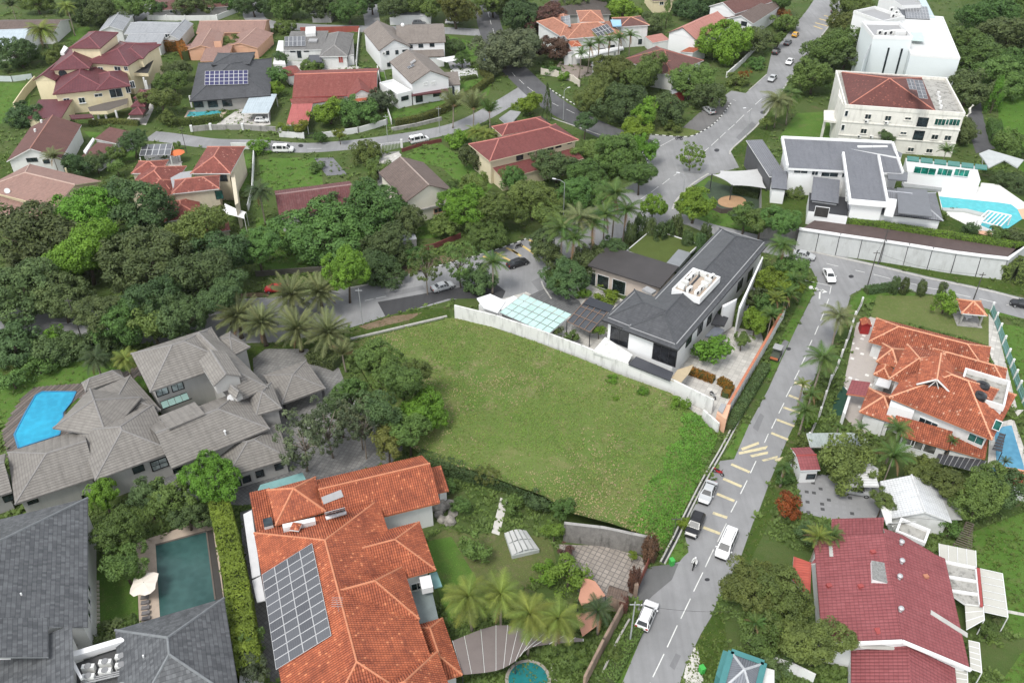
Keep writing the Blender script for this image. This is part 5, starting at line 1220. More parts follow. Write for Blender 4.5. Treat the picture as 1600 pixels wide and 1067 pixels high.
k6.win(335,258,2.8,2.4,1,1,T31,SHADOW_VOID,WHITE_CLEAN,name='arched_opening'); k5.win(563,300,1.0,1.8,1,1,T31,None,DARK)
for x,y,w_ in ((205,2,3.0),(293,14,1.4),(385,24,3.6),(478,28,1.2)): k1.win(x,y,w_,1.1,2,1,T31)
mb = MB()
for k in range(6): p = W(*T31(488 + k,50 + 24 * k),ZT + 4.2); ac_unit(h,p - Vector((0,0,.6)),1.4)
slab(h,'balcony_box',T_ if False else [T31(*p) for p in ((745,170),(805,178),(800,225),(742,215))],ZT + 6.0,2.4,[WHITE_CLEAN]); slab(h,'upper_roof',[T31(*p) for p in ((745,0),(875,10),(870,62),(750,50))],ZT + 6.3,.3,[plain('dark_metal_roof',(.13,.135,.145),.4)])
slab(h,'upper_wing',[T30(*p) for p in ((500,900),(740,910),(840,960),(830,985),(505,930))],ZT + 7.6,3.0,[WHITE_CLEAN,plain('dark_metal_roof',(.13,.135,.145),.4)],None,1)
for x in (605,700): p = W(*T30(x,918),ZT + 7.8); MB().box((p.x,p.y,p.z),(3.2,.5,.35),.0).world('skylight_strip',h,WHITE_CLEAN)
# annex with green windows
h2 = root('pool_annex','white annex with green glass front beside the turquoise pool','annex',W(1480,265,ZT))
an = Block(h2,T31(1330,60),T31(870,5),T31(862,-80),ZT + 3.4,z0=ZT,kind='flat',oh=.05,wall=WHITE_CLEAN,rm=plain('white_roof_deck',(.6,.6,.59),.7))
for x,y,w_ in ((980,0,4.5),(1105,8,3.0),(1210,12,3.0)): an.win(x,y,w_,1.7,3,1,T31,glass('bright_green_glass',(.01,.16,.12)),WHITE_CLEAN)
for i in range(6):
    a_,c_ = T30(870 + 85 * i,975 + 10 * i),T30(945 + 85 * i,1010 + 10 * i); slab(h2,'green_roof_light',[a_,T30(945 + 85 * i,983 + 10 * i),c_,T30(870 + 85 * i,1002 + 10 * i)],ZT + 3.7,.2,[plain('roof_light_green',(.03,.16,.13) if i < 2 else (.1,.11,.115),.25)])
slab(h2,'grey_terrace',[T31(*p) for p in ((835,75),(870,25),(1100,55),(1085,120),(850,100))],ZT + .6,.6,[plain('grey_terrace',(.26,.27,.27),.7)])
h2 = root('entry_canopy','plain white flat canopy roof at the end of the pool annex','canopy',W(1560,255,ZT)); slab(h2,'canopy_roof','1530,240 1545,234 1600,250 1590,262 1570,250 1545,262 1538,250',ZT + 3.0,.3,[plain('pale_grey_flat',(.4,.42,.41),.7)])
MB().bar(W(1535,265,ZT),W(1535,247,ZT + 2.8),.15).world('post',h2,WHITE)
h2 = root('swimming_pool','turquoise pool on the white terrace deck','pool',W(1530,330,ZT))
slab(h2,'pool_deck',[T31(*p) for p in ((1060,120),(1340,75),(1440,85),(1620,210),(1640,250),(1570,240),(1400,400),(1330,380),(1090,260))],ZT + .12,.3,[plain('white_stone_deck',(.66,.65,.62),.7,.06)])
TURQ = pool_water('turquoise_water',(.07,.42,.45),(.06,.36,.4))
slab(h2,'pool_water',[T31(*p) for p in ((1070,160),(1455,200),(1520,210),(1560,240),(1590,300),(1500,360),(1390,365),(1330,340),(1360,275),(1240,240),(1090,232))],ZT + .15,.03,[TURQ])
slab(h2,'stone_bench',[T31(*p) for p in ((1090,230),(1240,236),(1370,268),(1360,285),(1230,252),(1095,246))],ZT + .5,.5,[plain('pale_bench',(.4,.42,.4),.8)]); slab(h2,'terracotta_border',[T31(*p) for p in ((1320,372),(1400,380),(1400,408),(1310,390))],ZT + .16,.1,[SALMON]); slab(h2,'terracotta_border',[T31(*p) for p in ((1560,240),(1600,235),(1620,300),(1590,300))],ZT + .16,.1,[SALMON])
h2 = root('pool_pergola','white open pergola standing in the turquoise pool','pergola',W(1552,345,ZT)); mb = MB()
a,b_,c,d = [W(*T31(*p),ZT + 2.4) for p in ((1310,310),(1375,250),(1520,280),(1450,350))]
for i in range(7): MB().bar(a + (d - a) * (i / 6),b_ + (c - b_) * (i / 6),.22,.18).world('beam',h2,WHITE_CLEAN)
MB().bar(a,d,.22).bar(b_,c,.22).world('side_beam',h2,WHITE_CLEAN)
for p in (a,b_,c,d): MB().bar(Vector((p.x,p.y,ZT)),p,.22).world('column',h2,WHITE_CLEAN)
slab(tt,'side_paving',[T31(*p) for p in ((1000,310),(1050,305),(1040,390),(990,385))],ZT + .04,.1,[SALMON])
# round play court under the grey sail
patch('play_court',' '.join('%f,%f' % (1375 + 90 * math.cos(k * .35),193 + 38 * math.sin(k * .35)) for k in range(18)),.05,plain('tan_play_surface',(.36,.22,.12),.9,.15),T21)
patch('play_surround','1200,100 1230,60 1400,110 1590,120 1590,260 1380,290 1250,215',.03,plain('dark_play_ground',(.04,.06,.035),.9,.3),T21)
h2 = root('play_court_fence','low brown wall round the circular play court','wall',W(1130,330)); mb = MB()
for i in range(3): a,b_ = [W(*T21(*p),.6) for p in (((1245,222),(1310,252)),((1310,252),(1400,245)),((1400,245),(1480,262)))[i]]; mb.bar(a,b_,.2,1.2)
mb.world('wall_body',h2,plain('brown_wall',(.09,.07,.06),.8))
h2 = root('shade_sail','pale grey shade sail stretched over the round play court','shade sail',W(1145,305))
S = [W(*T21(*p),z) for p,z in (((1250,25),4.2),((1300,0),4.6),((1590,-20),4.8),((1590,112),4.0),((1375,92),3.6))]; cen = sum(S,Vector((0,0,0))) / 5 - Vector((0,0,.5)); n = 6; V = [cen]; F = []
for i in range(5):
    for k in range(n):
        a,b_ = S[i],S[(i + 1) % 5]; t = k / n; V.append(a + (b_ - a) * t + (cen - (a + b_) / 2) * (.25 * 4 * t * (1 - t)) * .6)
m = 5 * n; V += [cen + (v - cen) * .5 + Vector((0,0,-.1)) for v in V[1:]]
F = [(1 + i,1 + (i + 1) % m,1 + m + (i + 1) % m,1 + m + i) for i in range(m)] + [(0,1 + m + i,1 + m + (i + 1) % m) for i in range(m)]
mk('sail',h2,V,F,plain('sail_cloth',(.42,.42,.41),.8,.05),smooth=True)
for p in (S[0],S[3],S[4]): MB().bar(Vector((p.x,p.y,0)),p + Vector((0,0,.2)),.18).world('post',h2,DARK)
# ---------------------------------------------------------------- three storey white house and the white block
h = root('three_storey_house','three storey cream white house with rust red pyramid roof','house',W(1400,240))
OFFW = plain('aged_white_render',(.66,.64,.58),.8,.07,.5,dirt=(.25,.23,.19),dirt_amt=.4)
R_RUST = tiles('rust_red_tiles',(.1,.036,.03),(.15,.052,.042),.3,.36,.2,.4,dirt=(.09,.03,.025),dirt_amt=.3,pale=(.35,.13,.09))
t3 = Block(h,(480,672),(1228,725),(1150,505),10.6,kind='flat',oh=.05,wall=OFFW,t=T30)
pr3 = Block(h,(505,658),(1052,700),(1002,490),10.9,z0=10.5,rise=3.2,kind='pyr',oh=.05,rm=R_RUST,cap=RIDGE((.42,.17,.12)),fascia=OFFW,wall=OFFW,t=T30)
parapet(h,t3.r.inset(.1),10.4,11.3,.35,OFFW); mb = MB()
for z in (3.6,7.0): mb.bar(t3.i.p(-.1,-.05,z),t3.i.p(t3.i.L + .1,-.05,z),.25,.25)
mb.world('string_course',h,OFFW)
for x,y,w_,h_ in ((625,730,1.5,1.3),(750,740,1.5,1.3),(875,742,1.5,.7),(598,820,1.5,1.3),(724,830,1.5,1.3),(846,833,1.5,.7),(1042,857,1.6,1.3),(1123,863,1.6,1.3),(892,935,1.5,1.1),(1008,943,1.5,1.1)): t3.win(x,y,w_,h_,2,1,T30,None,OFFW,sill=OFFW,want=0)
for x in (1085,1155): t3.win(x,765,3.2,1.7,4,1,T30,GLASS_G,OFFW,want=0)
t3.win(965,768,2.4,2.6,2,3,T30,None,DARK,name='arched_window',want=0); t3.win(940,852,2.4,2.8,2,3,T30,None,DARK,want=0)
for x,y in ((490,710),(468,798),(446,884)): t3.win(x,y,.8,1.5,1,1,T30,want=0)
for x,y in ((615,758),(740,766),(570,852),(645,855)): t3.ac(x,y,T30,want=0)
_F = max(pr3.roof.faces,key=lambda P: face_uv(P)[3].x); _n = face_uv(_F)[3]; solar(h,lambda x,y: (onplane(x,y,_F[0],_n) + _n * .1,_n),(912,500),(965,505),(945,615),2,5,T30)
solar(h,lambda x,y: (onplane(x,y,_F[0],_n) + _n * .1,_n),(865,495),(908,498),(885,560),2,3,T30)
for i in range(4): p = W(*T30(1065 + 6 * i,580 + 28 * i),11.4); mb = MB().cyl((p.x,p.y,10.7),.35,.9,10).world('roof_tank',h,WHITE)
slab(h,'balcony',[T30(*p) for p in ((350,690),(440,690),(435,760),(350,752))],5.2,.5,[OFFW]); mb = MB()
for x,y in ((358,745),(425,752)): p = W(*T30(x,y),5.0); MB().bar(Vector((p.x,p.y,0)),Vector((p.x,p.y,5)),.5).world('column',h,OFFW)
slab(h,'stair_bay',[T30(*p) for p in ((455,460),(480,465),(505,660),(480,672),(440,600))],10.5,10.5,[OFFW])
p = W(*T30(1240,730),6); MB().tube([p + Vector((0,0,0)),p + Vector((.6,0,1)),p + Vector((.2,0,2)),p + Vector((.8,0,3))],.3,6).world('spiral_stair',h,OFFW)
patch('lawn','60,870 180,710 340,700 420,760 430,895',.03,LAWN,T30); patch('side_drive','1250,700 1330,640 1350,760 1420,930 1300,960 1250,800',.03,ROAD_DARK,T30)
h = root('white_block','stark white modern block with flat roofs and vertical slits','building',W(1420,110))
w1 = Block(h,(890,347),(1200,372),(1108,115),10.5,kind='flat',oh=.02,wall=plain('cool_white',(.64,.68,.68),.6,.03,.3),rm=plain('pale_roof_membrane',(.55,.56,.55),.7,.08,.3),t=T30)
parapet(h,w1.r.inset(.12),10.3,10.9,.25,WHITE_CLEAN)
w2 = Block(h,(655,245),(900,250),(880,160),13.5,kind='flat',oh=.02,wall=plain('cool_white',(.64,.68,.68)),rm=PALEG,t=T30); parapet(h,w2.r.inset(.12),13.4,14.4,.3,WHITE_CLEAN)
for x,y in ((733,390),(815,395)): w2.win(x,y,.5,8.0,1,1,T30,None,DARK,want=0,name='slit_window',ft=.05)
for x,y in ((700,205),(735,210),(770,205)): p = W(*T30(x,y),14); p.z = 13.5; ac_unit(h,p,.3,big=1.8)
for x,y in ((820,205),): p = W(*T30(x,y),14); MB().box((p.x,p.y,14),(3,2,1.2),.1).world('plant_box',h,WHITE)
w3 = Block(h,(600,370),(660,240),(700,160),12,kind='flat',oh=.02,wall=plain('cool_white',(.64,.68,.68)),rm=PALEG,t=T30)
w4 = Block(h,(715,150),(850,120),(840,20),13.5,kind='flat',oh=.02,wall=WHITE_CLEAN,rm=PALEG,t=T30); parapet(h,w4.r.inset(.1),13.4,14.3,.3,WHITE)
for x,y in ((770,70),(800,90),(780,110)): p = W(*T30(x,y),13.5); ac_unit(h,p,.4,big=1.6)
w5 = Block(h,(860,122),(1015,128),(985,40),11.2,kind='flat',oh=.02,wall=WHITE_CLEAN,rm=plain('dark_solar_deck',(.05,.055,.065),.35),t=T30)
solar(h,lambda x,y: (W(x,y,11.3),Vector((0,0,1))),(862,120),(1012,125),(850,42),8,4,T30,fw=.03)
w6 = Block(h,(1000,115),(1048,118),(1010,-40),10.8,kind='flat',oh=.02,wall=WHITE_CLEAN,rm=plain('pale_blue_roof',(.42,.5,.53),.6),t=T30); w7 = Block(h,(840,35),(960,30),(950,-60),12.5,kind='flat',oh=.02,wall=WHITE_CLEAN,rm=PALEG,t=T30)
slab(h,'glass_canopy',[T30(*p) for p in ((900,255),(895,205),(965,205),(975,260))],11.6,.1,[plain('green_tint_glass',(.4,.5,.46),.2)])

# ================================================================ weeds and grass tufts on every open patch of soil, verge and lawn
from mathutils.bvhtree import BVHTree
bpy.context.view_layer.update()
def scatter():
    rg = random.Random(5); S = {'ground': ([],[]),'verge': ([],[]),'lawn': ([],[])}; n = 0; BV = []; BF = []; BN = []
    for o in bpy.data.objects:
        if o.type != 'MESH' or o.name.startswith(('roof_tiles','grass','frond')): continue
        b = len(BV); m = o.matrix_world; BV += [m @ v.co for v in o.data.vertices]; k = o.name.split('.')[0]
        for f in o.data.polygons: BF.append([b + i for i in f.vertices]); BN.append(k)
    bvh = BVHTree.FromPolygons(BV,BF)
    while n < 95000:
        n += 1; v = rg.random(); y = 56 + 290 * v ** 1.6; x = rg.uniform(-1,1) * (y * .575 + 42)
        if y > 300 and rg.random() < .3: continue
        loc,nr,i,_d = bvh.ray_cast(Vector((x,y,60)),Vector((0,0,-1)))
        if loc is None: continue
        k = BN[i]
        if k == 'terrace_fill': k = 'verge'
        if k not in S: continue
        V,F = S[k]; p = loc; nz = mnoise.noise(Vector((x,y,0)) * .12)
        if k == 'lawn': sz,ct = rg.uniform(.07,.14),2
        else:
            if k == 'ground' and (nz < -.3 or (y > 165 and rg.random() < .55)): continue
            sz = rg.uniform(.22,.62) * (1.0 + max(0,nz) * 1.2) * (.55 if k == 'verge' else 1); ct = 3 if k == 'verge' else 7
        for q in range(ct):
            a = rg.uniform(0,6.28); d = Vector((math.cos(a),math.sin(a),rg.uniform(.35,1.1))).normalized(); s = Vector((-d.y,d.x,0)).normalized() * sz * .3; b = len(V); e = p + Vector((rg.gauss(0,.2),rg.gauss(0,.2),0)) * (sz * 1.5)
            V += [e,e + d * sz * .5 + s,e + d * sz,e + d * sz * .5 - s]; F.append((b,b + 1,b + 2,b + 3))
    for k,nm,lab,c in (('ground','undergrowth','low weeds and ground cover between the houses',(.095,.155,.042)),('verge','verge_grass','rough grass tufts on the road verges',(.085,.135,.03)),('lawn','lawn_grass','short grass blades on the garden lawns',(.12,.23,.038))):
        V,F = S[k]; o = link(nm,mesh(nm,V,F,leafmat('tuft_' + k,c,.4,0))); tag(o,lab,'grass',None,'stuff')
scatter()

# ================================================================ middle and far houses
R_MAROON = tiles('maroon_glazed_tiles',(.1,.03,.036),(.145,.046,.052),.4,.5,.45,.25,dirt=(.07,.025,.028),dirt_amt=.3,rough=.5)
R_BROWN = tiles('old_brown_tiles',(.115,.085,.073),(.16,.12,.103),.35,.4,.2,.4,dirt=(.08,.065,.055),dirt_amt=.45)
R_REDBR = tiles('red_brown_tiles',(.115,.055,.047),(.155,.073,.062),.35,.4,.25,.4,dirt=(.09,.05,.04),dirt_amt=.45)
R_TERRA = tiles('faded_terracotta',(.24,.145,.12),(.3,.185,.15),.35,.4,.25,.35,dirt=(.17,.12,.1),dirt_amt=.4)
R_PINK = tiles('salmon_pink_tiles',(.36,.16,.13),(.43,.2,.165),.35,.4,.2,.3,dirt=(.3,.14,.11),dirt_amt=.3)
R_ORED = tiles('bright_red_tiles',(.165,.045,.037),(.23,.07,.058),.33,.4,.25,.4,dirt=(.42,.2,.15),dirt_amt=.25)
R_LGREY = tiles('light_grey_sheet',(.26,.27,.28),(.32,.33,.34),.5,.5,.15,.25,dirt=(.18,.18,.19),dirt_amt=.3)
R_DSLATE = tiles('charcoal_shingles',(.055,.056,.06),(.085,.087,.092),.3,.35,0,.4,dirt=(.03,.03,.032),dirt_amt=.3,stagger=.5)
R_PALEB = tiles('pale_blue_sheet',(.36,.42,.45),(.42,.48,.51),.6,2,.12,.1,dirt_amt=.1)
R_OLDT = tiles('weathered_orange_brown',(.28,.125,.08),(.4,.18,.12),.33,.38,.3,.4,dirt=(.1,.055,.04),dirt_amt=.6)
def wins(b,lst,t,w=1.2,h_=1.2,**k):
    for q in lst: b.win(q[0],q[1],q[2] if len(q) > 2 else w,q[3] if len(q) > 3 else h_,2,1,t,**k)
# ---------------------------------------------------------------- yellow house
h = root('yellow_house','cream yellow three storey house with layered maroon roofs and square tower','house',W(150,165))
kw = dict(rm=R_MAROON,cap=RIDGE((.2,.07,.075)),wall=CREAM,fascia=plain('maroon_fascia',(.12,.04,.04),.7),t=T00)
y1 = Block(h,(430,302),(625,304),(668,205),11.6,z0=7,rise=1.7,oh=.5,kind='hip',axis='w',**{**kw,'wall': CREAM})
y2 = Block(h,(530,390),(800,412),(860,268),8.4,rise=2.0,oh=.6,**kw)
y3 = Block(h,(318,440),(560,428),(530,300),8.3,rise=2.2,oh=.6,**kw)
y3b = Block(h,(690,370),(895,368),(905,270),8.5,z0=6,rise=1.4,oh=.4,**kw)
y4 = Block(h,(205,503),(345,505),(470,290),6.4,rise=1.6,oh=.4,kind='gable',axis='w',**kw)
y5 = Block(h,(330,592),(668,556),(640,420),5.9,rise=2.3,oh=.6,**kw)
y6 = Block(h,(600,568),(815,537),(810,440),6.0,rise=1.8,oh=.6,**kw)
y7 = Block(h,(165,742),(385,735),(390,640),3.0,rise=.9,oh=.3,kind='shed',axis='u',**{**kw,'cap': None})
wins(y5,[(418,632,1.6,1.5),(512,628,1.6,1.5)],T00,sill=WHITE_CLEAN); wins(y6,[(615,596,2.0,.9),(725,582,3.2,2.4),(755,685,2.8,1.9),(800,560,1.2,2.0),(828,530,1.2,2.0)],T00)
wins(y2,[(630,432,1.6,1.1),(735,430,2.0,1.2),(788,430,1.2,1.2)],T00)
q,n = y3.side(*T00(393,462)); mb = MB(); x = Vector((-n.y,n.x,0))
V = [q + n * .06] + [q + n * .06 + (x * math.cos(k * math.pi / 8) + Vector((0,0,1)) * math.sin(k * math.pi / 8)) * 1.1 for k in range(16)]; o = mk('round_window',h,V,[(0,1 + k,1 + (k + 1) % 16) for k in range(16)],GLASS)
mb.bar(q + n * .1 - x * 1.1,q + n * .1 + x * 1.1,.1).bar(q + n * .1 - Vector((0,0,1.1)),q + n * .1 + Vector((0,0,1.1)),.1).world('window_frame',o,DARK)
slab(h,'balcony','548,672 650,645 800,615 795,650 668,695 560,698',3.4,.9,[CREAM,SOFFIT],T00,1); slab(h,'roof_terrace','805,455 870,370 960,378 925,460',5.4,.9,[CREAM,DARK],T00,1)
for x_,y_ in ((590,765),(625,765),(672,765),(740,760)): p = W(*T00(x_,y_)); MB().bar(p,p + Vector((0,0,3)),.4).world('column',h,WHITE)
for x_,y_,z_ in ((875,400,5.4),(910,385,5.4),(925,600,0),(940,620,0)): p = W(*T00(x_,y_ + (18 if z_ else 0)),z_); MB().bar(Vector((p.x,p.y,z_)),Vector((p.x,p.y,z_ + (3 if z_ else 5.2))),.4).world('column',h,WHITE)
for x0,y0,z_ in ((835,615,5.0),(818,668,4.0),(805,718,3.0)): Block(h,(x0,y0),(x0 + 88,y0 - 2),(x0 + 90,y0 - 55),z_,z0=z_ - 1,rise=.8,oh=.1,kind='pyr',**{**kw,'wall': SOFFIT})
slab(h,'porch_roof','430,720 570,712 585,735 450,745',3.0,.25,[R_MAROON],T00); slab(h,'white_dome_tank','375,330 400,285 425,300 400,330',9.4,.8,[WHITE],T00)
wall_line('boundary_wall','cream boundary wall sloping down beside the yellow house','wall','25,175 42,150 58,132',2.4,.25,CREAM)
wall_line('boundary_wall','white panel fence on the lawn left of the yellow house','wall','-20,127 20,128 52,124',1.6,.1,plain('pale_blue_panel',(.45,.5,.49),.6),posts=5,pw=.18,pm=DARK)
# ---------------------------------------------------------------- charcoal bungalow
h = root('charcoal_bungalow','charcoal hip roofed bungalow with a blue solar array beside small pool','house',W(355,155))
c1 = Block(h,(1185,635),(1690,598),(1625,370),3.5,rise=4.2,oh=.8,axis='u',rm=R_DSLATE,cap=C_BLACK,wall=plain('grey_brown_wall',(.3,.29,.27),.8),fascia=DARK,t=T00)  # walls in one grey-brown tone
Block(h,(1320,408),(1560,402),(1500,330),6.3,z0=5,rise=1.2,oh=.2,rm=R_DSLATE,cap=C_BLACK,wall=DARK,fascia=DARK,t=T00)
_F = min(c1.roof.faces,key=lambda P: face_uv(P)[3].y); _n = face_uv(_F)[3]; solar(h,lambda x,y: (onplane(x,y,_F[0],_n) + _n * .15,_n),(1280,540),(1552,533),(1283,452),9,4,T00,mat=plain('blue_solar_cells',(.035,.035,.09),.25,.3,2),fw=.07)
for x in (1200,1285,1370,1455): p = W(*T00(x,672)); MB().bar(p,p + Vector((0,0,3.2)),.4).world('column',h,WHITE)
wins(c1,[(1240,652,2.5,1.8),(1330,650,2.5,1.8),(1420,645,2.5,1.8)],T00,fm=DARK)
h = root('carport','white sheet roof carport over the small white hatchback','carport',W(405,175)); c2 = Block(h,T00(1508,708),T10(78,707),T10(112,600),2.8,rise=.5,oh=.1,kind='shed',axis='u',walls=False,rm=R_PALEB,fascia=WHITE)
for x,y in ((.2,.2),(c2.r.L - .2,.2),(.2,c2.r.D - .2),(c2.r.L - .2,c2.r.D - .2)): MB().bar(c2.r.p(x,y,0),c2.r.p(x,y,2.8),.15).world('post',h,WHITE)
h = root('swimming_pool','small turquoise pool in front of the charcoal bungalow','pool',W(325,178)); slab(h,'pool_surround','1150,735 1175,690 1430,680 1390,735',.1,.1,[TANSTONE],T00); slab(h,'pool_water','1165,728 1185,700 1390,692 1360,728',.14,.03,[pool_water('small_pool_water',(.05,.33,.36),(.04,.26,.3))],T00)
patch('driveway','1350,780 1480,690 1600,660 1690,700 1690,780 1560,800 1400,800',.03,PAVE_PALE,T00)
wall_line('boundary_wall','low stone wall and black gate before the charcoal bungalow','wall','300,206 330,203 380,203 440,207',1.4,.3,CONC,posts=6,pm=WHITE,pw=.6,ph=.3)
# ---------------------------------------------------------------- top left corner
h = root('pale_roof_house','house with pale blue metal roof at the left edge','house',W(10,75)); b = Block(h,(-260,300),(140,285),(170,180),4.6,rise=2.2,oh=.3,kind='gable',axis='u',rm=R_PALEB,wall=WHITE,t=T00)
h = root('brown_roof_house','low brown roofed house behind the pale blue metal roof','house',W(50,45)); b = Block(h,(-100,212),(335,208),(345,122),3.6,rise=1.6,oh=.4,kind='gable',axis='u',rm=R_BROWN,wall=WHITE,t=T00)
h = root('grey_roof_house','white bungalow with three pale grey gable roofs','house',W(220,70)); kw = dict(rm=R_LGREY,wall=WHITE,cap=RIDGE((.36,.37,.38)),t=T00,kind='gable')
Block(h,(615,198),(768,192),(812,92),3.8,rise=1.5,oh=.4,axis='w',**kw); b = Block(h,(775,215),(1085,220),(1100,138),3.8,rise=1.5,oh=.4,axis='u',**kw); b2 = Block(h,(768,280),(1000,282),(1015,200),3.6,rise=1.3,oh=.4,axis='u',**kw)
b3 = Block(h,(1020,250),(1120,250),(1105,150),3.6,rise=1.4,oh=.3,axis='w',**kw); b3.win(1048,225,1.6,1.2,2,1,T00)
h = root('brown_verandah_house','brown roofed verandah house behind a white wall at the top','house',W(300,15)); b = Block(h,(940,70),(1425,42),(1400,-40),3.2,rise=1.8,oh=.6,rm=R_REDBR,cap=None,wall=plain('grey_brown_wall',(.3,.29,.27)),t=T00)
wins(b,[(1080,72,2),(1190,68,2),(1300,60,2)],T00,fm=WHITE)
wall_line('boundary_wall','long white wall before the brown verandah house','wall','232,32 290,33 340,32 370,20',1.7,.25,WHITE,posts=6,pw=.5)
h = root('terracotta_bungalow','salmon walled bungalow with faded terracotta gable roofs','house',W(350,75)); kw = dict(rm=R_TERRA,wall=SALMON,cap=RIDGE((.45,.3,.24)),t=T00)
Block(h,(1225,208),(1650,202),(1640,125),3.6,rise=1.7,oh=.5,kind='gable',axis='u',**kw); Block(h,(1172,312),(1348,308),(1330,205),3.4,rise=1.2,oh=.3,kind='gable',axis='w',**kw); Block(h,(1395,292),(1610,302),(1650,205),3.4,rise=1.3,oh=.3,kind='gable',axis='w',**kw); Block(h,(1250,385),(1420,380),(1400,305),3.0,rise=.9,oh=.3,kind='shed',axis='u',**kw)
rbox(h,'chimney',(1335,260),(1380,258),(1375,205),5.6,2.2,[SALMON,R_TERRA],T00,1); Block(h,(1145,290),(1185,300),(1200,242),3.0,rise=.5,oh=.1,kind='shed',**{**kw,'rm': R_REDBR})
# ---------------------------------------------------------------- white bungalow with solar, red bungalow
h = root('flat_white_bungalow','white bungalow with grey roof, small solar array and red rear wall','house',W(490,95)); kw = dict(rm=R_DSLATE,wall=WHITE,t=T10,fascia=WHITE)
R_MIDG = tiles('mid_grey_tiles',(.14,.135,.13),(.19,.185,.175),.35,.4,.15,.35,dirt_amt=.3); kw['rm'] = R_MIDG
b = Block(h,(172,315),(415,312),(425,212),3.4,rise=.9,oh=.2,kind='shed',axis='u',**kw); b2 = Block(h,(396,355),(572,352),(575,212),3.6,rise=1.9,oh=.4,axis='w',cap=RIDGE((.24,.23,.22)),**kw); Block(h,(572,350),(612,348),(615,252),3.0,rise=.4,oh=.1,kind='shed',axis='w',**kw)
solar(h,lambda x,y: b.roof.at(x,y,.1),(178,297),(310,294),(180,236),5,2,T10,fw=.06); p,n = b.roof.at(*T10(358,262)); MB().box((p.x,p.y,p.z + .3),(2.6,2.2,.5)).world('water_heater',h,PALEG)
wins(b,[(230,322,1.6,.6),(270,340,1.2,2.2),(315,320,1.6,.6)],T10,fm=DARK); b2.win(530,372,1.4,2.2,2,1,T10,plain('red_door',(.3,.05,.04),.6),WHITE,name='door')
slab(h,'carport_roof','322,388 330,345 412,345 415,388',3.0,.25,[plain('dark_canopy',(.055,.057,.065))],T10); rbox(h,'stair_tower',(308,212),(310,170),(372,168),5.0,5.0,[WHITE],T10); slab(h,'annex','105,400 120,330 170,335 185,405',3.0,3.0,[WHITE_DIRTY],T10); slab(h,'annex','125,320 140,255 172,255 172,320',2.6,2.6,[WHITE],T10)
wall_line('boundary_wall','red boundary wall behind the white bungalow','wall','470,52 520,51 562,50',1.8,.25,plain('brick_red_wall',(.3,.08,.06),.85,.15,1)); wall_line('boundary_wall','white side wall right of the white bungalow','wall','562,52 557,105',1.6,.25,WHITE); wall_line('boundary_wall','white front wall of the flat white bungalow','wall','445,103 500,105 545,104',1.4,.2,WHITE)
h = root('red_bungalow','long bungalow with bright weathered red tile roof','house',W(520,160)); kw = dict(rm=R_ORED,wall=WHITE,t=T10,fascia=C_RED)
b = Block(h,(226,610),(755,592),(738,428),3.4,rise=2.6,oh=.5,kind='gable',axis='u',cap=RIDGE((.5,.2,.14)),**kw); Block(h,(232,664),(552,615),(552,580),2.8,rise=.5,oh=.2,kind='shed',axis='u',**kw); b2 = Block(h,(575,612),(752,595),(735,470),3.5,rise=2.0,oh=.3,kind='gable',axis='w',**kw); Block(h,(200,475),(292,460),(290,405),3.0,rise=1.0,oh=.2,**kw)
Block(h,(600,640),(715,630),(710,590),2.8,rise=.3,oh=.1,kind='shed',rm=R_ORANGE,t=T10,walls=False); b2.win(650,640,2.5,1.5,3,1,T10,None,DARK)
h = root('red_garage','small flat red sheet garage roof before the red bungalow','garage',W(465,185)); b = Block(h,(188,782),(325,778),(332,660),2.7,rise=.5,oh=.1,kind='shed',axis='u',rm=tiles('rosy_sheet',(.34,.09,.085),(.39,.12,.105),.5,3,.12,.1,dirt_amt=.15),walls=False,t=T10)
for x,y in ((.2,.2),(b.r.L - .2,.2),(.2,b.r.D - .2),(b.r.L - .2,b.r.D - .2)): MB().bar(b.r.p(x,y,0),b.r.p(x,y,2.7),.15).world('post',h,WHITE)
wall_line('boundary_wall','white and stone front wall of the red bungalow','wall','438,214 475,217',1.5,.25,WHITE,posts=4); wall_line('boundary_wall','stone based white wall right of the red bungalow gate','wall','505,216 560,208 605,195',1.5,.25,WHITE,posts=5,pm=CONC)
h = root('entrance_gate','black metal gate before the red bungalow','gate',W(490,216)); mb = MB()
for k in range(12): p = W(478 + k * 2.2,217 - k * .1); MB().bar(p,p + Vector((0,0,1.5)),.06).world('bar',h,DARK)
MB().bar(W(478,217) + Vector((0,0,1.4)),W(503,216) + Vector((0,0,1.4)),.08).bar(W(478,217) + Vector((0,0,.2)),W(503,216) + Vector((0,0,.2)),.08).world('rail',h,DARK)
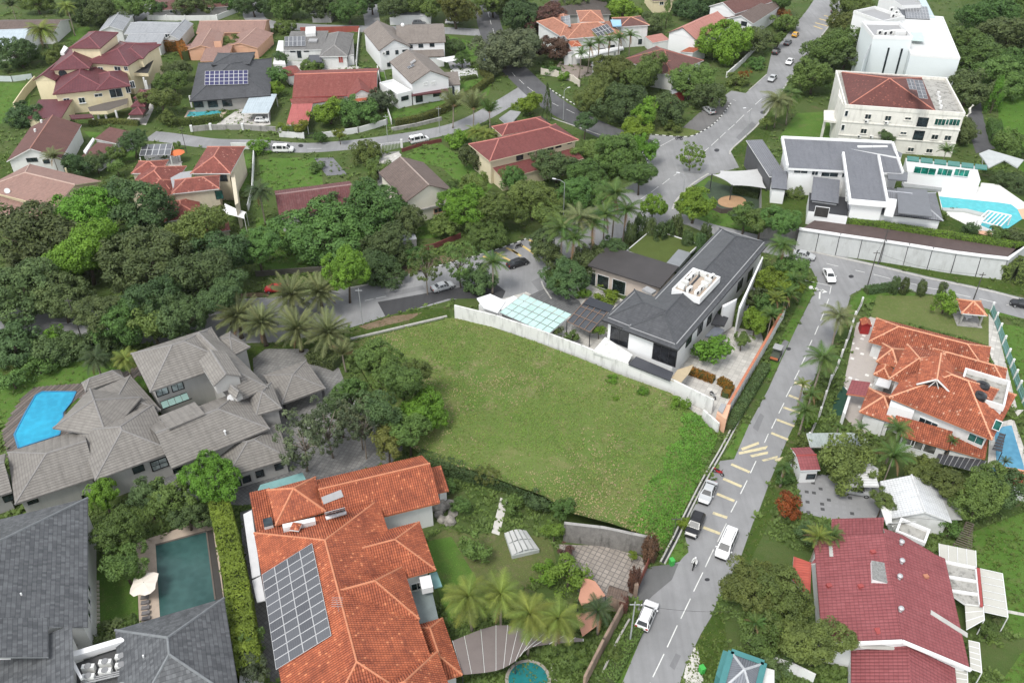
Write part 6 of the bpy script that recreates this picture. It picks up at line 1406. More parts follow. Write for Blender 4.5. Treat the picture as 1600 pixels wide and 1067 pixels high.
# ---------------------------------------------------------------- two white gabled houses
h = root('white_gable_house','two storey white house with grey brown L-shaped gable roof','house',W(640,95)); kw = dict(rm=R_BROWN,wall=WHITE_CLEAN,t=T10,fascia=plain('brown_fascia',(.12,.09,.075),.7))
R_GB = tiles('grey_brown_tiles',(.17,.145,.125),(.225,.195,.17),.35,.4,.15,.4,dirt=(.1,.09,.08),dirt_amt=.4); kw['rm'] = R_GB
b = Block(h,(768,318),(968,292),(905,165),6.0,rise=2.6,oh=.4,kind='gable',axis='w',**kw); b2 = Block(h,(880,275),(1186,264),(1168,148),6.0,rise=2.4,oh=.4,kind='gable',axis='u',**kw); Block(h,(955,362),(1178,352),(1175,298),3.2,rise=.9,oh=.2,kind='shed',axis='u',**kw)
wins(b,[(823,332,.9,1.2),(880,328,.9,1.2),(930,318,1.6,.6),(830,405,1,1.2)],T10,fm=DARK,want=0); wins(b2,[(970,292,.9,1),(1030,288,1.4,1.1),(1100,283,1.4,1.1)],T10,fm=DARK,want=0); b.ac(800,332,T10,want=0); p = b2.r.p(3,b2.r.D / 2,8.4); MB().ball((p.x - 1,p.y,8.6),.6).world('roof_tank',h,WHITE)
h = root('white_gable_house','white two storey house with steep brown gable and roof heater by hedge','house',W(660,150)); b = Block(h,(970,524),(1214,484),(1140,340),6.2,rise=2.7,oh=.4,kind='gable',axis='w',**kw)
wins(b,[(1060,525,1.2,.9),(1110,520,1.2,.9)],T10,want=0,gm=plain('white_vent',(.62,.62,.6),.7)); wins(b,[(1020,618,2.0,2.0),(1132,592,2.4,1.1)],T10,want=0,fm=DARK)
slab(h,'canopy_strip','972,600 975,582 1195,552 1208,570',3.1,.25,[R_MAROON],T10); b2 = Block(h,(885,602),(972,580),(915,495),3.6,kind='flat',oh=.02,wall=WHITE_CLEAN,rm=plain('white_roof_deck',(.6,.6,.59),.7),t=T10); parapet(h,b2.r.inset(.1),3.5,4.2,.2,WHITE_CLEAN)
b2.win(930,615,2.2,1.2,2,1,T10,None,DARK); p,n = b.roof.at(*T10(970,405),.3); q,_ = b.roof.at(*T10(1000,385),.3); MB().tube([p,q],.4,8).world('heater_tank',h,PALEG); solar(h,lambda x,y: b.roof.at(x,y,.1),(945,425),(985,405),(955,435),2,1,T10,name='heater_panel')
Block(h,(1190,535),(1278,530),(1255,470),3.2,rise=1.0,oh=.2,kind='shed',axis='u',**kw); slab(h,'carport_roof','1128,368 1240,350 1268,375 1190,388',3.0,.2,[WHITE_CLEAN],T10); slab(h,'rear_block','885,420 910,400 985,520 970,545',4.2,4.2,[WHITE],T10)
wins(b,[(1210,575,1.2,2.0),(1235,565,1.2,2.0)],T10,fm=DARK)
patch('patio','1215,445 1235,430 1380,430 1388,485 1255,505',.03,grid_mat('cross_patio',(.6,.6,.58),(.2,.2,.2),.9,.9,rot=.785,lw=.12),T10); patch('driveway','1200,390 1330,365 1345,425 1215,432',.03,plain('grey_drive',(.3,.3,.3),.8),T10)
patch('lawn','845,665 1000,680 1180,620 1270,600 1275,520 1400,490 1470,540 1450,600 1250,660 1180,700 860,780',.03,LAWN,T10); patch('lawn','770,450 800,450 850,660 840,790 810,790',.032,LAWN,T10); patch('lawn','1180,260 1260,250 1280,320 1210,340',.03,LAWN,T10)
wall_line('garden_wall','white garden wall between red bungalow and white gabled houses','wall','590,110 598,150 612,195',1.4,.2,WHITE)
wall_line('stone_wall','rough stone wall under the clipped hedge along the street','wall','612,205 650,198 690,188',.9,.5,CONC)
# ---------------------------------------------------------------- along the top
h = root('long_low_house','long low pale roofed house behind the roadside trees at the top','house',W(650,18)); Block(h,(830,100),(1095,95),(1085,50),3.2,rise=.8,oh=.2,kind='shed',axis='u',rm=R_LGREY,wall=WHITE,t=T10)
h = root('dark_roof_house','low dark roofed house behind the top street','house',W(500,15)); Block(h,(340,85),(470,85),(480,40),3.2,rise=1.2,oh=.3,rm=R_DSLATE,wall=GREYW,t=T10)
h = root('dark_roof_house','long dark brown roofed house above the solar terracotta house','house',W(905,15)); Block(h,(260,95),(620,92),(650,-10),3.6,rise=2.0,oh=.5,rm=tiles('dark_brown_tiles',(.07,.06,.052),(.1,.085,.075),.35,.4,.15,.35),wall=GREYW,t=T20)
h = root('cream_house','small cream house peeping between trees at the top','house',W(1040,8)); b = Block(h,(880,10),(1010,5),(1020,-60),4.0,rise=1.5,oh=.3,rm=R_BROWN,wall=CREAM,t=T20); b.win(935,20,1.4,1.4,2,1,T20)
h = root('terracotta_house','white two storey house with weathered terracotta roofs and solar array','house',W(940,95)); kw = dict(rm=R_OLDT,wall=WHITE,cap=RIDGE((.52,.26,.17)),t=T20)
Block(h,(425,140),(580,138),(560,68),8.6,z0=5,rise=1.8,oh=.4,kind='pyr',**kw); a1 = Block(h,(345,245),(695,215),(660,132),6.4,rise=2.2,oh=.5,**kw); a2 = Block(h,(302,228),(440,205),(420,95),6.4,rise=1.8,oh=.5,axis='w',**kw); a3 = Block(h,(675,170),(860,158),(832,100),6.6,rise=1.3,oh=.4,axis='u',**{**kw,'rm': R_REDBR})
a4 = Block(h,(290,190),(372,190),(380,100),6.0,rise=1.2,oh=.3,axis='w',**kw); a5 = Block(h,(325,335),(380,335),(375,265),3.6,rise=.7,oh=.2,kind='shed',**{**kw,'rm': R_REDBR}); Block(h,(372,295),(440,290),(430,255),5.4,z0=0,rise=.6,oh=.1,**{**kw,'rm': R_ORANGE})
solar(h,lambda x,y: a1.roof.at(x,y,.1),(540,238),(638,202),(495,190),5,2,T20,fw=.05); solar(h,lambda x,y: a4.roof.at(x,y,.1),(312,180),(370,172),(308,110),2,4,T20,fw=.05)
slab(h,'roof_panel_box','615,125 680,125 685,162 630,165',7.8,.3,[plain('blue_heater_panel',(.2,.4,.55),.3)],T20)
wins(a3,[(800,262,1.2,1.6)],T20,fm=DARK); slab(h,'balcony_slab','390,335 690,290 700,304 500,352 400,362',3.4,.5,[WHITE],T20)
for x,y in ((505,455),(560,425),(640,370)): p = W(*T20(x,y)); MB().bar(p,p + Vector((0,0,3.2)),.5).world('column',h,WHITE)
wins(a1,[(375,372,1.2,1.6),(430,305,1.4,1.4),(560,320,2.2,1.6),(620,300,2.2,1.6)],T20,fm=DARK); patch('driveway','265,440 300,385 400,400 520,430 500,470 390,500',.03,plain('brown_pavers',(.25,.21,.18),.8,.15,2),T20)
wall_line('boundary_wall','cream stepped wall and gate pillars before the terracotta house','wall','846,117 868,120 895,128 905,136',1.8,.3,plain('cream_wall',(.55,.5,.42),.8,.1),posts=3)
h = root('pink_roof_house','white gabled house with salmon pink roof near the top street','house',W(1085,60)); b = Block(h,(972,205),(1150,250),(1318,135),6.0,rise=2.6,oh=.4,kind='gable',axis='w',rm=R_PINK,cap=RIDGE((.5,.24,.19)),wall=WHITE_CLEAN,t=T20,fascia=R_BROWN)
Block(h,(1050,325),(1130,345),(1180,290),3.2,rise=.7,oh=.2,kind='shed',rm=R_ORANGE,wall=WHITE,t=T20); Block(h,(880,270),(985,260),(985,215),3.2,rise=.5,oh=.1,kind='shed',rm=R_PINK,wall=WHITE,t=T20); b.win(1150,275,1.2,1.2,2,1,T20,None,DARK)
h = root('white_gable_house','white gabled house with maroon brown roofs at the top edge','house',W(1160,25)); kw = dict(wall=WHITE_CLEAN,t=T20,kind='gable',axis='w',oh=.4); Block(h,(1230,40),(1395,88),(1510,-20),6.0,rise=2.4,rm=R_REDBR,**kw); b = Block(h,(1345,118),(1508,150),(1640,30),4.6,rise=1.8,rm=R_BROWN,**kw); Block(h,(1225,120),(1350,135),(1380,60),3.4,rise=.8,rm=R_REDBR,**{**kw,'kind': 'shed'}); b.win(1450,150,2,1.4,3,1,T20,None,DARK)
h = root('red_brown_bungalow','red brown hip roofed house half hidden by the roadside trees','house',W(1035,115)); kw = dict(rm=R_REDBR,cap=RIDGE((.33,.13,.1)),t=T20,wall=WHITE); Block(h,(685,375),(985,470),(1185,375),4.6,rise=3.0,oh=.6,**kw); b = Block(h,(860,450),(1010,475),(1090,410),4.4,rise=1.8,oh=.4,axis='w',**kw); b.win(1010,500,2.2,1.3,3,1,T20); Block(h,(950,580),(1000,600),(1060,560),2.8,rise=.4,oh=.1,kind='shed',rm=R_LGREY,wall=plain('red_panel',(.28,.03,.03),.6),t=T20)
wall_line('boundary_wall','long white wall climbing beside the top right street','wall','1135,122 1160,100 1178,80 1195,62',1.6,.3,WHITE_DIRTY,posts=5)
# ---------------------------------------------------------------- left middle
h = root('red_brown_gable_house','long red brown gable roof below the yellow house','house',W(90,225)); kw = dict(rm=R_REDBR,wall=WHITE,t=T00,fascia=WHITE,cap=RIDGE((.35,.17,.13))); b = Block(h,(40,1010),(385,990),(558,778),4.2,rise=2.8,oh=.5,kind='gable',axis='w',**kw); Block(h,(590,868),(725,898),(748,828),3.4,rise=.9,oh=.2,kind='shed',axis='u',**kw); Block(h,(500,985),(610,1000),(660,915),3.0,rise=.8,oh=.2,kind='shed',axis='u',**kw); slab(h,'white_wall','700,910 760,830 770,840 720,920',3.0,3.0,[WHITE],T00); slab(h,'flat_canopy','520,945 580,860 590,870 535,960',3.6,.4,[WHITE],T00)
b.win(200,1000,2.4,1.0,3,1,T00,None,DARK); b.win(290,1010,1.4,1.0,2,1,T00,None,DARK)
for x,y in ((222,825),(262,768)): p,n = b.roof.at(*T00(x,y)); MB().cyl(p,.3,.7,8).world('roof_vent',h,WHITE)
h = root('pinkish_roof_house','house with pinkish brown tiled roof at the left edge','house',W(40,320)); kw = dict(rm=R_TERRA,wall=CREAM,t=T01,cap=RIDGE((.42,.3,.25))); b = Block(h,(-120,115),(338,232),(458,22),5.4,rise=2.2,oh=.6,axis='u',**{**kw,'ends': (1,0)}); Block(h,(-120,245),(225,305),(270,222),3.3,rise=1.2,oh=.3,kind='shed',axis='u',**kw); p,n = b.roof.at(*T01(50,140)); dish(h,p,.6)
for x in (385,415,445): p = W(*T01(x,150 - (x - 385) * .9)); MB().bar(p,p + Vector((0,0,4.5)),.3).world('column',h,CREAM)
h = root('red_tile_villa','beige villa with stacked red tile roofs and white courtyard sail','house',W(300,310)); kw = dict(rm=tiles('mottled_red_tiles',(.15,.045,.035),(.26,.08,.06),.33,.38,.3,.4,dirt=(.1,.035,.028),dirt_amt=.5,pale=(.5,.25,.19)),wall=BEIGE,cap=RIDGE((.45,.18,.13)),fascia=WHITE)
v1 = Block(h,T00(1190,1085),T00(1440,1085),T00(1455,918),6.8,rise=2.0,oh=.5,**kw); v2 = Block(h,T01(1072,145),T01(1372,112),T01(1362,30),6.4,rise=1.6,oh=.5,axis='u',**kw); v3 = Block(h,T01(798,110),T01(1060,115),T01(1050,-30),5.0,rise=2.0,oh=.4,**kw); v4 = Block(h,T01(860,175),T01(1040,180),T01(1030,60),4.6,rise=1.8,oh=.3,axis='w',**kw); v5 = Block(h,T01(1025,320),T01(1262,282),T01(1200,165),3.6,rise=1.5,oh=.4,**kw); v6 = Block(h,T01(1270,400),T01(1440,370),T01(1420,285),3.0,rise=1.0,oh=.3,kind='shed',axis='u',**kw); v7 = Block(h,T00(820,1085),T00(1010,1080),T00(1150,1000),5.2,rise=1.3,oh=.3,**kw)
v2.win(1370,150,1.6,2.0,1,1,T01,GLASS_G,DARK); v1.win(1395,45,1.8,1.6,2,1,T01,None,DARK); v2.ac(1272,265,T01); slab(h,'service_roof','1065,45 1130,10 1200,0 1195,40 1130,50 1080,110',6.6,.4,[WHITE,PALEG],T01,1); slab(h,'side_wall','1440,20 1465,10 1490,200 1470,215',5.6,5.6,[BEIGE],T01)
h = root('shade_sail','white shade sail strung beside the red tile villa','shade sail',W(365,335)); S = [W(*T01(*p),z) for p,z in (((1375,262),3.2),((1405,205),4.2),((1538,258),3.4),((1528,300),3.0))]; c = sum(S,Vector((0,0,0))) / 4 - Vector((0,0,.3)); mk('sail',h,S + [c] + [(S[i] + S[(i + 1) % 4]) / 2 * .9 + c * .1 for i in range(4)],[(4,i,5 + i) for i in range(4)] + [(4,5 + i,(i + 1) % 4) for i in range(4)],WHITE_CLEAN)
for p in S: MB().bar(Vector((p.x,p.y,0)),p,.1).world('post',h,WHITE)
h = root('solar_carport','white framed carport roofed with solar panels by the villa','carport',W(245,250)); solar(h,lambda x,y: (W(x,y,3.2),Vector((0,0,1))),T00(870,978),T00(1065,972),T00(890,908),5,2,None,fw=.07)
for p in (T00(875,985),T00(1065,980),T00(890,920),T00(1080,915)): q = W(*p,3.1); MB().bar(Vector((q.x,q.y,0)),q,.2).world('post',h,WHITE)
slab(h,'floor_slab','870,1067 930,1005 1140,1010 1110,1067',.1,.1,[PAVE_PALE],T00)
h = root('patio_umbrella','small orange parasol beside the solar carport','parasol',W(275,245)); p = W(*T00(1105,955),2.4); V = [p + Vector((0,0,.7))] + [p + Vector((1.9 * math.cos(k * .785),1.9 * math.sin(k * .785),0)) for k in range(8)]; mk('canopy',h,V,[(0,1 + k,1 + (k + 1) % 8) for k in range(8)],plain('orange_canvas',(.6,.16,.06),.9)); MB().cyl((p.x,p.y,0),.05,2.6,6).world('pole',h,WOOD)
wall_line('boundary_wall','white wall round the small lawn right of the red villa','wall','362,232 398,233 395,300 388,330',1.5,.2,WHITE); patch('lawn','362,250 372,240 392,240 390,300 378,300 365,272',.03,LAWN)
h = root('maroon_bungalow','maroon tiled bungalow with pale patched ridge behind the spreading tree','house',W(490,330)); b = Block(h,(148,303),(640,235),(600,62),3.4,rise=2.4,oh=.4,kind='gable',axis='u',rm=tiles('wine_red_tiles',(.11,.04,.04),(.15,.055,.053),.5,.5,.35,.2,dirt=(.3,.2,.19),dirt_amt=.25),wall=WHITE,t=T11,cap=RIDGE((.3,.2,.19)))
b.win(165,330,1.0,1.6,1,1,T11); p,n = b.roof.at(*T11(228,138),.04)
h = root('brown_gable_house','cream two storey house with plain brown gable roof beyond the main road','house',W(660,320)); b = Block(h,(938,194),(1230,122),(1150,-78),5.8,rise=2.6,oh=.5,kind='gable',axis='w',rm=R_BROWN,wall=plain('pale_cream',(.64,.6,.5),.8,.05),t=T11,cap=RIDGE((.3,.24,.21)),fascia=plain('brown_fascia',(.12,.09,.075)))
b.win(1150,245,3.0,1.2,3,1,T11,None,SALMON); MB().bar(b.i.p(0,-.1,2.9),b.i.p(b.i.L,-.1,2.9),.5,.3).world('string_course',h,CONC); slab(h,'side_lean_to','800,0 820,-10 930,190 905,190',3.0,.3,[R_TERRA],T11)
h = root('garden_shed','small pale shed roof beside the spreading tree','shed',W(640,375)); Block(h,(915,440),(1005,425),(985,385),2.2,rise=.3,oh=.1,kind='shed',rm=R_LGREY,wall=GREYW,t=T11)
h = root('red_roof_house','beige two storey house with red hip roof left of the junction','house',W(835,255)); kw = dict(rm=tiles('brick_red_tiles',(.135,.04,.037),(.185,.06,.054),.35,.4,.2,.35,dirt=(.1,.035,.03),dirt_amt=.4),wall=plain('warm_cream',(.62,.54,.38),.8,.05),cap=RIDGE((.42,.16,.13)),t=T20)
b = Block(h,(-140,1010),(418,875),(275,775),6.0,rise=2.3,oh=.6,**kw); b2 = Block(h,(-60,850),(250,785),(180,730),6.2,rise=1.4,oh=.4,**kw); b3 = Block(h,(-60,1120),(450,990),(390,920),3.2,rise=1.0,oh=.3,kind='shed',axis='u',**kw)
wins(b,[(48,985,1.8),(112,958,1.2,.7),(175,942,1.8),(240,925,1.6),(290,908,1.6),(360,892,1.2,.7)],T20,fm=DARK,h_=1.3); p = W(*T20(185,985),3.8); dish(h,p,.7)
h = root('entry_pergola','black slatted pergola behind the red hip roof','pergola',W(840,195)); a,b_,c,d = [W(*T20(*k),3.4) for k in ((105,765),(180,728),(235,765),(150,800))]
for i in range(6): MB().bar(a + (b_ - a) * (i / 5),d + (c - d) * (i / 5),.12).world('slat',h,DARK)
MB().bar(a,b_,.14).bar(d,c,.14).world('side_beam',h,DARK)
for p in (a,b_,c,d): MB().bar(Vector((p.x,p.y,0)),p,.14).world('post',h,DARK)
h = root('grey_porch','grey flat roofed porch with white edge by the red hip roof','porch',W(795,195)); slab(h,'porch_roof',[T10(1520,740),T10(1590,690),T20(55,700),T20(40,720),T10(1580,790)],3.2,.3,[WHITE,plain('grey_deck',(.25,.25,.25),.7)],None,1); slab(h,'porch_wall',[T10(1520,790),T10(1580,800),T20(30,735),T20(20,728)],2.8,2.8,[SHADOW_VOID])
# lawns and drives of this quarter
patch('lawn','85,985 330,1000 385,1067 390,1150 110,1190 70,1067',.03,LAWN,T10); patch('lawn','1230,0 1340,-10 1480,100 1440,135 1290,90',.03,LAWN,T11); patch('lawn','935,965 1130,895 1230,1000 1340,1060 1250,1067 1000,1010',.032,LAWN,T10)
patch('lawn','0,290 140,300 420,560 480,590 300,640 0,660',.02,LAWN,T11); patch('lawn','980,360 1200,300 1260,400 1010,430',.02,LAWN,T11)
patch('driveway','365,990 480,985 570,1090 440,1100',.034,asphalt('grey_driveway',(.17,.17,.18)),T10); patch('driveway','745,1000 890,950 910,970 830,1067 760,1067',.03,PAVE_PALE,T10)
patch('lawn','405,250 470,246 478,268 430,290 408,300',.034,LAWN); patch('lawn','640,232 690,225 735,255 770,280 720,290 690,262',.036,LAWN); patch('paved_yard','195,190 228,196 240,170 235,130 222,128 215,165',.02,PAVE_PALE); patch('paved_yard','550,105 600,108 605,130 598,160 590,112',.02,PAVE); patch('paved_yard','440,98 560,104 560,112 440,112',.02,PAVE_PALE); patch('paved_yard','225,240 280,236 285,262 235,270',.02,PAVE_PALE); patch('paved_yard','590,240 625,236 612,262 600,300 590,290',.02,PAVE); patch('lawn','130,205 200,212 195,235 150,225',.022,LAWN); patch('lawn','455,250 500,246 505,290 470,292',.023,LAWN); patch('lawn','345,60 400,62 425,80 400,98 350,90',.02,LAWN); patch('lawn','700,55 750,70 745,100 715,85',.02,LAWN); patch('plot_yard','0,240 30,240 60,262 200,300 190,340 0,300',.01,GRASS)
wall_line('boundary_wall','dark hedge-side wall along the main road below the maroon bungalow','wall','400,432 500,425 560,420',1.2,.3,plain('dark_mossy_wall',(.08,.075,.06),.9,.2)); wall_line('boundary_wall','maroon low wall beside the shed and main road','wall','630,400 680,388 720,372',1.2,.2,plain('maroon_wall',(.14,.04,.035),.8)); wall_line('boundary_wall','brown kerb wall along the lower side of the mid street','wall','628,238 660,228 690,222',.9,.2,plain('maroon_wall',(.14,.04,.035)))
h = root('entrance_gate','white arched driveway gate on the mid street','gate',W(612,232)); 
for k in range(14): p = W(597 + k * 2.2,238 - k * .55); MB().bar(p,p + Vector((0,0,1.3 + .7 * math.sin(math.pi * k / 13))),.08).world('bar',h,WHITE)
for x,y in ((596,240),(628,231)): p = W(x,y); MB().bar(p,p + Vector((0,0,2.2)),.5).world('pillar',h,WHITE)

# ================================================================ plants
BARK = plain('bark',(.09,.07,.05),.95,.3,3); BARK_PALE = plain('pale_bark',(.24,.2,.16),.95,.25,3)
LEAF = {'d': leafmat('leaf_dark',(.076,.125,.048)),'m': leafmat('leaf_mid',(.096,.165,.044)),'b': leafmat('leaf_bright',(.115,.225,.028)),'y': leafmat('leaf_yellow',(.15,.215,.034)),
        'g': leafmat('leaf_greygreen',(.09,.12,.068)),'p': leafmat('leaf_purple',(.1,.055,.048)),'o': leafmat('leaf_olive',(.112,.148,.042)),'r': leafmat('leaf_orange',(.26,.12,.025),.5),'n': leafmat('leaf_brown',(.12,.07,.05))}
def leaves(V,F,c,rc,n,ls,rg,out,flat=.0):
    for _ in range(n):
        d = Vector((rg.gauss(0,1),rg.gauss(0,1),rg.gauss(0,1))).normalized()
        d = (d + out * .75).normalized(); p = c + d * rc * rg.uniform(.55,1.05)
        nr = (d + Vector((rg.gauss(0,.45),rg.gauss(0,.45),rg.gauss(0,.45) + flat + .25))).normalized()
        x = nr.cross(Vector((rg.gauss(0,1),rg.gauss(0,1),rg.gauss(0,1)))).normalized(); y = nr.cross(x)
        l = ls * rg.uniform(.7,1.3); w = l * .5; b = len(V)
        V += [p - x * l * .5,p - y * w * .5 - nr * l * .06,p + x * l * .5,p + y * w * .5 - nr * l * .06]; F += [(b,b + 1,b + 2),(b,b + 2,b + 3)]
def crown_mesh(seed,nc,nl,ls,rc,shape='round',low=-.45):
    rg = random.Random(seed); V = []; F = []; C = []; tries = 0
    lobes = [(Vector((0,0,.05)),.52)]
    for k in range(7):
        a = k * .9 + rg.uniform(-.4,.4); e = rg.uniform(-.3,.95); lr = rg.uniform(.24,.5); lobes.append((Vector((math.cos(a) * math.cos(e),math.sin(a) * math.cos(e),math.sin(e))) * (1 - lr) * rg.uniform(.7,1.3),lr))
    while len(C) < nc and tries < nc * 60:
        tries += 1
        if shape == 'round':                        # several leafy lobes of unequal size
            lc,lr = rg.choices(lobes,[q[1] ** 2 for q in lobes])[0]; d = Vector((rg.gauss(0,1),rg.gauss(0,1),rg.gauss(.15,1))).normalized()
            p = lc + d * lr * rg.uniform(.72,1.0)
            if p.z < low or any((p - c2).length < r2 * .62 for c2,r2 in lobes): continue
            d = (d + p.normalized() * .5).normalized()
        elif shape == 'cone':
            z = rg.uniform(-1,1); a = rg.uniform(0,6.28); rr = (1 - z) / 2 * rg.uniform(.6,1) + .05; p = Vector((rr * math.cos(a),rr * math.sin(a),z)); d = Vector((math.cos(a),math.sin(a),.4)).normalized()
        elif shape == 'column':
            z = rg.uniform(-1,1); a = rg.uniform(0,6.28); rr = (1 - abs(z) ** 3 * .6) * rg.uniform(.5,.8); p = Vector((rr * math.cos(a),rr * math.sin(a),z)); d = Vector((math.cos(a),math.sin(a),.3)).normalized()
        else:                                       # airy: few separate tufts at limb ends
            d = Vector((rg.gauss(0,1),rg.gauss(0,1),rg.gauss(.2,.8))).normalized(); p = d * rg.uniform(.45,.95)
            if any((p - q).length < rc * 1.1 for q,_ in C): continue
        C.append((p,d))
    for p,d in C:
        leaves(V,F,p,rc * rg.uniform(.75,1.2),int(nl * rg.uniform(.7,1.3)),ls,rg,d)
    return mesh('crown',V,F,LEAF['m']),C
def trunk_mesh(seed,C,n=5,r0=.07,hc=1.0):
    """trunk and limbs; z 0..1 is ground to crown centre, crown offsets scaled to fit"""
    rg = random.Random(seed + 99); mb = MB(); bend = Vector((rg.uniform(-.1,.1),rg.uniform(-.1,.1),0)); fk = .62
    mb.tube([(0,0,-.02),bend * .5 + Vector((0,0,fk * .5)),bend + Vector((0,0,fk)),bend * .8 + Vector((0,0,1))],[r0 * 1.35,r0,r0 * .75,r0 * .4],7)
    for p,d in rg.sample(C,min(n,len(C))):
        e = Vector((p.x * .85,p.y * .85,1 + p.z * .42)); s = bend + Vector((0,0,fk * rg.uniform(.8,1.05))); m = s.lerp(e,.5) + Vector((0,0,.06)); mb.tube([s,m,e],[r0 * .55,r0 * .36,r0 * .14],5)
    return mb.local('trunk',BARK,True)
PROTO = {}
for nm,cnt,a in (('L',4,(200,70,.08,.17)),('M',4,(95,62,.115,.22)),('S',3,(34,52,.19,.36)),('A',3,(62,40,.1,.15)),('K',1,(40,70,.1,.25)),('Y',2,(60,40,.22,.4))):
    L_ = []
    for k in range(cnt):
        sh = {'A': 'airy','K': 'cone','Y': 'column'}.get(nm,'round'); me,C = crown_mesh(ord(nm) + k * 17,*a,shape=sh,low=-.5 if nm != 'S' else -.35)
        L_.append((me,trunk_mesh(k + ord(nm),C,{'L': 9,'M': 6,'A': 14}.get(nm,4),.05 if nm == 'L' else (.035 if nm == 'A' else .06))))
    PROTO[nm] = L_
_pc = [0]
def put_part(name,me,parent,loc,sc,rz,mat=None):
    o = link(name,me,parent,loc,rz,sc)
    if mat:
        o.material_slots[0].link = 'OBJECT'; o.material_slots[0].material = mat
    return o
def tree(kind,x,y,rpx,H,label,z0=0.0,group=None,asp=None,cat='tree',name=None):
    k,col = kind[0],kind[1]; _pc[0] += 1; rg = random.Random(_pc[0] * 7 + int(x))
    asp = asp or {'L': .78,'M': .82,'S': .8,'A': .95,'K': 1.6,'Y': 3.0}[k]
    zc = H * .6; r = 1
    for _ in range(4):
        p = W(x,y,z0 + zc); r = rpx / ppm(p) * (1.14 if k in 'LM' else 1.0); rv = min(r * asp,H * .62) if k not in 'YK' else H * .47; zc = max(H - rv,rv * .55)
    p = W(x,y,z0 + zc); base = Vector((p.x,p.y,z0))
    sh = cat == 'shrub'; t = root(name or ('shrub' if sh else 'broadleaf_tree' if k not in 'YK' else 'conifer_tree'),label,cat,base,group)
    cm,tm = PROTO[k][rg.randrange(len(PROTO[k]))]; rz = rg.uniform(0,6.28)
    put_part('foliage' if sh else 'crown',cm,t,(0,0,zc),(r * rg.uniform(.88,1.14),r * rg.uniform(.88,1.14),rv * rg.uniform(.92,1.2)),rz,LEAF[col])
    put_part('stem' if sh else 'trunk',tm,t,(0,0,0),(r * .9,r * .9,zc),rz,BARK_PALE if col in 'gob' and k == 'A' else BARK)
    return t
def frond_mesh(L,arch,droop,wl,n,seed,mat,twist=.35):
    rg = random.Random(seed); V = []; F = []; pts = []
    for i in range(n + 1):
        t = i / n; pts.append(Vector((L * (t - .12 * t * t * droop),0,L * (arch * t - droop * t * t))))
    for i in range(1,n + 1):
        d = (pts[i] - pts[i - 1]).normalized(); p = pts[i]; t = i / n; l = wl * math.sin(math.pi * min(1,.12 + t * .88)) ** .6 + .05 * wl
        for s in (-1,1):
            e = Vector((d.x * .55,s * .85,d.z * .55 - twist * rg.uniform(.6,1.4))).normalized(); b = len(V)
            a0 = pts[i - 1].lerp(p,.15); F.append((b,b + 1,b + 2)); V += [a0,p,p + e * l * rg.uniform(.85,1.1)]
    for i in range(n):
        b = len(V); w = .035 * L * (1 - i / n) * .35 + .01; V += [pts[i] + Vector((0,-w,.01)),pts[i] + Vector((0,w,.01)),pts[i + 1] + Vector((0,w * .8,.01)),pts[i + 1] + Vector((0,-w * .8,.01))]; F.append((b,b + 1,b + 2,b + 3))
    return mesh('frond',V,F,mat)
PCOL = {'y': leafmat('palm_yellowgreen',(.145,.195,.042),.35,.02),'m': leafmat('palm_green',(.075,.14,.036),.3,.02),'g': leafmat('palm_greygreen',(.15,.18,.08),.3,.015),'d': leafmat('palm_dark',(.05,.085,.035),.3,.02)}
PK = {'C': dict(n=34,up=(-.5,1.2),arch=.5,droop=.9,wl=.36,nl=26,tr=.16),'D': dict(n=58,up=(-.7,1.25),arch=.3,droop=.32,wl=.2,nl=22,tr=.32),'R': dict(n=24,up=(-.4,1.15),arch=.5,droop=.7,wl=.26,nl=24,tr=.17),
      'F': dict(n=16,up=(.1,1.3),arch=.5,droop=.25,wl=.34,nl=14,tr=.15),'S': dict(n=24,up=(.0,1.2),arch=.6,droop=.7,wl=.22,nl=16,tr=.1)}
_fr = {}
def palm(kind,x,y,rpx,H,label,z0=0.0,group=None):
    k,col = kind[0],kind[1]; q = PK[k]; p = W(x,y,z0 + H); r = rpx / ppm(p) * (1.2 if k == 'R' else 1); _pc[0] += 1; rg = random.Random(_pc[0] * 3 + int(x)); base = Vector((p.x,p.y,z0))
    t = root('palm_tree',label,'palm',base,group); lean = Vector((rg.uniform(-.06,.06),rg.uniform(-.06,.06),0)) * H
    mb = MB(); ns = 7; mb.tube([lean * (1 - (i / ns)) ** 2 * -1 + Vector((0,0,H * i / ns)) for i in range(ns + 1)],[q['tr'] * (1.5 if i == 0 else 1.05 - .25 * i / ns) for i in range(ns + 1)],8)
    if k == 'R': mb.tube([(0,0,H - .2),(0,0,H + r * .25)],[q['tr'] * 1.1,q['tr'] * .5],8,1)
    link('trunk',mb.local('trunk',[BARK_PALE if k != 'D' else BARK,PCOL['m']],True),t)
    if (k,col) not in _fr: _fr[(k,col)] = [frond_mesh(1.0,q['arch'] * rk,q['droop'] * rk,q['wl'],q['nl'],5 + int(rk * 10),PCOL[col]) for rk in (.75,1.0,1.25)]
    n = q['n'] if rpx > 17 else int(q['n'] * .7)
    for i in range(n):
        ms = _fr[(k,col)]
        if i < 3 and rg.random() < .55:           # old hanging fronds turn brown
            if (k,'n') not in _fr: _fr[(k,'n')] = [frond_mesh(.9,q['arch'] * .8,q['droop'] * 1.3,q['wl'] * .7,q['nl'],3,leafmat('palm_dead',(.17,.11,.06),.3,0))] * 3
            ms = _fr[(k,'n')]
        o = link('frond',ms[rg.randrange(3)],t,(0,0,H + .05),0,r * 1.1 * rg.uniform(.85,1.12)); f = i / n
        e = q['up'][0] + (q['up'][1] - q['up'][0]) * (f ** .9); o.rotation_euler = (rg.uniform(-.25,.25),-e * .8,i * 2.4 + rg.uniform(-.2,.2))
    return t
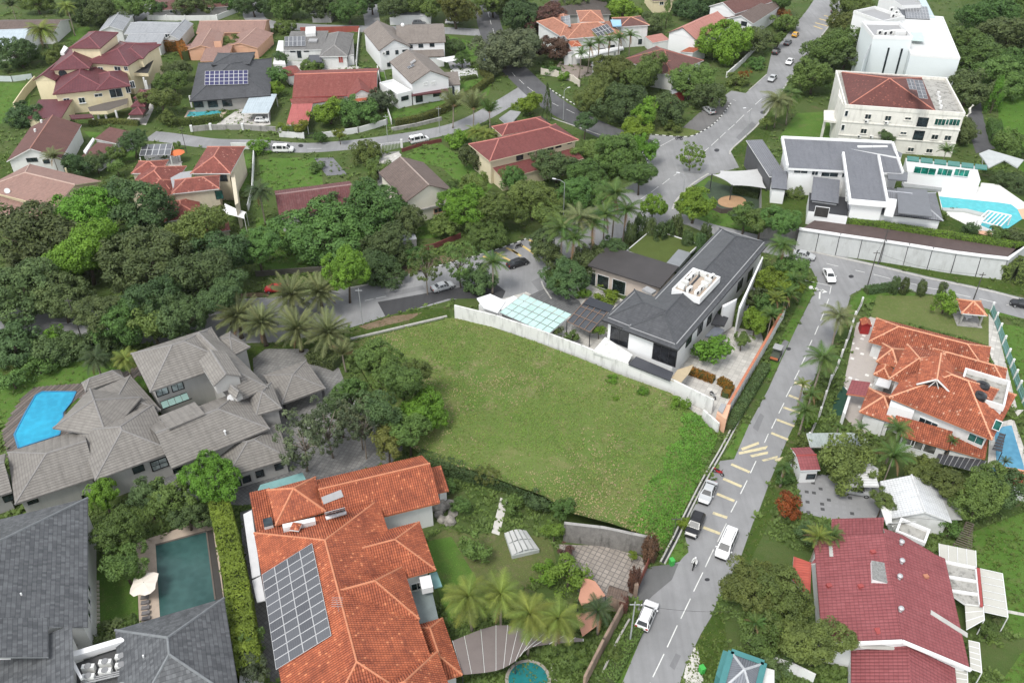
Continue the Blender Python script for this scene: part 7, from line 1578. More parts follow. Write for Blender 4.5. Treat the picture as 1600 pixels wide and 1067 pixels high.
def hedge(label,pts,w,h_,col,t=None,z0=0.0,dens=55,ls=.3,name='hedge'):
    P = [W(*p,z0) for p in (poly_px(pts,t) if isinstance(pts,str) else pts)]; V = []; F = []; rg = random.Random(len(label)); r = root(name,label,'hedge',P[0]); core = MB()
    for a,b in zip(P,P[1:]):
        d = b - a; L = d.length; u = d.normalized(); n = Vector((-u.y,u.x,0)); core.bar(a + Vector((0,0,h_ * .46)),b + Vector((0,0,h_ * .46)),w * .8,h_ * .88)
        for _ in range(int(L * (w + 2 * h_) * dens)):
            s = rg.uniform(0,L); f = rg.uniform(0,w + 2 * h_); nz = 1 + .12 * mnoise.noise((a + u * s) * .9)
            if f < h_: q,nn = n * (-w / 2 * nz) + Vector((0,0,f)),-n
            elif f < h_ + w: q,nn = n * (f - h_ - w / 2) + Vector((0,0,h_ * nz)),Vector((0,0,1))
            else: q,nn = n * (w / 2 * nz) + Vector((0,0,f - h_ - w)),n
            leaves(V,F,a + u * s + q,.08,1,ls,rg,nn)
    core.world('branches',r,plain('hedge_core',(.05,.07,.02),.95)); o = org(r)
    link('foliage',mesh('foliage',[v - o for v in V],F,LEAF[col]),r); return r
# --- hedges
hedge('clipped olive hedge on the stone wall round the white gabled house','617,198 660,190 697,174 735,152 768,128 752,115',1.6,1.8,'o'); hedge('orange tinged hedge behind the charcoal bungalow','232,82 262,80 288,78',2.5,3.2,'r'); hedge('orange and green hedge row beside the charcoal bungalow','284,80 292,96',2.2,3.2,'r')
hedge('low hedge before the small pool of the charcoal bungalow','262,196 300,195 345,188',1.8,1.6,'m'); hedge('yellow hedge before the yellow house porch','140,196 180,193 218,196',1.2,1.2,'o'); hedge('golden hedge topping the retaining wall','280,300 620,340 1000,400 1400,460 1520,478 1640,445',1.5,1.1,'y',T31,ZT + .9)
hedge('planter hedge before the green glass annex','1085,75 1320,95',1.2,1.3,'m',T31,ZT); hedge('clipped hedge beside the path right of the white block','1550,200 1556,225 1575,240 1600,252',3,2.4,'m'); hedge('dark shrub border along the lower edge of the empty plot','655,722 720,742 800,765 875,790',2.0,1.9,'d'); hedge('small dark hedge in front of the brown terrace court','1145,300 1185,310',1.5,1.6,'d',None,0)
hedge('red leaved low hedge in the modern house garden','1075,582 1115,597',1.3,1.1,'r'); hedge('short red leaved hedge by the orange coping wall','1123,598 1140,608 1132,622',1.3,1.2,'r'); hedge('dark hedge climbing the outside of the orange coping wall','1138,672 1165,628 1196,576',1.4,1.3,'d'); hedge('fern strip along the mossy brown wall','1000,975 978,1015 950,1067',1.6,.8,'m')
hedge('planted verge shrubs before the corner garden wall','1352,458 1372,455 1395,452',1.6,1.2,'d'); hedge('ground ivy under the left roadside trees','-20,545 60,548 130,548 200,545',6,1.4,'d',dens=16,ls=.45); hedge('leafy undergrowth beside the grey house entrance','485,560 510,565 530,572',3.0,1.8,'d',dens=25,ls=.5)
hedge('creeper mass on the slope at the end of the retaining wall','1565,425 1585,432 1620,440',6,3.0,'m',dens=20,ls=.45); hedge('tall yellow green hedge between the green pool and the orange roof','350,812 362,860 378,940 398,1070',2.6,4.2,'y',dens=70,ls=.4); hedge('low hedge at the patio of the white gabled house','720,126 745,122',1.4,.9,'m')
TREES = '''
Ld 30 85 30 9 dark round tree at the left edge beside the pale blue roof
Mm 88 88 18 6 small green tree left of the yellow house roof
Ld 128 14 32 10 dark tree at the top left behind the yellow house
Ld 168 22 32 10 dark tree behind the yellow house tower
Lm 203 12 30 10 tree at the top between yellow house and white wall
Mm 58 6 22 8 green tree at the top left corner
Md 248 12 12 6 small dark tree beside the lane end at the top
Mo 253 158 24 8 rounded olive tree below its row beside the charcoal bungalow
Mm 268 126 22 8 rounded green tree in the middle of the row beside the charcoal bungalow
Md 275 108 18 7 rounded dark tree at the upper end of the row beside the bungalow
Mm 262 185 14 4 small tree at the gate of the yellow house
Mo 355 72 20 6 pale tree between terracotta and charcoal roofs
Ld 207 222 20 7 dark tree at the gate beside the red brown gable roof
Md 38 182 26 6 dark bushy tree at the corner of the red brown gable roof
Mm 180 240 16 5 green garden tree right of the red brown gable roof
Md 118 258 20 6 dark garden tree between red brown and pinkish roofs
Md 150 255 17 5 small dark tree above the pinkish tiled roof
Sm 182 262 14 4 light shrub-like tree beside the solar carport
Mm 175 300 20 7 green tree left of the red tile villa
Lm 450 8 28 10 broad tree over the top street, first from the left
Ld 497 12 30 10 broad dark tree over the top street, second from the left
Lm 545 14 27 10 broad tree over the top street left of the lane
Ld 620 10 30 11 broad dark tree over the top street right of the lane
Lm 665 6 28 11 tall tree shading the parked cars at the top street
Lo 712 16 32 12 pale crowned tall tree near the dark bend road
Mm 445 42 16 5 small tree at the corner of the top street
Mm 432 118 17 6 garden tree between charcoal and white bungalows
Md 438 92 12 5 small dark tree beside the white bungalow annex
Mm 487 104 16 4 small green tree behind the red bungalow
Mb 515 178 27 7 bright tree left of the pair before the red bungalow
Mm 555 178 29 7 green tree right of the pair before the red bungalow
Mg 594 158 20 6 grey green tree beside the red bungalow gable
Sy 470 198 12 4 yellowish small tree beside the black gate
Sy 441 200 9 3.5 yellowish small tree left of the red garage
Sy 530 210 10 4 slim yellowish tree at the stone based wall
Lg 788 82 42 12 broad grey green tree at the dark road bend
Md 712 72 14 5 dark garden tree right of the L-shaped gable house
Mm 722 92 13 5 small tree beside the carport of the white gabled house
Md 740 246 22 6 dark bushy tree beside the red hip roof
Md 765 250 18 5 dark bush left of the red hip roofed house
Mm 572 240 23 5 leafy tree beside the mid street gate
Mm 590 266 19 5 leafy tree above the brown gable roof
Ld 820 30 34 10 dark tree at the top between the two roads
Lp 855 32 34 10 large purple leaved tree at the top of the bend road
Mp 868 75 24 8 smaller purple leaved tree above the bend road
Lg 815 80 32 10 grey green tree overhanging the bend road
Mo 900 8 20 8 olive tree at the top beside the dark brown roof
Mb 975 20 27 7 yellow flowering tree above the solar terracotta house
Md 1012 36 22 7 dark tree behind the pink roofed house
Km 1042 22 12 9 conical tree at the top behind the pink roofed house
Md 1078 14 24 8 dark tree at the top left of the maroon brown gables
Kd 855 162 10 9 dark narrow conifer beside the bend road
Mb 828 165 22 6 bright green round tree beside the grey porch
Lo 968 112 32 9 olive tree in front of the terracotta house forecourt
Lm 1008 118 34 10 broad green tree in front of the red brown hip roof
Lo 930 150 30 9 olive tree beside the bend road opposite the red hip roof
Ld 976 165 38 10 dark dome-like tree at the centre of the junction grove
Mb 1008 178 24 8 bright tree on the junction side of the dark dome-like tree
Md 1045 172 27 8 dark tree beside the junction driveway
Lm 1078 128 32 10 tall tree over the red brown hip roof
Md 1108 148 26 8 dark tree behind the silver car driveway
Lb 1128 68 40 12 tall bright tree beside the pink roofed house
Md 1172 62 26 9 dark tree left of the top right street
Md 914 192 16 7 dark slim tree on the corner of the bend road
Mb 992 208 24 7 bright tree at the corner of the junction
Lm 962 245 40 9 large green tree on the verge left of the junction
Mm 925 236 24 7 green tree between red hip roof and junction
Mb 1003 235 22 7 bright tree overhanging the junction kerb
Ld 870 260 30 8 dark tree below the red hip roofed house
Ab 1080 245 24 7 sparse bright street tree standing alone in the junction
Mm 1200 190 11 4 small green tree right of the top right street
Lm 1272 120 32 10 large dark green tree beside the three storey house garden
Lm 1302 78 36 11 large tree between the street and the white block
Mo 1322 38 26 10 olive tree left of the white block
Lm 1335 12 28 10 tree at the top behind the white block
Md 1322 85 26 9 dark tree at the foot of the white block
Mm 1228 38 20 6 green tree at the parked cars of the top right street
Sr 1221 24 12 4 orange flowering small tree beside the parked cars
Mm 1216 62 12 5 small green tree by the yellow car
Lm 1525 92 46 11 large tree right of the white block
Lm 1560 125 42 10 spreading tree behind the three storey house
Ld 1580 62 46 12 dark tree at the right edge above the meadow
Lm 1545 28 40 12 tall tree at the top right beyond the white block
Lm 1596 16 38 12 tree in the very top right corner
Md 1512 142 30 9 dark tree right of the three storey house roof
Kb 1556 150 14 9 upright bright conifer above the meadow
Mm 1575 230 26 7 green tree at the meadow edge by the annex canopy
Md 1505 205 22 6 dark tree beside the three storey house drive
Md 1580 285 24 7 dark tree at the right edge above the turquoise pool
Mo 1240 302 17 6 small olive tree before the terrace house arch
Lm 1222 345 28 9 green tree at the left end of the retaining wall
Mm 1190 345 24 8 green tree right of the round play court
Mb 1085 320 28 8 bright round tree below the round play court
Mb 1022 322 20 7 light green tree between the palms and the play court
Mm 1165 338 22 7 green tree behind the charcoal roof end
Mb 1215 445 30 8 bright tree at the far corner of the modern house
Mm 1200 480 24 6 leafy tree along the side wall of the modern house
Mb 1182 502 22 6 bright garden tree between modern house and orange coping
Sb 1115 550 31 5 bright ball-shaped tree in the modern house garden
Md 1480 342 15 3.5 dark shrub tree by the terracotta pool border
Mo 1320 728 45 7 wide olive tree over the white carport
Mo 1480 755 30 7 olive tree above the white tiled roof
Lm 1532 770 40 8 broad tree right of the white tiled roof
Md 1570 760 32 8 dark tree beside the poolside hut
Mo 1440 735 26 6 olive tree below the black slatted pergola
Mo 1380 782 18 5 small olive tree between carport and white roof
Sr 1230 792 22 4 orange flowering shrub tree beside the street forecourt
Lo 1176 914 38 7.5 mango tree closest to the white van
Lo 1216 932 48 8 broad mango tree against the maroon roof edge
Lo 1276 1005 52 8 broad mango tree below the maroon roof
Mm 1190 985 38 6 lower mango tree beside the street verge
Lm 590 568 38 10 tall green tree at the upper corner of the plot grove
Lm 632 600 38 10 broad green tree at the centre of the plot grove
Lb 660 645 38 7 bright tree leaning over the empty plot
Mo 648 582 24 9 pale topped slim tree in the plot grove
Md 592 645 32 10 dark tall tree on the grey house side of the plot grove
Mm 638 670 28 8 dark tree at the foot of the plot grove
Ag 470 685 50 11 sparse grey tree before the grey house forecourt
Ag 512 662 46 11 sparse grey tree right of its twin by the grey house
Ag 565 660 30 10 thin branched tree at the near side of the plot grove
Ao 762 742 20 4 small pale tree on the lower edge of the plot
Lm 185 830 40 7 dense green tree beside the green pool lawn
Mm 195 885 32 6 lower dense tree beside the green pool lawn
Lb 332 752 40 8 bright domed tree behind the tan pool surround
Mm 262 780 34 7 green tree above the tan pool surround
Mb 160 772 26 6 bright tree between grey and slate roofs
Md 228 772 24 7 dark tree below the grey house window wall
Md 292 806 26 5 dark tree at the far end of the green pool
Md 330 808 22 4 dark bush tree left of the tall hedge
Lb 130 332 44 13 bright green tree, upper part of the bright pair in the left grove
Lb 132 398 50 12 bright green tree, lower part of the bright pair in the left grove
Ld 55 385 78 14 huge dark tree at the left end of the roadside grove
Ld 30 455 62 12 dark tree at the left edge over the main road
Ld 95 470 42 9 dark tree with bare trunk beside the main road
Ld 208 335 58 13 huge dark tree beside the pinkish tiled roof
Ld 222 410 62 13 huge dark tree at the middle of the roadside grove
Lm 300 375 52 12 dark green tree below the red tile villa
Ld 318 440 62 12 huge dark tree at the right end of the roadside grove
Ld 245 470 50 11 dark tree overhanging the main road left of the date palms
Lm 190 505 42 9 mid green tree on the grey house side of the main road
Mm 240 510 38 8 green tree behind the upper grey roof
Md 355 400 42 11 dark tree right of the red tile villa
Mo 330 345 26 9 olive topped tree against the villa wall
Md 25 540 40 6 dark undergrowth tree at the left edge below the road
Md 90 548 34 5 dark undergrowth tree above the blue pool
Md 150 542 30 5 undergrowth tree beside the blue pool lawn
Lm 402 385 32 10 upright green tree left of the spreading tree
Lm 505 370 58 9 left half of the spreading grove before the maroon bungalow
Lm 575 335 62 10 crest tree of the spreading grove before the maroon bungalow
Ld 605 385 44 8 dark right end of the spreading grove
Ld 585 425 36 6 dark low tree under the spreading grove
Lb 540 420 34 11 upright bright street tree with bare trunk by the road
Ao 665 415 32 10 nearly bare street tree by the fresh asphalt
Am 718 405 32 10 half bare street tree next to the fresh asphalt
Md 745 440 28 5 dark bushy tree behind the entrance porch
Lb 730 325 34 9 bright conical tree right of the brown gable house
Mm 692 352 22 5 low green tree before the brown gable house
Lm 780 330 34 9 green tree on the verge left of the royal palms
Lm 832 312 34 9 leafy verge tree below the dark tree of the red hip roof
Lm 912 278 30 8 verge tree left of the junction kerb
Mm 855 340 24 7 small verge tree beside the yellow road bars
Md 855 398 24 6 dark clipped tree at the modern house entrance
Ld 885 435 30 7 dark tree under the royal palms
Md 920 410 26 6 dark tree left of the brown flat roof
Mm 705 300 20 5 small tree right of the brown gable wall
Mm 800 280 20 6 small tree between red hip roof and the verge
Ld 300 8 26 9 dark tree at the top behind the brown verandah roof
Lm 350 -4 30 10 tree at the top edge above the faded terracotta roof
Ld 580 -2 24 10 dark tree at the top edge over the lane
Lm 770 4 26 10 tree at the top edge right of the dark bend road
Ld 800 8 30 10 dark tree at the top edge above the purple tree
Lm 940 -2 28 9 tree at the top edge above the dark brown roof
Ld 1110 -2 26 10 dark tree at the top edge left of the top right gables
Lm 1225 2 18 9 tree at the top edge beside the parked cars
Ld 1335 58 22 9 dark tree against the corner of the white block
Lm 1500 60 30 10 tree touching the back of the white block
Md 1385 215 14 6 dark tree between terrace house and three storey house
Lm 1600 110 36 10 tree at the right edge beyond the meadow
Ld 395 6 24 9 dark tree at the top edge beside the top left lane
Mm 1130 20 22 7 green tree below the top right gables
Mm 500 215 10 3 small tree at the black gate
Mm 650 400 22 5 leafy tree by the pale shed
Md 845 232 22 5 dark bush tree before the red hip roof windows
Mm 550 612 26 9 green tree on the forecourt side of the plot grove
Ag 560 650 36 10 open crowned tree over the grey house forecourt
Mo 605 690 26 7 low green tree at the near foot of the plot grove
Md 530 640 26 8 dark tree between the sparse pair and the plot grove
Lm 1000 275 26 8 leafy tree on the junction kerb above the palms
Mm 940 310 22 7 green tree behind the royal palm row
Md 850 375 22 7 dark dome tree left of the royal palm row
Lm 900 300 28 9 leafy verge tree beside the street lamp
Mm 740 290 24 7 tree behind the bright conical tree
Lm 760 370 26 6 leafy verge tree beside the black and white kerb
Md 640 345 24 7 dark tree left of the brown gable house wall
Mm 1238 418 22 8 leafy tree between modern house and cross street
Md 1178 465 18 6 dark garden tree at the white panel wall
Mm 1160 530 14 4 small garden tree on the modern house patio
Md 960 385 18 7 dark tree behind the turf roof corner
Ld 285 492 44 10 dark tree hiding the main road before the grey roofs
Ld 158 488 36 10 dark tree hiding the main road left of centre in the grove
Ld 350 462 40 11 dark tree at the left of the red parked car
Mb 430 140 12 4 small bright tree beside the white hatchback carport
'''
for ln in TREES.strip().split('\n'):
    k,x,y,r_,H_,lab = ln.split(' ',5); tree(k,float(x),float(y),float(r_),float(H_),lab)
SHRUBS = '''
Sb 716 218 20 3.5 bright fluffy shrub beside the mid street palms
Sd 870 518 10 2.6 small round shrub at the stained wall, left of three
Sm 895 526 11 2.6 small round shrub at the stained wall, middle of three
Sb 936 518 13 2.8 round shrub at the stained wall, right of three
Sb 912 458 15 2.4 bright clipped shrub at the pool house glass front
Sb 948 464 20 2.2 long bright clipped shrub before the pool house
Sb 1477 474 20 4 bright clipped dome shrub on the corner lawn
Sm 742 860 23 3.5 round green shrub on the orange roofed house lawn
Sy 866 828 17 3.5 yellow green upright shrub at the grey concrete wall
Sy 888 900 30 4 yellow green spreading shrub beside the paved forecourt
Sb 850 895 20 3 bright shrub beside the paved forecourt hedge
Sp 884 862 14 2.5 purple leaved shrub at the corner of the paved forecourt
Sb 988 868 8 1.8 small bright shrub at the foot of the concrete wall
Sm 862 1010 18 2.5 green shrub above the round pool
Sm 905 1035 16 2 low shrub beside the white pebble bed
Sm 960 1020 14 2 shrub behind the mossy wall
Sd 170 990 24 3.5 dark shrub at the slate house deck
Sm 200 975 16 3 green shrub at the end of the slate house lawn
Sm 393 1000 22 4.5 darker clump near the lower end of the tall pool hedge
Sg 396 1045 24 4.5 grey green clump at the lower end of the tall pool hedge
Sp 1384 262 9 2 small reddish shrub behind the three storey house
Sd 1518 358 13 2.6 dark shrub below the terracotta pool border
Sm 1466 335 14 2.5 green shrub at the corner of the ribbed roof
Sm 1556 372 18 3 leafy shrub below the pool pergola
Sd 1585 372 20 3.5 dark leafy shrub at the right end of the terrace
Sm 1240 720 18 3 leafy shrub on the verge by the guard house
Sm 1225 745 16 2.5 leafy shrub on the verge below the speed hump
Sm 1256 690 16 3 verge shrub level with the corrugated lean-to
Sb 1262 655 14 3.5 bright verge shrub level with the courtyard
Sm 1270 620 15 3 verge shrub along the balustrade
Sd 1262 838 20 3 dark shrub beside the maroon roof corner
Sm 1485 825 18 3 green shrub beside the mossy annex
Sm 1545 985 16 2.5 shrub at the end of the narrow awning
Sd 1560 965 12 2 small dark shrub by the garden path
Sd 1210 1040 26 3 dark shrub behind the teal pavilion wall
Sd 1240 1010 22 3 dark shrub under the mango trees
Sm 720 790 16 2.5 leafy plant beside the rock garden
Sm 700 760 14 2.5 leafy plant between field edge and orange roof
Sm 800 790 18 2.5 weedy shrub below the field edge
Sd 840 785 20 3 dark shrub below the field edge
Sm 880 795 18 3.5 shrub at the top of the grey concrete wall
Sb 956 592 9 1 bright weed clump at the foot of the stained wall
Sb 1005 612 9 1 second bright weed clump at the stained wall foot
Sb 962 623 6 .7 small bright weed in the empty plot
Sb 1062 632 14 1.4 creeping green clump near the plot corner
Sb 1072 818 14 1.3 weed clump at the foot of the plot bank
Sd 95 540 18 3 dark plant by the timber deck lawn
Sb 85 522 14 4 bright shrub beside the roadside trunks
Sm 60 575 22 3 leafy plant at the edge of the blue pool lawn
Sm 20 595 24 3.5 leafy plant at the left edge of the blue pool lawn
Sm 275 230 9 2 small shrub at the lane end
Sb 405 230 16 3 bright rounded shrub at the mid street corner
Sm 495 262 14 2 low shrub beside the grey driveway
Sm 640 118 12 2 shrub beside the rear block of the white gabled house
Sm 690 62 10 2 small garden shrub right of the L-shaped gable house
Sm 1050 200 14 2.5 shrub on the junction grass corner
Sr 1163 118 10 2 red flowering shrub beside the white climbing wall
Sm 1150 128 18 3 verge shrub below the white climbing wall
Sm 1180 100 16 3 green shrub on the white climbing wall
Sm 860 110 14 2.5 shrub at the cream stepped wall
Sb 882 120 10 2.5 bright shrub before the cream stepped wall
'''
for ln in SHRUBS.strip().split('\n'):
    k,x,y,r_,H_,lab = ln.split(' ',5); x,y = float(x),float(y)
    z0 = ZT if (1450 < x and 330 < y < 380) else (1.2 if lab.find('weed') >= 0 and y < 700 else (1.0 if 'creeping' in lab else 0)); tree(k,x,y,float(r_),float(H_),lab,z0,None,.75,'shrub')
for i,(x,y,r_) in enumerate(((985,372,10),(1000,362,10),(1014,368,9),(1030,376,10),(1044,372,9),(1056,364,11),(1074,384,10),(1092,388,10),(1102,372,9))): tree('Yd',x,y,r_,6.5,'slim dark cypress, %s from the left behind the turf roof' % 'first second third fourth fifth sixth seventh eighth ninth'.split()[i],0,'cypress screen behind the turf roof')
for x,y,l in ((1398,447,'first small cypress on the corner garden edge'),(1413,448,'second small cypress on the corner garden edge'),(1441,450,'third small cypress on the corner garden edge'),(1472,456,'fourth small cypress on the corner garden edge')): tree('Yd',x,y,7,3.2,l)
for x,y,r_,H_,l in ((1016,858,11,4.5,'brown withered cypress beside the red gate top'),(991,905,10,4.5,'brown withered cypress below the red gate'),(974,942,8,3.5,'brown withered cypress above the mossy wall end')): tree('Yn',x,y,r_,H_,l)
PALMS = '''
Cy 66 50 24 9 yellow tinged coconut palm left of the yellow house
Cy 105 12 16 9 small yellowish coconut palm at the top left
Sd 18 10 18 7 dark palm in the top left corner
Sg 84 248 22 5 grey green garden palm below the red brown gable
Cd 405 300 22 8 dark palm at the corner of the villa lawn wall
Fg 708 165 26 6 grey fan palm, leftmost of the mid street clump
Fg 740 170 28 7 grey fan palm at the middle of the mid street clump
Fm 765 175 22 7 green fan palm at the right of the mid street clump
Cy 745 208 18 5 yellow palm below the mid street fan palms
Cy 762 212 18 5 yellow palm next to the red hip roof
Rm 908 85 13 7 royal palm before the terracotta house, leftmost of the row
Rm 922 73 15 8 royal palm before the terracotta house, second of the row
Rm 936 68 15 8 royal palm before the terracotta house, third of the row
Rm 952 64 15 8 royal palm before the terracotta house, fourth of the row
Rm 968 60 15 8 royal palm before the terracotta house, fifth of the row
Rm 985 56 14 8 royal palm before the terracotta house, rightmost of the row
Cg 1216 160 28 7 grey green palm beside the garden wall of the three storey house
Cm 1235 148 18 8 palm behind the garden wall palm
Sm 1478 238 18 5 feathery palm below the three storey house wall
Rm 878 360 28 9 royal palm at the left end of the row by the modern house
Rm 896 375 24 8 lower royal palm at the left end of the row
Rg 905 343 26 10 royal palm second in the row by the modern house
Rm 926 352 26 9 royal palm standing before the brown flat roof
Rm 945 338 24 9 royal palm in the middle of the row by the modern house
Rm 962 305 28 11 tallest royal palm in the row by the modern house
Rm 978 330 24 9 royal palm at the right end of the row by the modern house
Rm 770 412 22 7 royal palm before the entrance porch
Cm 1222 385 24 9 palm between the terrace wall and the cross street
Sm 1228 462 24 5 areca palm along the street, uppermost
Sb 1212 470 20 5 areca palm beside the uppermost street areca
Sm 1205 495 20 5 areca palm along the street, second group
Sm 1240 440 20 6 areca palm nearest the white turning sedan
Rm 1285 562 28 8 royal palm on the verge at the curve of the courtyard
Rg 1310 497 26 6 royal palm at the balustrade corner
Rm 1268 617 15 6 small palm on the verge below the courtyard palm
Rm 1258 642 18 5 small palm on the verge above the speed hump
Rm 1404 672 20 8 tall palm rising beside the front windows
Sm 1395 715 34 6 dense areca clump below the second orange roofed house
Sm 1310 668 10 3.5 small palm in front of the corrugated lean-to
Rm 1345 668 12 4 small palm before the guest wing window
Sm 1488 690 12 4 small palm in front of the skirt roof
Sd 1570 722 12 4 small palm beside the narrow pool
Sy 1278 842 26 5 areca palm at the upper corner of the maroon roof
Sm 1300 838 22 5 second areca palm at the upper corner of the maroon roof
Sm 1180 975 20 5 slim areca palm above the teal pavilion
Cy 732 935 40 7 yellow green coconut palm left in the row of four
Cy 782 930 38 7 yellow green coconut palm second in the row of four
Cy 828 962 40 7 yellow green coconut palm third in the row of four
Cy 872 968 38 7 yellow green coconut palm right in the row of four
Rd 935 955 24 5 dark palm at the salmon canopy
Dg 372 495 40 4.5 date palm left in the cluster by the grey house
Dg 455 462 38 4.5 date palm at the top left of the cluster
Dg 500 458 35 4.5 date palm at the top right of the cluster
Dg 465 515 38 4.5 date palm at the bottom of the cluster
Dg 512 520 37 4.5 date palm at the bottom right of the cluster
Dg 408 505 34 5 darker date palm beside the upper grey roof
Fg 535 553 24 4 pale fan shaped clump at the grey house entrance
Cd 150 562 24 5 dark palm on the blue pool lawn
Cy 196 562 20 5 yellow palm beside the upper grey roof
Rb 1255 600 12 5 small bright palm on the street verge
Cm 1225 730 14 4 palm tuft beside the guard house verge
'''
for ln in PALMS.strip().split('\n'):
    k,x,y,r_,H_,lab = ln.split(' ',5); k = k.replace('b','y') if k[1] == 'b' else k; palm(k,float(x),float(y),float(r_),float(H_),lab)

# ================================================================ vehicles
TYRE = plain('tyre_rubber',(.015,.015,.015),.9); RIM = plain('alloy_rim',(.42,.42,.43),.35,.1,3,metal=.7); CARGLASS = glass('car_glass',(.015,.018,.02),.4); LAMP = plain('headlamp',(.7,.72,.72),.15); TAIL = plain('tail_lamp',(.3,.015,.012),.25); TRIM = plain('black_trim',(.02,.02,.02),.6)
def paint(n,c): 
    m = plain('car_paint_' + n,c,.32,.03,1,spec=.45); m.node_tree.nodes['Principled BSDF'].inputs['Coat Weight'].default_value = .25; return m
PAINTS = {'white': paint('white',(.72,.72,.71)),'black': paint('black',(.014,.014,.016)),'silver': paint('silver',(.42,.43,.43)),'red': paint('red',(.4,.02,.025)),'blue': paint('blue',(.02,.08,.32)),'grey': paint('grey',(.1,.105,.11)),'yellow': paint('yellow',(.62,.33,.02))}
# stations: x, half width, belt height, roof height, roof half width
PROF = {'sedan': (1.78,[(-2.25,.62,.72,.72,.6),(-2.15,.84,.93,.93,.76),(-1.55,.89,1.0,1.02,.78),(-.95,.89,.97,1.36,.6),(-.1,.89,.95,1.44,.62),(.35,.89,.94,1.4,.62),(1.1,.89,.95,.97,.8),(1.95,.84,.8,.82,.74),(2.25,.66,.6,.62,.6)]),
        'suv': (1.84,[(-2.2,.78,.8,.8,.7),(-2.12,.9,1.0,1.05,.8),(-1.75,.92,1.05,1.6,.66),(-.4,.92,1.03,1.68,.69),(.35,.92,1.02,1.62,.68),(1.05,.92,1.03,1.06,.84),(1.95,.88,.92,.94,.78),(2.22,.74,.7,.72,.66)]),
        'van': (1.88,[(-2.5,.85,.9,.9,.8),(-2.45,.93,1.05,1.75,.72),(-1.6,.94,1.05,1.9,.77),(0,.94,1.05,1.92,.78),(.9,.94,1.05,1.84,.76),(1.7,.94,1.08,1.12,.86),(2.3,.88,.92,.94,.78),(2.5,.72,.65,.67,.66)]),
        'hatch': (1.68,[(-1.85,.72,.8,.8,.66),(-1.78,.82,.95,1.0,.74),(-1.4,.84,.98,1.42,.6),(-.2,.84,.95,1.5,.62),(.3,.84,.94,1.45,.62),(.95,.84,.95,.97,.76),(1.6,.8,.82,.84,.7),(1.85,.66,.6,.62,.6)])}
_car = {}
def car_meshes(kind,col):
    if (kind,col) in _car: return _car[(kind,col)]
    w,S = PROF[kind]; b = MB(); g = MB(); z0 = .28; rings = []
    for x,hw,zb,zr,rw in S: rings.append([Vector((x,s * k[0],k[1])) for s in (1,) for k in ((hw * .88,z0),(hw,.55),(hw * .98,zb),(rw,zr))] + [Vector((x,-k[0],k[1])) for k in ((rw,zr),(hw * .98,zb),(hw,.55),(hw * .88,z0))])
    for i in range(len(S) - 1):
        a,c = rings[i],rings[i + 1]; h0,h1 = S[i][3] - S[i][2],S[i + 1][3] - S[i + 1][2]
        for j in range(8):
            q = [a[j],a[(j + 1) % 8],c[(j + 1) % 8],c[j]]; cab = max(h0,h1) > .2; side = j in (2,4); top = j == 3
            if (side and cab) or (top and cab and min(h0,h1) < .2):
                # pane inside a painted border
                ce = sum(q,Vector((0,0,0))) / 4; n = (q[1] - q[0]).cross(q[3] - q[0]).normalized(); n = n if n.dot(ce - Vector((ce.x,0,.6))) > 0 else -n
                b.add(q,[(0,1,2,3)]); g.add([ce + (p - ce) * .84 + n * .015 for p in q],[(0,1,2,3)])
            else: b.add(q,[(0,1,2,3)])
    b.add(rings[0],[tuple(range(8))]); b.add(rings[-1],[tuple(range(8))[::-1]])
    xr,xf = S[0][0],S[-1][0]; bw = S[0][1] * 2; b.box((xf - .04,0,.42),(.2,w * .8,.26),m=1).box((xr + .04,0,.42),(.2,w * .84,.24),m=1)
    if kind in ('suv','van'): b.bar((-1.6,.6,S[3][3] + .04),(.3,.6,S[3][3] + .03),.05,.05,1).bar((-1.6,-.6,S[3][3] + .04),(.3,-.6,S[3][3] + .03),.05,.05,1)
    for s in (1,-1): b.box((S[-3][0] - .2 if kind != 'van' else 1.3,s * (S[3][1] + .1),1.02),(.14,.2,.13))
    tw = MB().tube([(0,-.11,0),(0,.11,0)],.33,16); rim = MB().tube([(0,-.118,0),(0,.118,0)],.2,10)
    hl = MB().box((0,0,0),(.16,.3,.1),m=0); tl = MB().box((0,0,0),(.14,.3,.2),m=0); pl = MB().box((0,0,0),(.03,.5,.12))
    bm_ = b.local('car_body',[PAINTS[col],TRIM]); _car[(kind,col)] = (bm_,g.local('window',CARGLASS),tw.local('wheel',TYRE),rim.local('rim',RIM),hl.local('headlight',LAMP),tl.local('tail_light',TAIL),pl.local('number_plate',plain('plate_black',(.02,.02,.02),.5)),w,S); return _car[(kind,col)]
def car(kind,col,x,y,fx,fy,label,z0=.03,name='car',cat='car',group=None,sc=1.0):
    """x,y: middle of the car on the road; fx,fy: a point ahead of its nose"""
    p = W(x,y,z0 + .7); p.z = z0; q = W(fx,fy,z0 + .7); a = math.atan2(q.y - p.y,q.x - p.x); bm_,g,tw,rim,hl,tl,pl,w,S = car_meshes(kind,col)
    r = root(name,label,cat,p,group); r.rotation_euler = (0,0,a); r.scale = (sc,sc,sc); b = link('car_body',bm_,r); link('window',g,b)
    for sx in (.62,-.6):
        for sy in (1,-1): o = link('wheel',tw,r,(S[-1][0] * sx,sy * (w / 2 - .12),.33)); link('rim',rim,o)
    for sy in (1,-1): link('headlight',hl,r,(S[-1][0] - .1,sy * (S[-1][1] - .1),S[-1][2] - .02),-sy * .35); link('tail_light',tl,r,(S[0][0] + .03,sy * (S[0][1] - .1),S[0][2] + .04))
    link('number_plate',pl,r,(S[0][0] - .03,0,.6)); return r
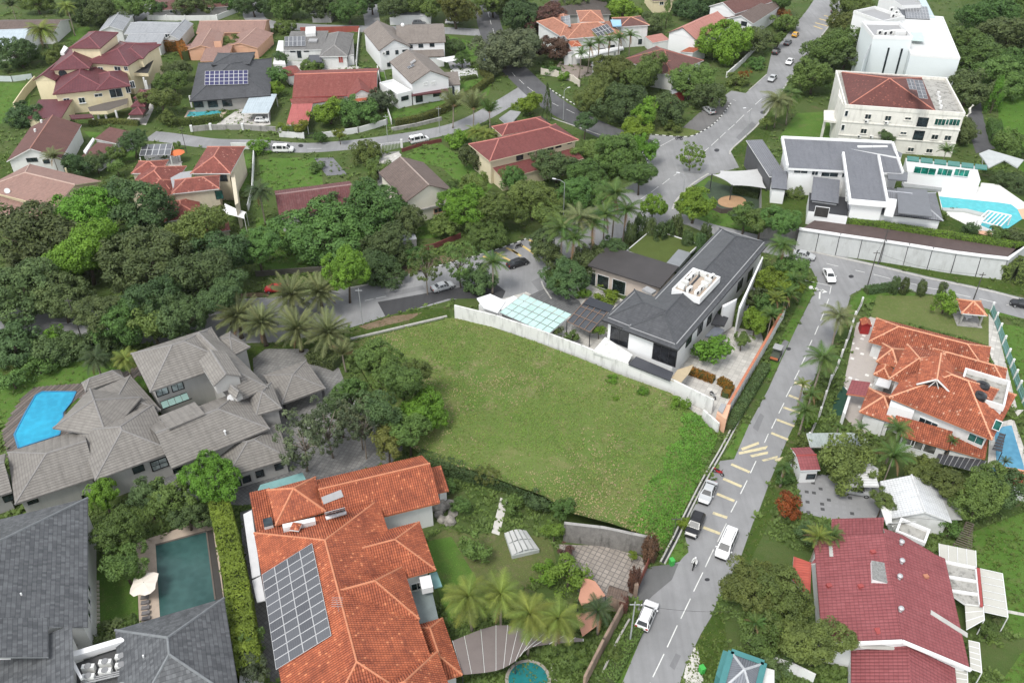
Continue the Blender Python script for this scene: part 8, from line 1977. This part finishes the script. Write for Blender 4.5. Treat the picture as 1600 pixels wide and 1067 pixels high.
C_ = '''van white 1135 850 1120 884 white people carrier driving down the side street
suv black 1086 819 1070 856 black SUV parked beside the empty plot
sedan silver 1106 768 1092 800 silver sedan parked above the black SUV
suv white 1011 960 1026 925 white SUV parked at the red gate driveway
sedan white 1296 430 1306 452 white sedan turning at the cross street junction
sedan silver 1256 398 1280 404 silver car half hidden under the tree at the cross street
sedan black 1600 475 1560 466 black car at the right edge of the cross street
sedan black 809 410 835 402 black sedan on the main road beside the yellow bars
sedan silver 692 447 730 436 silver car behind the half bare street trees
sedan red 432 450 400 452 red car parked under the upright tree on the main road
van white 655 218 690 211 white people carrier on the mid street
sedan white 578 229 600 225 white car half hidden by the mid street shrubs
van white 443 233 480 233 white van at the left part of the mid street
hatch white 409 187 440 187 white hatchback under the white sheet carport
hatch blue 757 91 752 105 small blue car parked by the white gabled house drive
suv white 706 34 730 34 white car under the pale crowned tree at the top
suv grey 655 36 680 36 grey car parked on the top street
suv silver 1108 172 1090 158 silver SUV parked in the junction driveway
sedan white 1234 96 1222 112 white car driving down the top right street
sedan silver 1207 122 1192 138 silver car in front on the top right street
suv black 1213 80 1228 64 black car first in the row at the top right street
sedan grey 1231 66 1244 52 dark grey car second in the row at the top right street
hatch yellow 1243 54 1256 40 yellow car parked at the top right street
suv grey 1304 16 1316 2 dark car at the far end of the top right street
suv white 1208 26 1230 22 white car parked in the top forecourt
sedan silver 1338 764 1375 770 silver sedan under the white ribbed carport
suv silver 934 101 950 96 silver car under the terracotta house porch
'''
for ln in C_.strip().split('\n'):
    k,c,x,y,fx,fy,lab = ln.split(' ',6); car(k,c,float(x),float(y),float(fx),float(fy),lab)
def motorbike(x,y,fx,fy,label,col='black',rider=False):
    p = W(x,y,.5); p.z = .04; q = W(fx,fy,.5); a = math.atan2(q.y - p.y,q.x - p.x); r = root('motorcycle',label,'motorcycle',p); r.rotation_euler = (0,0,a)
    for sx in (-.62,.62): o = link('wheel',MB().tube([(0,-.06,0),(0,.06,0)],.3,14).local('wheel',TYRE),r,(sx,0,.3)); link('rim',MB().tube([(0,-.065,0),(0,.065,0)],.19,10).local('rim',RIM),o)
    link('body',MB().box((-.1,0,.55),(.7,.26,.3),taper=.8).box((.28,0,.72),(.4,.24,.24),taper=.7).box((-.62,0,.72),(.35,.18,.1)).bar((.62,0,.3),(.45,0,1.0),.1).local('body',PAINTS[col]),r); link('seat',MB().box((-.25,0,.8),(.7,.26,.1),taper=.85).local('seat',TRIM),r); link('handlebar',MB().bar((.45,-.36,1.02),(.45,.36,1.02),.05).local('handlebar',TRIM),r)
    if not rider: return
    pr = root('person','rider in pale shirt and helmet on the moving motorcycle','person',p); pr.rotation_euler = (0,0,a); pr['kind'] = 'thing'
    me = bpy.data.meshes.new('person_body'); J = [((-.25,0,.92),.17),((-.18,0,1.2),.17),((-.08,0,1.42),.18),((-.02,0,1.55),.075),((-.01,0,1.62),.07)]; E = [(0,1),(1,2),(2,3),(3,4)]
    for s in (1,-1):
        n = len(J); J += [((-.05,s * .2,1.4),.08),((.12,s * .33,1.18),.06),((.38,s * .33,1.06),.045),((.47,s * .31,1.05),.05)]; E += [(2,n),(n,n + 1),(n + 1,n + 2),(n + 2,n + 3)]
        n = len(J); J += [((-.15,s * .13,.86),.12),((.2,s * .2,.72),.085),((.02,s * .2,.36),.06),((.16,s * .2,.28),.05)]; E += [(0,n),(n,n + 1),(n + 1,n + 2),(n + 2,n + 3)]
    me.from_pydata([j[0] for j in J],E,[]); o = link('person_body',me,pr); sk = o.modifiers.new('skin','SKIN')
    for i,j in enumerate(J): me.skin_vertices[0].data[i].radius = (j[1],j[1])
    me.skin_vertices[0].data[0].use_root = True; o.modifiers.new('sub','SUBSURF').levels = 1; o.modifiers['sub'].render_levels = 1; me.materials.append(plain('pale_shirt',(.6,.6,.58),.9)); link('helmet',MB().ball((.02,0,1.74),.15,12,8,sc=(1.1,.95,1)).local('helmet',PAINTS['white'],True),pr)
motorbike(1085,881,1079,897,'motorcycle with rider coming up the side street behind the van','black',True); motorbike(1123,737,1132,742,'dark red motorcycle parked beside the drain','red'); motorbike(811,384,822,380,'black motorcycle by the yellow road bars'); motorbike(1061,216,1050,215,'black motorcycle at the junction kerb'); motorbike(1114,617,1120,624,'black and white motorcycle on the modern house patio','silver')
# little street-food truck by the drain
p = W(1213,552,1.0); p.z = .04; q = W(1225,528,1.0); r = root('food_cart','small open cart with pale roof parked beside the coping wall','cart',p); r.rotation_euler = (0,0,math.atan2(q.y - p.y,q.x - p.x))
link('cart_body',MB().box((0,0,.7),(2.6,1.4,.7)).local('cart_body',plain('cart_green',(.06,.07,.05),.7)),r); link('cart_roof',MB().box((.5,0,2.0),(1.6,1.5,.08)).local('cart_roof',PALEG),r); link('tail_board',MB().box((-1.35,0,.75),(.12,1.3,.4)).local('tail_board',plain('cart_orange',(.45,.14,.06),.7)),r)
for sx in (-.3,1.2):
    for sy in (-.65,.65): link('post',MB().bar((sx,sy,1),(sx,sy,2),.06).local('post',DARK),r)
for sx in (-.8,.8):
    for sy in (-.7,.7): link('wheel',MB().tube([(0,-.08,0),(0,.08,0)],.33,12).local('wheel',TYRE),r,(sx,sy,.33))
# ================================================================ poles, lamps, cables, bins, garden structures
LAMPG = plain('galvanised',(.3,.31,.31),.5,.08,2); POLE = plain('pole_dark',(.07,.065,.06),.8)
def pole(x,y,H,label,arm=None,z0=0.0,m=None,r0=.12,name='utility_pole',cat='pole'):
    p = W(x,y,z0); r = root(name,label,cat,p); MB().tube([p,p + Vector((0,0,H))],[r0,r0 * .6],8).world('shaft',r,m or POLE)
    if arm: e = p + Vector((arm[0],arm[1],H + .5)); MB().tube([p + Vector((0,0,H - .1)),p + Vector((arm[0] * .4,arm[1] * .4,H + .4)),e],.05,6).world('arm',r,m or LAMPG); MB().box(e,(.75,.3,.12),math.atan2(arm[1],arm[0])).world('lamp_head',r,plain('lamp_head',(.6,.6,.6),.4))
    else: MB().bar(p + Vector((-.6,0,H - .5)),p + Vector((.6,0,H - .5)),.1).world('crossarm',r,m or POLE)
    return p + Vector((0,0,H - .4))
L_ = dict(m=LAMPG,r0=.09,name='street_lamp',cat='street lamp')
a1 = pole(1372,413,8,'utility pole at the foot of the retaining wall'); a2 = pole(1355,448,8,'utility pole on the corner garden side of the cross street'); a3 = pole(1521,468,6,'utility pole behind the gazebo'); a4 = pole(984,1004,8,'utility pole beside the mossy brown wall',m=LAMPG)
a5 = pole(567,508,8,'slim pole on the verge above the plot corner',m=LAMPG,r0=.08); a6 = pole(129,532,9,'dark pole among the left roadside trees'); pole(1166,215,7.5,'curved street lamp right of the junction',(-1.8,-.6),**L_); pole(880,188,8,'street lamp on the bend road verge',(1.2,.8),**L_); pole(1064,327,8,'street lamp at the play court kerb',(-1.5,.5),**L_); pole(880,345,9,'street lamp rising among the royal palms',(-2.2,.8),**L_)
a7 = pole(606,221,7,'slim pole on the mid street before the red bungalow',m=LAMPG,r0=.08); a8 = pole(687,208,7,'slim pole at the hedge end of the mid street',m=LAMPG,r0=.08); pole(292,240,7,'slim pole at the lane end by the solar carport',m=POLE,r0=.09); pole(1052,838,4,'short dark post beside the drain',m=POLE,r0=.06)
def cable(a,b,sag,label):
    r = root('overhead_cable',label,'cable',a); MB().tube([a.lerp(b,i / 8) - Vector((0,0,sag * 4 * (i / 8) * (1 - i / 8))) for i in range(9)],.02,4).world('wire',r,TRIM)
cable(a1,a2,.4,'cable between the two cross street poles'); cable(a2,a3,1.0,'cable from the corner pole to the gazebo pole'); cable(a7,a8,.6,'cable along the mid street'); cable(a4,W(1140,955,5.5),.5,'cable crossing the side street from the mossy wall pole')
def bin_(x,y,label):
    p = W(x,y); r = root('wheelie_bin',label,'bin',p); g = plain('bin_green',(.05,.35,.06),.5); MB().box(p + Vector((0,0,.5)),(.5,.6,1.0),.4,0,1.15).world('bin_body',r,g); MB().box(p + Vector((0,0,1.06)),(.6,.72,.09),.4).world('lid',r,g)
bin_(1049,882,'green bin at the red gate driveway'); bin_(1096,1050,'green bin on the white gravel verge')
# gate front of the orange roofed house
h = root('driveway_gate','rusty red sliding gate beside the paved forecourt','gate',W(1008,895)); a,b = W(1018,872),W(992,930)
for k in range(16): q = a.lerp(b,k / 15); MB().bar(q,q + Vector((0,0,1.9)),.24,.06).world('board',h,plain('rust_gate',(.22,.07,.05),.7,.2,2))
for p in (a,b): MB().bar(p,p + Vector((0,0,2.4)),.5).world('pillar',h,plain('brown_mossy_wall',(.28,.2,.15)))
h = root('gate_canopy','small brown tiled gate canopy above the white SUV','canopy',W(962,930)); b = Block(h,(590,520),(710,560),(745,500),3.0,rise=.9,oh=.2,kind='gable',rm=tiles('dark_brown_tiles2',(.09,.065,.05),(.14,.1,.08),.3,.36,.4,.4),wall=plain('brown_mossy_wall',(.28,.2,.15)),t=T23)
h = root('garden_canopy','salmon fan shaped canopy beside the four coconut palms','canopy',W(925,930)); S = [W(*T23(*p),z) for p,z in (((415,540),2.7),((445,405),2.9),((520,430),3.0),((585,520),2.9),((435,580),2.6))]; mk('canopy_sheet',h,S + [s - Vector((0,0,.12)) for s in S],[(0,1,2,3,4),(9,8,7,6,5)] + [(i,(i + 1) % 5,5 + (i + 1) % 5,5 + i) for i in range(5)],plain('salmon_sheet',(.42,.21,.14),.8,.08))
for p in (S[0],S[3]): MB().bar(Vector((p.x,p.y,0)),p,.1).world('post',h,DARK)
slab(h,'lower_sheet','400,640 560,600 540,700 440,775',2.4,.1,[plain('salmon_sheet',(.42,.21,.14))],T23)
h = root('patio_roof','brown striped patio roof below the four coconut palms','patio roof',W(790,1010)); ed = poly_px('1225,805 1500,705 1800,770 2050,790 2050,800 1760,880 1560,960 1290,1015',T13)
a,b_,c,d = [W(*p,2.8) for p in (T13(1228,805),T13(1285,1015),T23(100,900),T23(445,800))]; up_ = [T13(1228,803),T13(1500,705),T13(1700,735),T13(1860,760),T23(445,790)]; dn_ = [T13(1290,1015),T13(1500,990),T13(1620,930),T23(130,840),T23(445,806)]
up_,dn_ = [smooth_line([W(*p,2.9) for p in u],3) for u in (up_,dn_)]
for i in range(len(up_) - 1): mk('roof_sheet',h,[up_[i].lerp(up_[i + 1],.03),dn_[i].lerp(dn_[i + 1],.03),dn_[i + 1].lerp(dn_[i],.03),up_[i + 1].lerp(up_[i],.03)],[(0,1,2,3)],plain('brown_roof_sheet',(.16,.135,.125),.7,.1))
for i in range(len(up_)): MB().bar(up_[i] + Vector((0,0,.03)),dn_[i] + Vector((0,0,.03)),.05,.05).world('rib',h,WHITE)
for p in (dn_[0],dn_[6],up_[0]): MB().bar(Vector((p.x,p.y,0)),p,.12).world('post',h,DARK)
patch('pebble_bed','130,920 240,890 370,960 390,1050 300,1110 150,1110 90,960',.04,plain('white_pebbles',(.5,.48,.44),.9,.35,4,fine=9),T23)
h = root('round_pool','round teal plunge pool at the bottom edge','pool',W(825,1060)); c = W(825,1062,.3); n = 24; MB().tube([(c.x,c.y,0),(c.x,c.y,.35)],2.7,n).world('pool_rim',h,plain('pool_rim',(.3,.27,.23),.8)); MB().cyl((c.x,c.y,.36),2.3,.02,n).world('pool_water',h,pool_water('teal_plunge_water',(.02,.16,.16),(.015,.11,.12)))
h = root('cold_frame','arched polycarbonate cold frame lying on the orange house lawn','cold frame',W(812,848)); a,b_,d,c = [W(*p,.7) for p in ((788,832),(800,868),(822,828),(843,858))]
for i in range(5):
    for s in range(2): z = lambda u: Vector((0,0,.5 * math.sin(math.pi * u))); u0,u1 = i / 5 + .02,(i + 1) / 5 - .02; L0,L1 = a.lerp(b_,s / 2 + .02),a.lerp(b_,(s + 1) / 2 - .02); M0,M1 = d.lerp(c,s / 2 + .02),d.lerp(c,(s + 1) / 2 - .02); mk('panel',h,[L0.lerp(M0,u0) + z(u0),L0.lerp(M0,u1) + z(u1),L1.lerp(M1,u1) + z(u1),L1.lerp(M1,u0) + z(u0)],[(0,1,2,3)],plain('polycarbonate',(.42,.42,.4),.35,.1,1))
MB().prism([a,b_,c,d],0,.68).world('base',h,plain('pale_bench',(.4,.42,.4),.8))
rk = random.Random(3); RK = plain('grey_rock',(.26,.24,.21),.95,.35,2,dirt=(.06,.06,.055),dirt_amt=.6,bump=.6)
for i in range(9):
    p = W(690 + rk.uniform(-14,24),800 + rk.uniform(-14,18),.3); s = rk.uniform(.5,1.1); mb = MB().ball((0,0,0),1,9,6); mb.V = [v * (1 + .3 * mnoise.noise(v * 1.7 + Vector((i * 5,0,0)))) for v in mb.V]; o = link('boulder',mb.local('boulder',RK),None,(p.x,p.y,.3 * s),rk.uniform(0,6),(s,s * .8,s * .9)); tag(o,'grey boulder in the rock garden beside the orange roofed house','boulder','boulders of the rock garden')

# ================================================================ thin tropical haze
hz = MB().box((0,560,48),(1300,1320,98.5)).local('haze',plain('haze_surface',(.8,.8,.8)))
hm = bpy.data.materials.new('haze_air'); hm.use_nodes = True; hn = hm.node_tree.nodes; hn.remove(hn['Principled BSDF']); pv = hn.new('ShaderNodeVolumePrincipled')
pv.inputs['Color'].default_value = (.86,.9,.95,1); pv.inputs['Density'].default_value = .00003; hm.node_tree.links.new(pv.outputs[0],hn['Material Output'].inputs['Volume'])
hz.materials.clear(); hz.materials.append(hm); o = link('haze',hz); o['kind'] = 'stuff'
